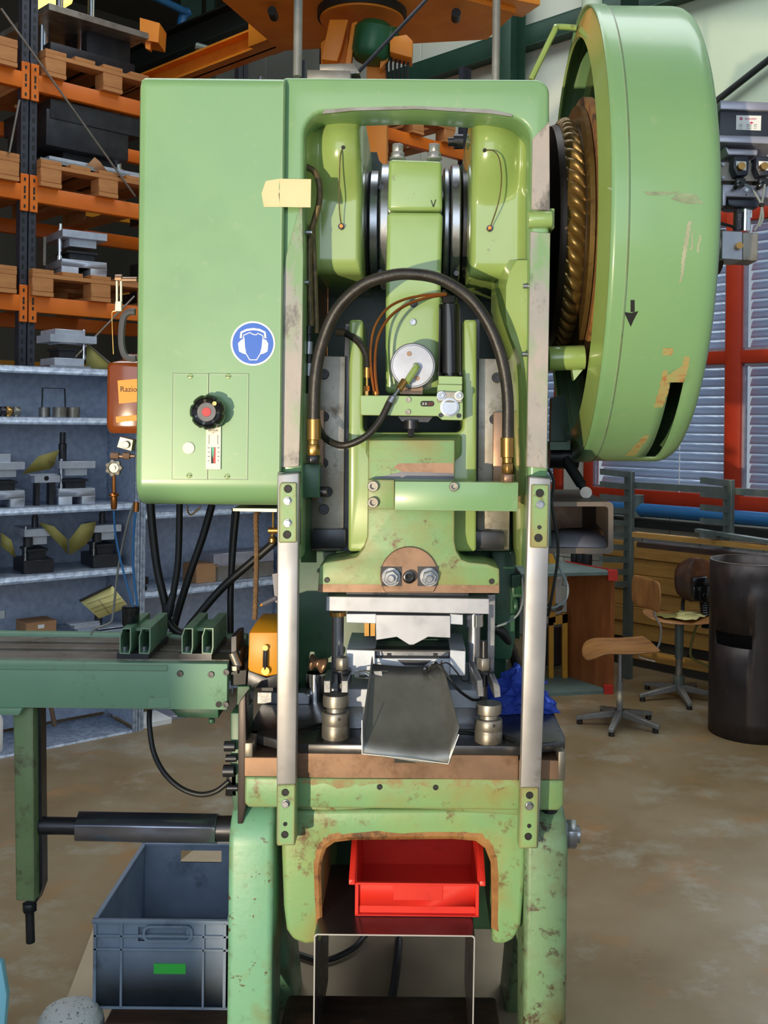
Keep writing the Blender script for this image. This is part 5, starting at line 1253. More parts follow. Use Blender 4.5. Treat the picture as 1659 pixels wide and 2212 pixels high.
# --- guard posts in front of the frame
def post(pts, top, bot, name, m):
    b = B(); Yp = 2.290
    b.pp(pts, Yp, .035); o = obj(name, b, M['post'], press, bev=.004, seg=2)
    for q, mm in ((top, 'green_worn'), (bot, 'green_worn')):
        b = B(); b.pp(q, Yp - .006, .05); blk = obj('post_mount', b, M[mm], press, bev=.0025, seg=1)
    return o
pl = post([(599, 1025), (646, 1022), (642, 1400), (637, 1825), (597, 1826)], [(603, 1052), (606, 1042), (641, 1042), (641, 1172), (602, 1173)], [(598, 1696), (638, 1695), (637, 1826), (598, 1828)], 'guard_post', 'steel_flat')
pr_ = post([(1143, 1030), (1190, 1034), (1180, 1400), (1163, 1832), (1121, 1834), (1132, 1400)], [(1148, 1046), (1186, 1047), (1183, 1184), (1145, 1183)], [(1125, 1702), (1164, 1702), (1161, 1832), (1121, 1834)], 'guard_post', 'steel_flat')
for px, py, r in ((622, 1056, 9), (620, 1155, 9), (616, 1712, 8), (615, 1803, 8), (1166, 1065, 9), (1163, 1162, 9), (1144, 1718, 8), (1141, 1807, 8)):
    socket(press, px, py, r, 2.2835, 'ink', .0014, 'post_hole')
for px, py in ((621, 1082), (621, 1130), (617, 1736), (1167, 1090), (1143, 1741)):
    hexbolt(press, px, py, 7.5, 2.2835)
for px, py in ((616, 1780), (1143, 1784), (1165, 1139)):
    socket(press, px, py, 4.5, 2.2835, 'steel_dark', .002)
b = B(); b.pp([(600, 1020), (646, 1020), (646, 1045), (600, 1045)], 2.325, .04); b.pp([(1142, 1030), (1190, 1030), (1190, 1180), (1142, 1180)], 2.325, .04); b.pp([(600, 1100), (646, 1100), (646, 1180), (600, 1180)], 2.325, .04)
b.pp([(600, 1696), (637, 1696), (637, 1825), (600, 1825)], 2.325, .05); b.pp([(1124, 1702), (1162, 1702), (1162, 1832), (1124, 1832)], 2.325, .05)
obj('post_spacer', b, M['dkgreen'], press)

# --- bolster table
zt1 = zw(1610, 2.35)
def X_(px, Y): return xw(px, Y)
b = B()
z2, z3, z4 = zw(1638, 2.36), zw(1680, 2.36), zw(1748, 2.36)
yb_ = 2.86
pl_ = [(X_(560, 2.42), 2.42), (X_(640, 2.352), 2.352), (X_(1128, 2.352), 2.352), (X_(1206, 2.40), 2.385), (X_(1228, 2.40), 2.40), (X_(1228, 2.40) + .004, 2.43), (X_(1228, 2.40) + .004, yb_), (X_(536, 2.42), yb_), (X_(536, 2.42), 2.435)]
b.prism([(x, y, zt1 - .022) for x, y in pl_], (0, 0, .022)); bol = obj('bolster_plate', b, M['tabletop'], press, bev=.003)
b = B(); b.box(X_(640, 2.35), X_(1128, 2.35), 2.352, 2.50, z3, zt1 - .021); obj('bolster_front', b, M['steel_brown'], press, bev=.0012, seg=1)
b = B(); b.box(X_(536, 2.36), X_(1226, 2.36), 2.356, yb_, z3, z2); obj('bolster_base', b, M['steel_brown'], press, bev=.0015, seg=1)
b = B(); b.box(X_(537, 2.36), X_(554, 2.36), 2.354, 2.45, z2, zt1); b.box(X_(1213, 2.36), X_(1228, 2.36), 2.354, 2.45, z3, zt1 - .012); obj('corner_stop', b, M['steel_dirty'], press, bev=.002)
b = B()
b.prism([(X_(537, 2.36), 2.358, z4 + .01), (X_(545, 2.36), 2.358, z4), (X_(1215, 2.36), 2.358, z4), (X_(1226, 2.36), 2.358, z4 + .012), (X_(1226, 2.36), 2.358, z3 - .0015), (X_(537, 2.36), 2.358, z3 - .0015)], (0, .5, 0))
obj('table_casting', b, M['green_worn'], press, bev=.006, seg=3)
random.seed(4)
b = B(); b.sheet([[P(650 + k * 13, 1683, 2.3572) for k in range(37)], [P(650 + k * 13, 1696 + random.uniform(-5, 9), 2.3572) for k in range(37)]]); obj('bare_patch', b, M['rust_paint'], press)
for px, py in ((820, 1700), (941, 1701)): socket(press, px, py, 6, 2.357, 'steel_dark', .002, 'tapped_hole')
b = B(); b.cyl(P(1187, 1742, 2.42), P(1187, 1752, 2.42), .02, n=16); obj('drain_plug', b, M['steel_dark'], press)
# T slots in the table top
b = B()
for px in (700, 1090): b.box(X_(px, 2.4) - .008, X_(px, 2.4) + .008, 2.36, 2.85, zt1 - .001, zt1 + .0006)
obj('table_slot', b, M['ink'], press)
# --- lower body with the arched opening
b = B()
arch = [(694, 2038), (690, 1880)] + [(694, 1850), (702, 1828), (720, 1815), (760, 1810)] + [(980, 1808), (1030, 1812), (1052, 1828), (1064, 1860), (1066, 1940), (1062, 2040)]
out = [(606, 1750), (608, 1850), (612, 1960), (618, 2010), (632, 2032), (660, 2042)] + arch + [(1090, 2042), (1112, 2030), (1126, 2000), (1134, 1900), (1140, 1750)]
b.pp(out, 2.375, .48); low = obj('lower_body', b, M['green_worn'], press, bev=.016, seg=4, ang=.5)
inner = [(696, 2000), (692, 1880), (696, 1852), (704, 1831), (722, 1818), (760, 1813), (980, 1811), (1028, 1815), (1049, 1831), (1061, 1862), (1063, 1940), (1062, 2005)]
inner = [tuple(Vector(a).lerp(Vector(c), k / 4)) for a, c in zip(inner, inner[1:]) for k in range(4)] + [inner[-1]]
b = B(); rows = []
for y, g in ((2.3752, 15), (2.3725, 5), (2.378, -1), (2.45, -1.5)):
    c = [(880 + (px - 880) * (1 + g / 190), 1950 + (py - 1950) * (1 + g / 140)) for px, py in inner]
    rows.append([P(px + random.uniform(-2, 2) * (g == 15), py + random.uniform(-4, 4) * (g == 15), y) for px, py in c])
b.sheet(rows); obj('arch_lip', b, M['rust'], press)
b = B(); b.pp([(640, 1748), (700, 1752), (830, 1746), (960, 1750), (1120, 1762), (1120, 1740), (640, 1740)], 2.366, .05); obj('table_fillet', b, M['green_worn'], press, bev=.004)
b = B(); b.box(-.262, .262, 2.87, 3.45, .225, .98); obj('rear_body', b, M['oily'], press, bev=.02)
# --- legs
def leg(name, xa, xb, top, Yt_, m, sgn):
    b = B()
    zt = zw(top, Yt_)
    prof = []
    for k in range(9):
        t = pi * .92 * k / 8
        prof.append((Yt_ + .11 - .11 * cos(t), zt - .085 + .085 * sin(t)))
    prof = [(Yt_ - .0, 0.0)] + prof + [(3.02, 0.0), (2.86, 0.0), (Yt_ + .17, zt - .32), (Yt_ + .13, 0.0)]
    b.prism([(xa, y, z) for y, z in prof], (xb - xa, 0, 0))
    return obj(name, b, M[m], press, bev=.014, seg=4)
leg('leg', xw(503, 2.36), xw(601, 2.36), 1752, 2.355, 'teal', -1)
leg('leg', xw(1144, 2.36), xw(1237, 2.36), 1758, 2.355, 'leg_worn', 1)
b = B(); a = P(1234, 1802, 2.46); a.x = xw(1237, 2.36) - .004; b.cyl(a, a + Vector((.012, 0, 0)), .038, n=24); b.cyl(a + Vector((.012, 0, 0)), a + Vector((.036, 0, 0)), .035, n=6, ph=pi / 6); b.cyl(a, a + Vector((.046, 0, 0)), .02, n=16)
obj('pivot_nut', b, M['steel'], press, bev=.0015, seg=1)
# --- bracket with knobs at the left edge of the table
b = B(); b.pp([(498, 1540), (530, 1540), (528, 1760), (512, 1800), (498, 1700)], 2.40, .12); obj('feed_bracket', b, M['dkgreen'], press, bev=.003)
b = B(); b.pp([(515, 1520), (530, 1500), (534, 1730), (524, 1780), (513, 1780)], 2.37, .05); obj('feed_link', b, M['drum_dark'], press, bev=.002)
for px, py, r in ((494, 1612, 11), (497, 1638, 8), (492, 1665, 13), (500, 1702, 7)):
    b = B(); b.cyl(P(px - 9, py, 2.39), P(px + 14, py, 2.39), r * 2.39 / F, n=14); obj('bracket_knob', b, M['steel_dark'], press)
b = B(); b.pp([(490, 1665), (512, 1650), (512, 1722), (486, 1720)], 2.40, .06); obj('feed_switch', b, M['plastic'], press, bev=.003)

# --- flywheel guard
D, RZ, RY = 2.80, 478 * 2.80 / F, .515
gz = zw(517, D, 1250); gx0, gx1 = xw(1240, D), .668
def ring(x, k, n=96):
    return [Vector((x, D - (RY - k) * cos(2 * pi * i / n), gz + (RZ - k) * sin(2 * pi * i / n))) for i in range(n)]
xs = [(gx0, .0), (gx0 + .012, -.001), (gx0 + .036, -.0015), (gx0 + .040, .003), (gx0 + .06, .003), (gx0 + .12, .003), (.560, .003), (.586, .003), (.617, .003), (.634, .003), (.648, .006), (.660, .014), (.667, .028), (.668, .05), (.668, .20), (.668, .40)]
def in_slot(i, j):
    a = 360 * (i + .5) / 96
    return j in (7,) and 282 < a < 317
b = B()
rows = [[b.bm.verts.new(p) for p in ring(x, k)] for x, k in xs]
for j in range(len(rows) - 1):
    for i in range(96):
        if in_slot(i, j): continue
        q = (i + 1) % 96
        b.bm.faces.new((rows[j][i], rows[j][q], rows[j + 1][q], rows[j + 1][i]))
b.bm.faces.new(rows[-1])
guard = obj('flywheel_guard', b, M['green'], press, solid=.006)
b = B(); b.loft([ring(gx0 + .037, -.0012), ring(gx0 + .0405, -.0034), ring(gx0 + .044, .0028)], False, False); obj('guard_seam', b, M['teal'], press)
# inner ring flange (olive), clutch ring and flywheel face
def flange(name, x, k0, k1, t, m):
    b = B(); b.loft([ring(x, k0), ring(x, k1), ring(x + t, k1), ring(x + t, k0)], wrap=True); return obj(name, b, M[m], press)
b = B(); b.loft([ring(gx0 + .006, .004), ring(gx0 - .016, .075), ring(gx0 - .010, .078), ring(gx0 + .012, .006)], wrap=True); obj('guard_flange', b, M['olive'], press)
flange('guard_flange', gx0 + .045, .10, .17, .008, 'olive')
b = B(); b.lathe((gx0 + .07, D, gz), (1, 0, 0), [(.02, 0), (.43, 0), (.46, .02), (.46, .14), (.02, .14)], n=64); obj('flywheel', b, M['hub'], press)
fz = zw(478, 2.55, 1240)
Rf = .312; Yc = D - .02
fx0, fx1 = gx0 - .072, gx0 - .020
b = B(); b.lathe((fx1, Yc, fz), (1, 0, 0), [(Rf - .06, -.002), (Rf + .028, 0), (Rf + .028, .012), (Rf - .06, .014)], n=72); obj('clutch_plate', b, M['bronze'], press)
b = B(); b.lathe((fx1 + .016, Yc, fz), (1, 0, 0), [(Rf - .06, 0), (Rf + .05, 0), (Rf + .05, .02), (Rf - .06, .02)], n=72); obj('clutch_plate', b, M['rust'], press)
b = B(); b.lathe((fx0 - .012, Yc, fz), (1, 0, 0), [(.05, 0), (Rf - .024, 0), (Rf - .02, .01), (Rf - .02, fx1 - fx0 + .012)], n=72, cap=False); obj('clutch_drum', b, M['hub'], press)
b = B(); b.lathe((fx0 - .09, Yc, fz), (1, 0, 0), [(.10, 0), (.10, .08), (.2, .085)], n=40); obj('clutch_hub', b, M['hub'], press)
# cooling lobes round the clutch, one by one
b = B(); n = 9; rows = []
w = (fx1 - fx0)
for i in range(n):
    u = i / (n - 1)
    row = []
    for j in range(8):
        v = j / 7
        hgt = .004 + .017 * sin(pi * min(1, u * 1.02)) ** .6 * (1 - abs(2 * v - 1) ** 2.5)
        row.append(Vector((fx0 - gx0 + .004 + u * (w - .008), (v - .5) * .034 + (u - .5) * -.026, hgt)))
    rows.append(row)
b.sheet(rows)
me0 = None
for k in range(56):
    if k == 0:
        lobe = obj('cooling_fin', b, M['bronze'], press); lobe.data.transform(Matrix.Translation(OFF['punch_press'] + Vector((0, 0, Rf - .022)))); me0 = lobe
        o = lobe
    else:
        o = me0.copy(); COL.objects.link(o)
    a = 2 * pi * k / 56
    # local z (outwards) turned round the X axis
    o.location = Vector((gx0, Yc, fz)) - OFF['punch_press']
    o.rotation_euler = (a, 0, 0)
# bracket bolts and struts of the guard
b = B(); b.cyl(P(1184, 775, 2.50), P(1262, 772, 2.50), .030, n=24); obj('guard_boss', b, M['olive'], press, bev=.002)
b = B(); b.pp([(1236, 798), (1262, 795), (1240, 822)], 2.50, .03); obj('guard_boss_rib', b, M['olive'], press)
b = B(); b.tube([P(1147, 172, 2.75), P(1172, 120, 2.75), P(1198, 66, 2.75), P(1204, 58, 2.76), P(1245, 60, 2.76)], .008, 8, 3); obj('guard_strut', b, M['olive'], press)
b = B(); b.pp([(1188, 955), (1232, 955), (1232, 972), (1188, 972)], 2.75, .1); b.pp([(1192, 860), (1222, 850), (1232, 950), (1190, 965)], 2.9, .05); obj('guard_bracket', b, M['dkgreen'], press)
b = B(); b.cyl(P(1186, 985, 2.9), P(1248, 987, 2.9), .035, n=16); obj('guard_foot', b, M['steel_dark'], press)
b = B(); b.lathe((fx0 - .05, D + .1, fz - .1), (1, 0, 0), [(.02, 0), (.42, 0), (.42, .012), (.02, .012)], n=48); obj('rear_gear', b, M['ink'], press)
# direction arrow painted on the guard, following its curve
def guard_pt(px, py, lift=.0035):
    x, z = un(px, py)
    lo, hi = D - RY - .02, D
    for _ in range(40):
        Y = (lo + hi) / 2; p = Vector((x * Y, Y, H + z * Y))
        f = ((p.y - D) / (RY - .003 + lift)) ** 2 + ((p.z - gz) / (RZ - .003 + lift)) ** 2
        if f > 1: lo = Y
        else: hi = Y
    return p
b = B()
b.sheet([[guard_pt(1362, y) , guard_pt(1366, y), guard_pt(1371, y)] for y in (648, 656, 664, 674)])
b.sheet([[guard_pt(1348 + 14 * t, 674 + 31 * t), guard_pt(1363, 674 + 29 * t + 2), guard_pt(1379 - 17 * t, 672 + 33 * t)] for t in (0, .33, .66, 1)])
obj('direction_arrow', b, M['ink'], press)
def scrape(rows_, m, steps=8):
    """bare patch on the guard: rows_ of (y, x left, x right), laid on the curved sheet"""
    out_ = []
    for (y0, a0, c0), (y1, a1, c1) in zip(rows_, rows_[1:]):
        for k in range(steps + 1):
            t = k / steps; a, c = a0 + (a1 - a0) * t, c0 + (c1 - c0) * t
            j_ = 1.6 * sin(k * 2.3 + y0)
            out_.append([guard_pt(a + (c - a) * u + (j_ if u in (0, 1) else 0), y0 + (y1 - y0) * t, .0036) for u in (0, .5, 1)])
    b = B(); b.sheet(out_); obj('paint_scrape', b, M[m], press)
scrape([(478, 1486, 1494), (520, 1478, 1488), (560, 1472, 1480), (590, 1471, 1477), (612, 1467, 1470)], 'grey_coat')
scrape([(498, 1496, 1498), (540, 1492, 1496)], 'grey_coat', 4); scrape([(508, 1511, 1515), (545, 1504, 1509)], 'grey_coat', 4)
scrape([(418, 1462, 1500), (430, 1450, 1512), (440, 1480, 1522)], 'grime', 4); scrape([(414, 1390, 1470), (422, 1400, 1440)], 'grime', 3); scrape([(405, 1312, 1340), (411, 1318, 1352)], 'grime', 3)
scrape([(752, 1432, 1455), (768, 1431, 1452)], 'bare_paint', 3); scrape([(770, 1478, 1490), (790, 1474, 1488), (812, 1440, 1482), (826, 1434, 1476)], 'bare_paint', 5)
scrape([(800, 1432, 1442), (840, 1424, 1446), (880, 1412, 1432)], 'bare_paint', 6)
scrape([(940, 1392, 1404), (985, 1350, 1372)], 'bare_paint', 6)
# --- bits at the right side of the press
b = B(); b.pp([(1104, 1242), (1128, 1240), (1132, 1290), (1106, 1292)], 2.70, .16); b.cyl(P(1108, 1308, 2.7), P(1118, 1308, 2.7), .02, n=14); obj('side_motor', b, M['dkgreen'], press, bev=.005)
for k in range(5):
    b = B(); b.pp([(1110 + k * 4, 1246), (1112 + k * 4, 1246), (1112 + k * 4, 1285), (1110 + k * 4, 1285)], 2.693, .01); obj('motor_fin', b, M['motor'], press)
hose('air_hose', [(1064, 1356, 2.72), (1085, 1366, 2.72), (1105, 1400, 2.74), (1118, 1450, 2.78), (1125, 1500, 2.8)], .013, 'hose')
hose('control_cable', [(1066, 1355, 2.62), (1095, 1345, 2.62), (1120, 1325, 2.62), (1130, 1290, 2.64), (1128, 1245, 2.7)], .003, 'cable_grey', n=8)
hose('control_cable', [(1184, 1012, 2.40), (1196, 1040, 2.40), (1192, 1090, 2.40), (1204, 1160, 2.40), (1204, 1215, 2.40), (1190, 1300, 2.40), (1184, 1330, 2.42)], .0036, 'black', n=8)
hose('control_cable', [(1196, 1195, 2.42), (1210, 1230, 2.43), (1226, 1265, 2.44), (1222, 1295, 2.44), (1200, 1311, 2.44), (1184, 1312, 2.42)], .0030, 'cable_grey', n=8)
b = B(); b.cyl(P(1222, 990, 2.72), P(1262, 1058, 2.66), .010, n=12); b.cyl(P(1226, 1000, 2.715), P(1255, 1045, 2.67), .014, n=12); obj('link_rod', b, M['ink'], press)
b = B(); b.cyl(P(1266, 1064, 2.63), P(1266, 1064, 2.68), .015, n=18); obj('rod_end', b, M['steel_dirty'], press)
# square duct at the right flank
b = B()
Yd = 2.50
o_ = rrect(1150, 1325, 1084, 1196, 10, 3); i_ = rrect(1158, 1314, 1094, 1184, 7, 3)
O1 = [P(a, c, Yd) for a, c in o_]; I1 = [P(a, c, Yd) for a, c in i_]
dv = Vector((0, .45, 0))
b.loft([O1, I1, [p + dv for p in I1], [p + dv for p in O1]], wrap=True)
duct = obj('square_duct', b, M['duct'], press)
b = B(); b.pp([(1160, 1094), (1312, 1094), (1312, 1184), (1160, 1184)], 2.90, .02); obj('duct_back', b, M['steel_brown'], press)
b = B(); b.sheet([[P(1180, 1150, 2.56), P(1215, 1142, 2.58), P(1262, 1140, 2.62), P(1300, 1148, 2.60)], [P(1175, 1166, 2.53), P(1220, 1158, 2.54), P(1272, 1160, 2.56), P(1308, 1164, 2.54)], [P(1180, 1183, 2.51), P(1215, 1182, 2.51), P(1270, 1183, 2.51), P(1310, 1183, 2.51)]])
obj('duct_liner', b, M['alu_dark'], press, solid=.002)
b = B(); b.sheet([[P(1285, 1140, 2.62), P(1312, 1150, 2.56)], [P(1292, 1160, 2.58), P(1314, 1170, 2.53)], [P(1300, 1180, 2.53), P(1310, 1184, 2.51)]]); obj('duct_card', b, M['card'], press, solid=.003)
# --- pipes and pieces on top
for a, c, y in ((633, 652, 150), (1062, 1079, 170)):
    b = B(); p = P((a + c) / 2, y + 15, 2.75); b.cyl(p, (p.x, p.y, p.z + .55), (c - a) / 2 * 2.75 / F, n=18); obj('conduit_pipe', b, M['pipe_grey'], press)
b = B(); b.pp([(645, 130), (660, 130), (660, 175), (645, 175)], 2.78, .03); obj('pipe_clip', b, M['steel_dark'], press)
b = B(); b.pp([(663, 150), (757, 152), (757, 175), (663, 175)], 2.62, .2); b.pp([(690, 138), (763, 136), (778, 158), (757, 160), (690, 152)], 2.66, .1); obj('lubricator_box', b, M['steel_dirty'], press, bev=.002)
# ================================================================ things on and round the press
# --- die set on the table
Yd = 2.47
dset = thing('bending_die_set', 'bright steel die set with two guide pillars clamped under the press ram', 'die set', (0.0, 2.6, zt1))
b = B(); b.pp([(705, 1288), (1057, 1293), (1057, 1327), (704, 1320)], Yd - .02, .26); obj('top_plate', b, M['steel_flat'], dset, bev=.0015, seg=1)
b = B(); b.pp([(748, 1280), (1012, 1280), (1012, 1290), (748, 1290)], Yd + .0, .2); obj('top_pad', b, M['steel_dark'], dset)
text('TEIL 4-00', .009, M['ink'], dset, P(820, 1283.4, Yd - .001), name='stamped_lettering')
b = B(); b.pp([(748, 1326), (812, 1326), (812, 1347), (748, 1345)], Yd, .16); b.pp([(972, 1326), (1000, 1328), (1000, 1350), (972, 1348)], Yd, .16); obj('punch_holder', b, M['die'], dset, bev=.001, seg=1)
b = B(); b.pp([(811, 1328), (973, 1330), (973, 1378), (925, 1376), (893, 1393), (884, 1393), (857, 1376), (812, 1383)], Yd - .005, .12); obj('v_punch', b, M['steel_flat'], dset, bev=.001, seg=1)
for px, a, c in ((730, 1321, 1470), (1025, 1325, 1480)):
    b = B(); r = 13 * 2.53 / F; b.cyl(P(px, a, 2.53), (P(px, a, 2.53).x, 2.53, zt1 + .055), r, n=24); obj('guide_pillar', b, M['steel'], dset)
b = B(); b.cyl(P(1025, 1326, 2.53), P(1025, 1352, 2.53), 19 * 2.53 / F, n=28); obj('guide_bush', b, M['chrome'], dset)
b = B(); b.cyl(P(730, 1321, 2.53), P(730, 1330, 2.53), 18 * 2.53 / F, n=28); obj('guide_bush', b, M['brass'], dset)
b = B()
for px in (792, 805): b.pp([(px - 5, 1345), (px + 5, 1345), (px + 5, 1374), (px - 5, 1374)], Yd + .03, .02)
obj('stripper_bolt', b, M['brass'], dset)
for pts in ([(748, 1403), (810, 1405), (810, 1460), (746, 1458)], [(972, 1404), (1006, 1406), (1005, 1460), (972, 1458)]):
    b = B(); b.pp(pts, Yd - .01, .2); obj('die_block', b, M['die'], dset, bev=.0015, seg=1)
b = B(); b.prism([P(750, 1403, Yd - .009), P(1005, 1405, Yd - .009), P(992, 1383, Yd + .18), P(768, 1382, Yd + .18)], (0, 0, -.004)); obj('die_top', b, M['die_dark'], dset)
b = B(); b.pp([(812, 1403), (970, 1404), (970, 1418), (812, 1417)], Yd + .02, .1); obj('inner_die', b, M['steel'], dset, bev=.001, seg=1)
b = B()
for px in (840, 940): b.pp([(px - 4, 1412), (px + 4, 1412), (px + 4, 1420), (px - 4, 1420)], Yd + .015, .02)
b.pp([(812, 1418), (972, 1419), (972, 1422), (812, 1421)], Yd + .012, .05)
obj('die_gap', b, M['ink'], dset)
b = B(); b.pp([(810, 1422), (972, 1423), (936, 1424), (918, 1438), (872, 1437), (858, 1423), (845, 1424), (833, 1423), (810, 1450)][:1] + [(972, 1423), (972, 1460), (810, 1460)], Yd + .005, .12); obj('lower_insert', b, M['die'], dset, bev=.001, seg=1)
b = B(); b.pp([(858, 1426), (932, 1427), (916, 1438), (874, 1437)], Yd + .002, .01); obj('scrap_slot', b, M['steel_dark'], dset)
b = B(); b.box(xw(722, 2.46), xw(1042, 2.46), 2.46, 2.75, zt1 + .055, zt1 + .098); obj('base_plate', b, M['die'], dset, bev=.0015, seg=1)
for a, c in ((745, 800), (980, 1042)):
    b = B(); b.box(xw(a, 2.47), xw(c, 2.47), 2.47, 2.74, zt1, zt1 + .055); obj('riser_block', b, M['steel'], dset, bev=.0015, seg=1)
b = B(); b.pp([(1054, 1284), (1070, 1284), (1068, 1452), (1052, 1452)], 2.60, .03); obj('side_strap', b, M['steel'], dset, bev=.001, seg=1)
hose('sensor_cable', [(925, 1448, 2.42), (936, 1436, 2.41), (950, 1440, 2.40), (968, 1462, 2.40), (990, 1490, 2.40), (1018, 1510, 2.42), (1034, 1512, 2.44)], .0035, 'black', dset, n=8)
hose('sensor_cable', [(940, 1440, 2.43), (965, 1432, 2.44), (985, 1450, 2.45), (1000, 1470, 2.46), (1012, 1470, 2.47)], .0015, 'black', dset, n=6)
b = B(); b.pd(918, 1452, 6, 2.415, 2.44, n=14); b.cyl(P(926, 1446, 2.43), P(942, 1434, 2.41), .006, n=10); obj('sensor', b, M['plastic'], dset)

# --- table clamps on screw jacks
def jack(px, top, base, Yj, label, wd, gx):
    t = thing('screw_jack', label, 'screw jack', (P(px, base, Yj).x, Yj, zt1))
    X = P(px, base, Yj).x
    k = Yj / F
    zb = zt1; zt = zw(top, Yj)
    r = 30 * k
    hgt = zt - zb
    b = B(); b.lathe((X, Yj, zb), (0, 0, 1), [(r * .98, 0), (r, .002), (r, hgt * .28), (r * .985, hgt * .29), (r * .985, hgt * .34), (r, hgt * .35), (r, hgt * .56), (r * .94, hgt * .60), (r * .66, hgt * .61), (r * .62, hgt * .72)], n=40); obj('jack_body', b, M['steel_dirty'], t)
    b = B(); b.lathe((X, Yj, zb + hgt * .70), (0, 0, 1), [(r * .7, 0), (r * .92, .004), (r * .95, hgt * .2), (r * .9, hgt * .29), (0, hgt * .3)], n=40); obj('jack_head', b, M['steel_dirty'], t)
    b = B(); b.cyl((X + .3 * r, Yj - r * .97, zb + hgt * .5), (X + .3 * r, Yj - r * .5, zb + hgt * .5), .004, n=10); obj('tommy_hole', b, M['ink'], t)
    return t
jack(725, 1500, 1590, 2.40, 'knurled steel screw jack left of the sheet chute', 0, 0)
jack(1055, 1516, 1605, 2.385, 'knurled steel screw jack right of the sheet chute', 0, 0)
def clamp(pts_l, pts_r, Yc_, dep, nut, label, loc, back):
    t = thing('clamp_strap', label, 'clamp', loc)
    for q, dx in ((pts_l, back), (pts_r, back)):
        b = B(); f = [P(x, y, Yc_) for x, y in q]; g = [P(x + dx[0], y + dx[1], Yc_ + dep) for x, y in q]
        b.loft([f, g]); obj('fork_arm', b, M['steel'], t, bev=.0015, seg=1)
    b = B(); c = P(*nut, Yc_ + dep * .6); b.cyl(c, c + Vector((0, 0, .007)), .023, n=24); obj('washer', b, M['steel_dark'], t)
    b = B(); b.hexa(c + Vector((0, 0, .007)), c + Vector((0, 0, .036)), .0165); obj('clamp_nut', b, M['steel_dirty'], t, bev=.001, seg=1)
    b = B(); b.cyl(c + Vector((0, 0, -.075)), c + Vector((0, 0, .075 if nut[0] > 900 else .03)), .009, n=14); obj('stud', b, M['steel_dark'], t)
    return t
clamp([(699, 1470), (714, 1470), (714, 1497), (699, 1497)], [(737, 1470), (752, 1470), (752, 1497), (737, 1497)], 2.36, .13, (738, 1452), 'forked clamp strap over the left screw jack', (xw(725, 2.4), 2.40, zt1 + .09), (8, -24))
clamp([(1032, 1506), (1030, 1470), (1042, 1468), (1046, 1505)], [(1068, 1508), (1064, 1470), (1080, 1482), (1082, 1506)], 2.36, .12, (1045, 1453), 'forked clamp strap over the right screw jack', (xw(1055, 2.4), 2.385, zt1 + .09), (-18, -40))

# --- sheet metal chute hanging over the table edge
ch = thing('sheet_chute', 'grey bent sheet-metal chute sloping down from the die, front of the table', 'chute', (-.02, 2.36, zt1))
b = B()
rows = []
for k in range(7):
    t = k / 6
    xl_, xr_ = 806 - 22 * t, 950 + 22 * t
    yl, yr = 1434 + 194 * t, 1436 + 212 * t
    Y = 2.44 - .19 * t
    rows.append([P(xl_ - 2 - 3 * t, yl - 16 - 75 * (t > .99) * 0 - 20 * t, Y), P(xl_, yl, Y)] + [P(xl_ + (xr_ - xl_) * u, yl + (yr - yl) * u + 6 * sin(pi * u * 2) * t * -.3 + 5 * sin(pi * u), Y + .006 * sin(pi * u) * (1 - t)) for u in (.2, .4, .6, .8)] + [P(xr_, yr, Y), P(xr_ + 16 * t + 4, yr - 68 * t - 10, Y + .004)])
b.sheet(rows); obj('chute_sheet', b, M['chute'], ch, solid=.0016)
b = B(); b.tube([P(782, 1556, 2.252), P(782, 1628, 2.248), P(860, 1636, 2.248), P(968, 1650, 2.248), P(991, 1586, 2.253)], .0012, 6, 1); obj('cut_edge', b, M['edge'], ch)
b = B(); b.box(xw(860, 2.29), xw(905, 2.29), 2.27, 2.35, zw(1645, 2.28), zw(1640, 2.28) + .012); obj('chute_foot', b, M['black'], ch)
tc = thing('toggle_catch', 'small chrome toggle catch on the upper left of the sheet chute', 'catch', P(795, 1458, 2.42))
b = B(); b.pp([(765, 1450), (776, 1450), (776, 1464), (765, 1464)], 2.422, .006); b.pp([(806, 1450), (825, 1449), (827, 1464), (808, 1465)], 2.418, .008); obj('catch_plate', b, M['steel'], tc, bev=.0008, seg=1)
b = B(); b.tube([P(770, 1452, 2.42), P(795, 1449, 2.418), P(838, 1449, 2.416)], .0015, 6, 3); b.tube([P(770, 1463, 2.42), P(795, 1465, 2.418), P(812, 1463, 2.416)], .0015, 6, 3); b.cyl(P(790, 1455, 2.42), P(800, 1460, 2.416), .005, n=10); obj('catch_wire', b, M['chrome'], tc)
hose_t = thing('table_cable', 'thin black cable lying across the press table behind the jacks', 'cable', P(760, 1567, 2.53))
b = B(); zc_ = zt1 + .005
b.tube([(xw(650, 2.45), 2.45, zc_), (xw(720, 2.50), 2.50, zc_), (xw(770, 2.44), 2.44 + .1, zc_), (xw(900, 2.5), 2.455, zc_ + .0), (xw(1000, 2.52), 2.45, zc_), (xw(1080, 2.42), 2.42, zc_), (xw(1120, 2.38), 2.38, zc_)], .004, 8); obj('cable_run', b, M['black'], hose_t)
spb = thing('stop_block', 'bare steel block with a sloped end lying on the left rear of the press table', 'block', (xw(620, 2.7), 2.7, zt1))
b = B(); x0_, x1_ = xw(562, 2.68), xw(674, 2.68); b.prism([(x0_, 2.68, zt1), (x1_, 2.68, zt1), (x1_, 2.68, zt1 + .02), (x1_ - .014, 2.68, zt1 + .03), (x0_, 2.68, zt1 + .03)], (0, .05, 0)); obj('block_body', b, M['steel'], spb, bev=.001, seg=1)
b = B(); b.box(x0_ + .01, x1_ - .03, 2.69, 2.74, zt1 + .03, zt1 + .042); obj('block_key', b, M['steel_dark'], spb)
cup = thing('chrome_cup', 'small chrome cup with dark cloth on top behind the left clamp', 'cup', (xw(688, 2.72), 2.72, zt1))
zcup = zw(1478, 2.72)
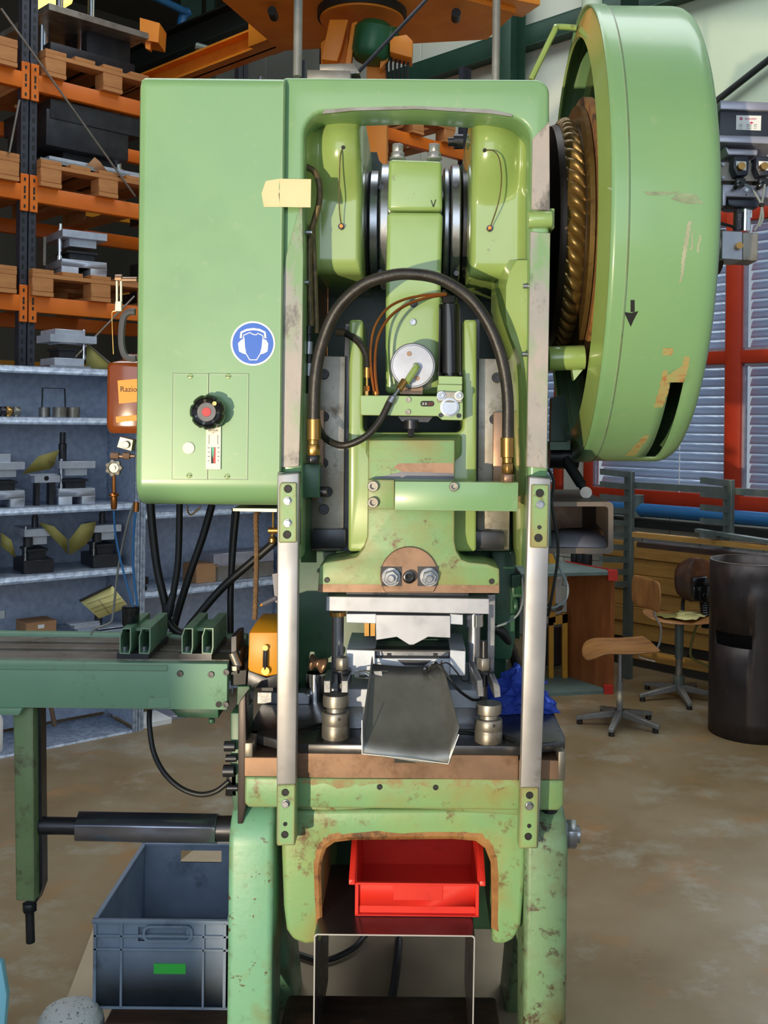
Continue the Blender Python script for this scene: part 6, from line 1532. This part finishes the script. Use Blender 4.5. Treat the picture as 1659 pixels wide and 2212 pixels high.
b = B(); b.lathe((xw(688, 2.72), 2.72, zt1), (0, 0, 1), [(.026, 0), (.026, zw(1455, 2.72) - zt1), (.024, zw(1455, 2.72) - zt1), (.024, .01), (0, .01)], n=24, cap=False); obj('cup_body', b, M['chrome'], cup)
b = B(); b.tube([P(668, 1430, 2.70), P(685, 1432, 2.70), P(705, 1440, 2.70)], lambda t: .018 + .006 * sin(t * 9), 9); obj('cloth', b, M['steel_brown'], cup, sub=1)

# --- blue rag
rg = B(); random.seed(11)
c0 = P(1122, 1500, 2.64)
bmesh.ops.create_icosphere(rg.bm, subdivisions=4, radius=1.0)
for v in rg.bm.verts:
    n_ = v.co.copy(); a = atan2(n_.x, n_.z)
    k = 1 + .16 * sin(5 * n_.x + 3 * n_.z) + .12 * sin(11 * n_.x - 7 * n_.z + 2) + .09 * sin(17 * n_.z + 9 * n_.y) + .06 * sin(29 * n_.x + 13 * n_.y)
    z = n_.z * .066 * k
    v.co = Vector((c0.x + n_.x * .072 * k * (1.15 - .35 * n_.z), c0.y + n_.y * .05 * k, max(c0.z + z, zt1 + .001)))
rag = obj('rag', rg, M['rag']); tag(rag, 'crumpled blue cleaning rag behind the right guard post', 'rag')

# --- red bin on the bent stand
zs = zw(2019, 2.30, 865)
st = thing('bent_sheet_stand', 'dark bent sheet-metal stand with bright cut edges under the press', 'stand', (xw(865, 2.3), 2.45, 0))
b = B(); xa, xb = xw(690, 2.30), xw(1038, 2.30); th = .003
pf = []
def bent(y0, y1, t):
    o1 = [(xa, .201), (xa, zs - .006), (xa + .002, zs - .002), (xa + .006, zs), (xb - .006, zs), (xb - .002, zs - .002), (xb, zs - .006), (xb - .002, .201)]
    i1 = [(xb - .002 - t, .201), (xb - t, zs - .007), (xb - .007, zs - t), (xa + .007, zs - t), (xa + t, zs - .007), (xa + t, .201)]
    return B().prism([(x, y0, z) for x, z in o1 + i1], (0, y1 - y0, 0))
obj('stand_sheet', bent(2.301, 2.66, th), M['stand'], st)
obj('stand_edge', bent(2.2995, 2.301, th), M['edge'], st)
bn = thing('red_bin', 'red plastic open-front storage bin standing on the bent stand', 'bin', (xw(908, 2.4), 2.5, zs))
Yb = 2.395; x0b, x1b = xw(780, Yb), xw(1043, Yb); yb2 = 2.66
zl = zw(1906, Yb); b = B(); tb = .004
zf = zs + .001
b.box(x0b, x1b, Yb, yb2, zf, zf + tb)
b.prism([(x0b, Yb, zf), (x1b, Yb, zf), (x1b + .002, Yb - .0, zl), (x0b - .002, Yb, zl)], (0, tb, 0))
zh = zl + .06
for s, x in ((-1, x0b), (1, x1b)):
    b.prism([(x, Yb, zf), (x, yb2, zf), (x + s * .006, yb2, zh), (x + s * .006, Yb + .10, zh), (x + s * .003, Yb, zl)], (-s * tb, 0, 0))
b.prism([(x0b, yb2 - tb, zf), (x1b, yb2 - tb, zf), (x1b + .006, yb2 - tb, zh), (x0b - .006, yb2 - tb, zh)], (0, tb, 0))
obj('bin_body', b, M['red'], bn, bev=.001, seg=1)
b = B()
for s, x in ((-1, x0b), (1, x1b)):
    b.prism([(x + s * .003, Yb - .004, zl - .006), (x + s * .003, Yb + .10, zh - .006), (x + s * .003, yb2, zh - .006), (x + s * .003, yb2, zh + .003), (x + s * .003, Yb + .10, zh + .003), (x + s * .003, Yb - .004, zl + .006)], (s * .014, 0, 0))
obj('bin_rim', b, M['red'], bn, bev=.001, seg=1)
b = B(); b.prism([(x0b - .002, Yb - .001, zs + .002), (x1b + .002, Yb - .001, zs + .002), (x1b - .008, Yb - .001, zs + .02), (x0b + .008, Yb - .001, zs + .02)], (0, .002, 0)); b.box(x0b - .002, x1b + .002, Yb - .012, Yb, zs, zs + .004)
b.box(x0b - .001, x1b + .001, Yb - .009, Yb, zl - .003, zl + .002)
b.box(x0b - .002, x0b + .006, Yb - .010, Yb, zs, zl); b.box(x1b - .006, x1b + .002, Yb - .010, Yb, zs, zl)
obj('bin_front_frame', b, M['red'], bn, bev=.0008, seg=1)
b = B(); xm = (xw(860, Yb), xw(967, Yb)); zq = (zw(1944, Yb), zw(1911, Yb))
b.box(xm[0], xm[1], Yb - .0016, Yb, zq[0], zq[1]); obj('label_holder', b, M['red'], bn, bev=.0006, seg=1)

# --- timbers and floor board under the press
def timber(x0, x1, y0, y1, z0, z1, label):
    b = B(); b.box(x0, x1, y0, y1, z0, z1); o = obj('timber_beam', b, M['timber'], bev=.012); tag(o, label, 'timber'); return o
timber(-.315, .21, 2.34, 2.60, .02, .2, 'oily dark timber beam lying under the bent stand')
timber(xw(238, 2.5), -.44, 2.49, 2.80, .02, .185, 'oily dark timber block under the grey crate')
b = B(); b.prism([(-1.02, 3.3, .004), (-.93, 2.6, .004), (.36, 2.6, .004), (.36, 4.0, .004), (-.8, 4.0, .004)], (0, 0, .012)); o = obj('floor_board', b, M['sheet']); tag(o, 'tan sheet of board lying on the floor under the press', 'board')
cbt = thing('floor_cable', 'black cable trailing along the floor behind the bent stand', 'cable', (-.05, 3.1, .016))
b = B(); b.tube([PF(862, 2030, .03) + Vector((0, 0, 0)), PF(858, 2080, .025), PF(848, 2150, .022), PF(840, 2180, .022)], .012, 8); b.tube([PF(640, 2060, .03), PF(700, 2075, .03), PF(760, 2050, .03), PF(790, 2020, .03)], .009, 8); obj('cable_run', b, M['black'], cbt)

# --- grey crate on the timber
zc0 = .187
Yk = (zc0 - H) / un(365, 2176)[1]
cr = thing('plastic_crate', 'grey ribbed plastic crate with a green tape tag, left of the press', 'crate', (xw(362, Yk), Yk + .22, zc0))
k0, k1 = xw(216, Yk), xw(505, Yk); hc = zw(1988, Yk, 362); dk = .46; tk = .004
b = B(); b.box(k0, k1, Yk, Yk + dk, zc0, zc0 + tk)
b.box(k0, k0 + tk, Yk, Yk + dk, zc0, hc); b.box(k1 - tk, k1, Yk, Yk + dk, zc0, hc)
zhh0, zhh1 = zw(2033, Yk, 362), zw(2003, Yk, 362)
xh0, xh1 = xw(310, Yk), xw(414, Yk)
for y in (Yk, Yk + dk - tk):
    b.box(k0, k1, y, y + tk, zc0, zhh0); b.box(k0, xh0, y, y + tk, zhh0, zhh1); b.box(xh1, k1, y, y + tk, zhh0, zhh1); b.box(k0, k1, y, y + tk, zhh1, hc)
obj('crate_shell', b, M['crate'], cr)
b = B(); b.box(xh0 - .006, xh1 + .006, Yk + .014, Yk + .018, zhh0 - .006, zhh1 + .006); obj('handle_back', b, M['crate'], cr)
rim = B()
for x0r, x1r, y0r, y1r in ((k0 - .006, k1 + .006, Yk - .006, Yk + .006), (k0 - .006, k1 + .006, Yk + dk - .006, Yk + dk + .006), (k0 - .006, k0 + .006, Yk, Yk + dk), (k1 - .006, k1 + .006, Yk, Yk + dk)):
    rim.box(x0r, x1r, y0r, y1r, hc - .008, hc + .002)
obj('crate_rim', rim, M['crate'], cr, bev=.002)
for px in (275, 452):
    b = B(); xx = xw(px, Yk); b.box(xx - .003, xx + .003, Yk - .006, Yk, zc0, hc - .006); obj('crate_rib', b, M['crate'], cr, bev=.001, seg=1)
for py in (2021, 2050, 2176):
    b = B(); zz = zw(py, Yk, 362); b.box(k0 - .001, k1 + .001, Yk - .006, Yk, zz - .003, zz + .003)
    obj('crate_rib', b, M['crate'], cr, bev=.001, seg=1)
for px in (218, 498):
    b = B(); xx = xw(px, Yk); b.box(xx - .004, xx + .004, Yk - .006, Yk, zc0, hc - .004); obj('crate_rib', b, M['crate'], cr, bev=.001, seg=1)
b = B(); pts = rrect(308, 416, 2000, 2036, 14, 4); pin = rrect(313, 411, 2005, 2031, 11, 4)
o1 = [P(x, y, Yk - .008) for x, y in pts]; i1 = [P(x, y, Yk - .008) for x, y in pin]; dv = Vector((0, .012, 0))
b.loft([o1, i1, [p + dv for p in i1], [p + dv for p in o1]], wrap=True); obj('handle_frame', b, M['crate'], cr)
b = B(); b.pb(332, 2082, 401, 2104, Yk - .0015, .001); obj('tape_tag', b, M['tag_green'], cr)

# --- stone and panel at the lower left edge
b = B(); sx = xw(160, 2.5); zst = zw(2182, 2.5, 160)
b.lathe((sx, 2.52, 0), (0, 0, 1), [(.08, 0), (.08, zst - .05), (.076, zst - .03), (.064, zst - .012), (.034, zst - .001), (0, zst)], n=32, cap=False)
o = obj('speckled_stone', b, M['terrazzo'], bev=0); tag(o, 'rounded white speckled stone block on the floor left of the crate', 'stone')
b = B(); b.prism([P(-60, 2060, 2.3), P(2, 2080, 2.3), P(14, 2150, 2.3), P(9, 2215, 2.3), P(0, 2420, 2.3), P(-60, 2420, 2.3)], (0, .02, 0)); o = obj('light_blue_panel', b, M['skin_blue'], bev=.002); tag(o, 'light blue panel edge at the lower left corner', 'panel')

# ================================================================ strip feeder at the left
fd = thing('strip_feeder', 'green strip feeder bench with a long slotted beam left of the press', 'feeder', (-1.0, 2.6, 0))
Yr = 2.44
ztop = zw(1432, Yr, 300)
xL = -1.75; xR = xw(497, Yr)
zbm = zw(1532, Yr, 300)
b = B(); b.box(xL, xR, Yr, Yr + .03, zbm, ztop); obj('front_beam', b, M['feeder'], fd, bev=.003)
b = B(); b.box(xL, xw(368, Yr), Yr - .004, Yr, ztop - .018, ztop - .004); obj('beam_lip', b, M['feeder'], fd, bev=.0015, seg=1)
b = B(); b.box(xL, xR, Yr + .27, Yr + .30, zbm, ztop + .012); obj('rear_beam', b, M['feeder'], fd, bev=.003)
b = B(); b.box(xL, xR + .02, Yr + .02, Yr + .28, ztop - .03, ztop - .016); obj('bed_plate', b, M['black'], fd)
for y0, y1 in ((.025, .10), (.13, .18), (.21, .262)):
    b = B(); b.box(xL, xR, Yr + y0, Yr + y1, ztop - .016, ztop + .004); obj('guide_strip', b, M['steel_dirty'], fd, bev=.001, seg=1)
for px, py in ((389, 1455), (456, 1457), (489, 1452), (488, 1522)): socket(fd, px, py, 7, Yr - .001, 'steel_dark', .003)
b = B(); b.pd(472, 1522, 6.5, Yr - .002, Yr + .01, n=16); obj('bolt_hole', b, M['ink'], fd)
b = B(); b.pp([(321, 1508), (365, 1506), (366, 1528), (319, 1529)], Yr - .0015, .003); obj('cover_patch', b, M['feeder'], fd, bev=.0005, seg=1)
b = B(); b.pp([(365, 1530), (472, 1530), (472, 1552), (385, 1550)], Yr + .02, .12); b.cyl(P(457, 1552, Yr + .03), P(457, 1562, Yr + .03), .008, n=12); obj('feed_box', b, M['dkgreen'], fd, bev=.003)
# leg of the feeder
b = B(); b.pp([(28, 1528), (72, 1528), (75, 1948), (34, 1946)], Yr + .02, .06); obj('leg', b, M['feeder_leg'], fd, bev=.003)
b = B(); b.pp([(72, 1528), (88, 1528), (92, 1915), (80, 1948), (75, 1948)], Yr + .05, .035); obj('leg_web', b, M['steel_dark'], fd)
b = B(); b.pp([(-12, 1530), (48, 1530), (40, 1546), (-12, 1544)], Yr - .01, .1); obj('leg_plate', b, M['feeder'], fd, bev=.002)
b = B(); b.hexa(P(64, 1950, Yr + .05), P(64, 1968, Yr + .05), .017); b.cyl(P(64, 1965, Yr + .05), P(66, 2036, Yr + .05), .0105, n=14); obj('levelling_screw', b, M['steel_dark'], fd, bev=.0008, seg=1)
Yh = 2.50
b = B(); b.cyl(P(76, 1783, Yh), P(505, 1790, Yh), .0205, n=24); obj('drive_shaft', b, M['steel_dark'], fd)
b = B(); b.cyl(P(170, 1785, Yh), P(470, 1790, Yh), .0385, n=6, ph=pi / 6 + radians(6)); obj('hex_sleeve', b, M['hexsteel'], fd, bev=.0015, seg=1)
b = B(); b.cyl(P(470, 1790, Yh), P(506, 1790, Yh), .030, n=24); obj('shaft_collar', b, M['steel_dark'], fd)
hose('feeder_hose', [(323, 1535, 2.48), (323, 1570, 2.46), (332, 1625, 2.44), (355, 1670, 2.42), (390, 1702, 2.41), (430, 1716, 2.405), (465, 1710, 2.40), (495, 1688, 2.40)], .0062, 'black', fd)
# bits between feeder and press
for pts, m, dep in (([(498, 1375), (512, 1372), (512, 1440), (498, 1440)], 'steel_dark', .1), ([(505, 1405), (521, 1405), (519, 1448), (505, 1448)], 'black', .06), ([(498, 1448), (534, 1446), (532, 1480), (498, 1482)], 'plastic', .08), ([(499, 1468), (503, 1468), (503, 1500), (499, 1500)], 'steel_flat', .01), ([(512, 1482), (540, 1482), (536, 1530), (510, 1540)], 'dkgreen', .08)):
    b = B(); b.pp(pts, 2.47, dep); obj('end_bracket', b, M[m], fd, bev=.002, seg=1)
b = B(); b.cyl(P(502, 1410, 2.46), P(514, 1440, 2.46), .010, n=12); b.hexa(P(508, 1438, 2.45), P(508, 1447, 2.45), .010); obj('feed_valve', b, M['steel_dirty'], fd)
# green twin tube guides on the bed
def twin(label, fpts, bpts, Ya, Yb_):
    t = thing('twin_tube_guide', label, 'tube guide', P((fpts[0] + fpts[2]) / 2, 1412, Ya), 'twin tube guides on the feeder bed')
    for fx, bx in ((fpts[0], bpts[0]), (fpts[1], bpts[1])):
        f = [(fx, 1412), (fx, 1375), (fx + 6, 1357), (fx + 25, 1357), (fx + 25, 1398), (fx + 22, 1413)]
        sc_ = Ya / Yb_
        cx, cy = fx + 12, 1385
        fi = [(cx + (x - cx) * .80, cy + (y - cy) * .92) for x, y in f]
        Fo = [P(x, y, Ya) for x, y in f]; Fi = [P(x, y, Ya) for x, y in fi]
        dx = xw(bx + 12, Yb_) - xw(fx + 12, Ya)
        v = Vector((dx, Yb_ - Ya, 0))
        b = B(); b.loft([Fo, Fi, [p + v for p in Fi], [p + v for p in Fo]], wrap=True); obj('square_tube', b, M['feeder'], t)
        b = B(); c = P(fx + 11, 1406, Ya + .03); b.cyl(c, c + Vector((0, 0, .012)), .009, n=14); obj('tube_bolt', b, M['steel'], t)
    xa_, xb_ = xw(fpts[0] - 1, Ya), xw(fpts[1] + 26, Ya)
    b = B(); b.box(xa_, xb_, Ya + .002, Ya + .2, ztop + .004, P(fpts[0], 1413, Ya).z + .001); obj('guide_base', b, M['steel_dark'], t)
    b = B(); b.box(xw(fpts[0] + 25, Ya), xw(fpts[1], Ya) + .02, Ya + .05, Ya + .16, P(fpts[0], 1372, Ya).z, P(fpts[0], 1365, Ya).z); obj('guide_web', b, M['feeder'], t)
    return t
twin('green twin tube guide, left one on the feeder bed', (258, 300, 324), (300, 338), 2.46, 2.66)
twin('green twin tube guide, right one nearer the yellow gearbox', (392, 436, 460), (425, 466), 2.46, 2.66)
# yellow gearbox
gb_ = thing('yellow_gearbox', 'yellow and black gearbox block beside the left guard post', 'gearbox', P(568, 1486, 2.50))
b = B(); b.prism([P(538, 1366, 2.48), P(612, 1366, 2.48), P(612, 1340, 2.6), P(556, 1340, 2.6)][:1] + [P(612, 1366, 2.48), P(612, 1455, 2.48), P(575, 1462, 2.48), P(535, 1450, 2.48)], (0, .16, 0)); obj('housing', b, M['yellow'], gb_, bev=.004)
b = B(); zgt = P(560, 1366, 2.48).z; b.loft([[P(538, 1366, 2.48), P(612, 1366, 2.48), Vector((P(612, 1366, 2.48).x, 2.64, zgt)), Vector((P(538, 1366, 2.48).x, 2.64, zgt))], [Vector((P(548, 1366, 2.48).x, 2.53, zgt + .018)), Vector((P(612, 1366, 2.48).x, 2.53, zgt + .018)), Vector((P(612, 1366, 2.48).x, 2.63, zgt + .018)), Vector((P(548, 1366, 2.48).x, 2.63, zgt + .018))]]); obj('housing_lid', b, M['yellow'], gb_, bev=.003)
b = B(); b.pp([(535, 1448), (575, 1464), (612, 1452), (612, 1486), (533, 1486)], 2.477, .16); obj('housing_base', b, M['steel_dark'], gb_, bev=.002)
b = B(); b.tube([P(574, 1402, 2.474), P(573, 1425, 2.472), P(573, 1448, 2.474)], .006, 10); obj('sight_glass', b, M['steel_dark'], gb_)
for py, r in ((1400, 6), (1450, 9)):
    b = B(); b.pd(573, py, r, 2.468, 2.48, n=16); obj('sight_glass_nut', b, M['brass'], gb_)

# --- cables and hoses hanging under the side cover
hs = thing('hanging_hoses', 'bundle of black hoses hanging down under the side cover', 'hoses', (xw(400, 2.75), 2.75, ztop))
hose('hose', [(325, 1085, 2.72), (330, 1150, 2.72), (340, 1230, 2.72), (356, 1300, 2.72), (365, 1345, 2.72), (395, 1368, 2.72), (420, 1340, 2.72), (480, 1270, 2.72), (560, 1200, 2.72), (600, 1165, 2.72)], .0105, 'black', hs)
hose('hose', [(388, 1085, 2.70), (387, 1150, 2.70), (384, 1220, 2.70), (374, 1285, 2.70)], .0085, 'black', hs)
b = B(); b.cyl(P(374, 1284, 2.70), P(366, 1312, 2.70), .010, n=12); b.cyl(P(367, 1305, 2.70), P(362, 1330, 2.70), .0135, n=12); obj('hose_coupling', b, M['steel_dark'], hs)
hose('hose', [(458, 1090, 2.76), (438, 1160, 2.76), (410, 1240, 2.76), (385, 1320, 2.76), (370, 1380, 2.76)], .010, 'black', hs)
hose('hose', [(512, 1098, 2.74), (504, 1180, 2.74), (498, 1280, 2.74), (498, 1378, 2.74)], .0085, 'black', hs)
hose('hose', [(505, 1098, 2.76), (498, 1200, 2.76), (494, 1378, 2.76)], .005, 'black', hs)
b = B(); b.tube([P(405, 1092, 2.7), P(406, 1106, 2.7), P(414, 1112, 2.7), P(428, 1100, 2.7), P(434, 1094, 2.7)], .0022, 6); obj('wire_loop', b, M['brass'], hs)
rp = thing('rope', 'brown twisted rope hanging in front of the shelves beside the yellow gearbox', 'rope', P(553, 1338, 2.6))
b = B(); b.tube([P(560, 1103, 2.6), P(553, 1115, 2.6), P(554, 1180, 2.6), P(553, 1260, 2.6), P(550, 1338, 2.6)], lambda t: .0065 + .0012 * sin(t * 160), 8, 20); obj('rope_strand', b, M['rope'], rp)
vb = thing('pneumatic_fitting', 'small brass valve fittings behind the left guard post', 'valve', P(588, 1170, 2.5))
b = B(); b.cyl(P(580, 1146, 2.5), P(606, 1146, 2.5), .008, n=12); b.cyl(P(590, 1100, 2.5), P(590, 1160, 2.5), .0025, n=8); b.lathe(P(588, 1174, 2.5), (0, 0, 1), [(.006, 0), (.009, .004), (.009, .012), (.005, .016), (.004, .022)], n=14); obj('fitting_body', b, M['brass'], vb)
wr = thing('pen_holder', 'grey bracket with a small yellow nib behind the left guard post', 'bracket', P(590, 1300, 2.5))
b = B(); b.pp([(588, 1240), (612, 1236), (612, 1310), (594, 1300)], 2.5, .03); b.cyl(P(596, 1292, 2.5), P(566, 1306, 2.49), .006, n=10); obj('holder_body', b, M['alu_dark'], wr); b = B(); b.cyl(P(567, 1305, 2.49), P(562, 1309, 2.49), .004, .001, n=8); obj('nib', b, M['yellow'], wr)

# --- amber bottle, handle and air valves left of the cover
am = thing('amber_bottle', 'amber plastic container with orange labels hanging left of the side cover', 'bottle', P(262, 935, 2.52))
Ya = 2.52; xa_ = xw(272, Ya)
b = B(); zq0, zq1 = zw(936, Ya, 262), zw(782, Ya, 262)
lo = []
for s_, z in ((.86, zq0), (.96, zq0 + .008), (1, zq0 + .02), (1, zq1 - .012), (.97, zq1 - .004), (.9, zq1), (.42, zq1 + .008), (.40, zq1 + .022)):
    lo.append([(xa_ + x * s_, Ya + .06 + y * s_, z) for x, y in rrect(-.055, .055, -.05, .05, .022, 4)])
b.loft(lo); obj('bottle_body', b, M['glass_amber'], am)
zlab = zw(842, Ya, 262)
b = B(); b.prism([P(254, 822, Ya + .008), P(300, 818, Ya + .008), P(300, 868, Ya + .008), P(257, 872, Ya + .008)], (0, .003, 0)); obj('bottle_label', b, M['label_orange'], am)
b = B(); b.prism([P(250, 900, Ya + .008), P(300, 896, Ya + .008), P(300, 908, Ya + .008), P(251, 913, Ya + .008)], (0, .003, 0)); obj('bottle_label', b, M['label_orange'], am)
text('Raziol', .019, M['ink'], am, P(259, 841, Ya + .0074), align='LEFT')
b = B(); b.tube([P(292, 674, 2.5), P(280, 674, 2.5), P(268, 684, 2.5), P(263, 710, 2.5), P(263, 745, 2.5), P(270, 768, 2.5), P(282, 774, 2.5), P(294, 774, 2.5)], .0085, 8); o = obj('machine_handle', b, M['grey_handle']); tag(o, 'grey loop handle on the left flank of the press cover', 'handle')
lv = thing('hanging_lever', 'pale lever arm hanging from a bar left of the cover', 'lever', P(255, 670, 2.5))
b = B(); b.cyl(P(258, 604, 2.5), P(296, 604, 2.5), .0065, n=10); b.cyl(P(250, 601, 2.5), P(264, 601, 2.5), .009, n=10); obj('lever_bar', b, M['steel_brown'], lv)
b = B(); b.pp([(250, 606), (254, 606), (254, 652), (250, 652)], 2.495, .006); b.pp([(259, 606), (263, 606), (263, 652), (259, 652)], 2.495, .006); b.pp([(249, 651), (262, 651), (262, 672), (248, 672)], 2.493, .01); obj('lever_arm', b, M['cream'], lv, bev=.0008, seg=1)
b = B(); b.tube([P(250, 672, 2.5), P(243, 674, 2.5), P(242, 690, 2.5), P(245, 765, 2.5)], .001, 5); obj('pull_wire', b, M['brass'], lv)
av = thing('air_regulator', 'cluster of brass air fittings with blue hoses left of the side cover', 'regulator', P(255, 1095, 2.5))
b = B(); b.pp([(259, 943), (288, 950), (284, 975), (252, 966)], 2.50, .03); b.pd(271, 961, 8, 2.492, 2.50, n=18); obj('regulator_block', b, M['steel_dirty'], av, bev=.001, seg=1)
b = B(); b.cyl(P(240, 984, 2.5), P(257, 985, 2.5), .008, n=8); b.cyl(P(257, 985, 2.5), P(266, 986, 2.5), .004); b.cyl(P(266, 984, 2.5), P(281, 985, 2.5), .0085, n=8); b.cyl(P(281, 985, 2.5), P(292, 985, 2.5), .004); obj('pipe_union', b, M['steel_brown'], av)
b = B(); loops = []
kc2 = P(245, 1011, 2.49)
for r, h in ((1, .012), (1, 0), (.65, -.002), (.6, .002), (.3, .002), (.28, -.002), (.1, -.002)):
    loops.append([(kc2.x + .0185 * r * (1 + (.10 if r == 1 else 0) * cos(7 * 2 * pi * k / 56)) * cos(2 * pi * k / 56), kc2.y + h, kc2.z + .0185 * r * (1 + (.10 if r == 1 else 0) * cos(7 * 2 * pi * k / 56)) * sin(2 * pi * k / 56)) for k in range(56)])
b.loft(loops); obj('hand_wheel', b, M['steel_dirty'], av)
b = B(); b.cyl(P(246, 1028, 2.5), P(246, 1066, 2.5), .0042, n=10); b.lathe(P(246, 1100, 2.5), (0, 0, 1), [(.006, 0), (.0075, .006), (.0075, .030), (.0115, .032), (.0115, .036), (.005, .040)], n=16); b.cyl(P(295, 1085, 2.52), P(294, 1105, 2.52), .007, n=12); obj('hose_nipple', b, M['copper'], av)
hose('blue_hose', [(246, 1104, 2.5), (249, 1150, 2.5), (258, 1200, 2.5), (272, 1255, 2.5), (288, 1310, 2.5)], .0026, 'pipe_blue', av, n=8)
hose('blue_hose', [(293, 1107, 2.52), (289, 1150, 2.52), (287, 1210, 2.52), (291, 1260, 2.52), (297, 1310, 2.52)], .0030, 'pipe_blue', av, n=8)
hose('grey_hose', [(290, 1085, 2.54), (278, 1120, 2.54), (264, 1180, 2.54), (252, 1250, 2.54), (245, 1320, 2.54), (238, 1345, 2.54), (205, 1358, 2.54), (196, 1372, 2.54)], .0028, 'pipe_grey', av, n=8)
b = B(); c = P(282, 1345, 2.53); nb = []
b.lathe(c, (0, 0, 1), [(.012, -.02), (.0215, 0), (.0215, .038), (.019, .041), (0, .041)], n=28); kn = obj('connector_nut', b, M['plastic'], av)

# pieces that were laid out together become parts of their own
for o in list(bpy.data.objects):
    if o.type == 'MESH' and o.name.split('.')[0] in ('guide_clamp', 'guide_rail', 'bin_rim', 'post_spacer', 'stripper_bolt', 'table_slot', 'corner_stop', 'nut_recess', 'frame_bars', 'cross_beam', 'side_tie', 'lever_arm', 'corner_cap', 'hose_nipple', 'guide_pillar', 'catch_plate', 'catch_wire', 'tie_rod', 'rail_foot', 'side_cheek', 'die_gap', 'scale_text', 'plate_text', 'adjuster_spindle', 'wire_frame', 'silencer_cap', 'guard_bracket', 'cable_run', 'form_lines', 'lubricator_box', 'box_cables', 'connector_slots', 'tool_body', 'die_block') and o.data.users == 1:
        split_loose(o)
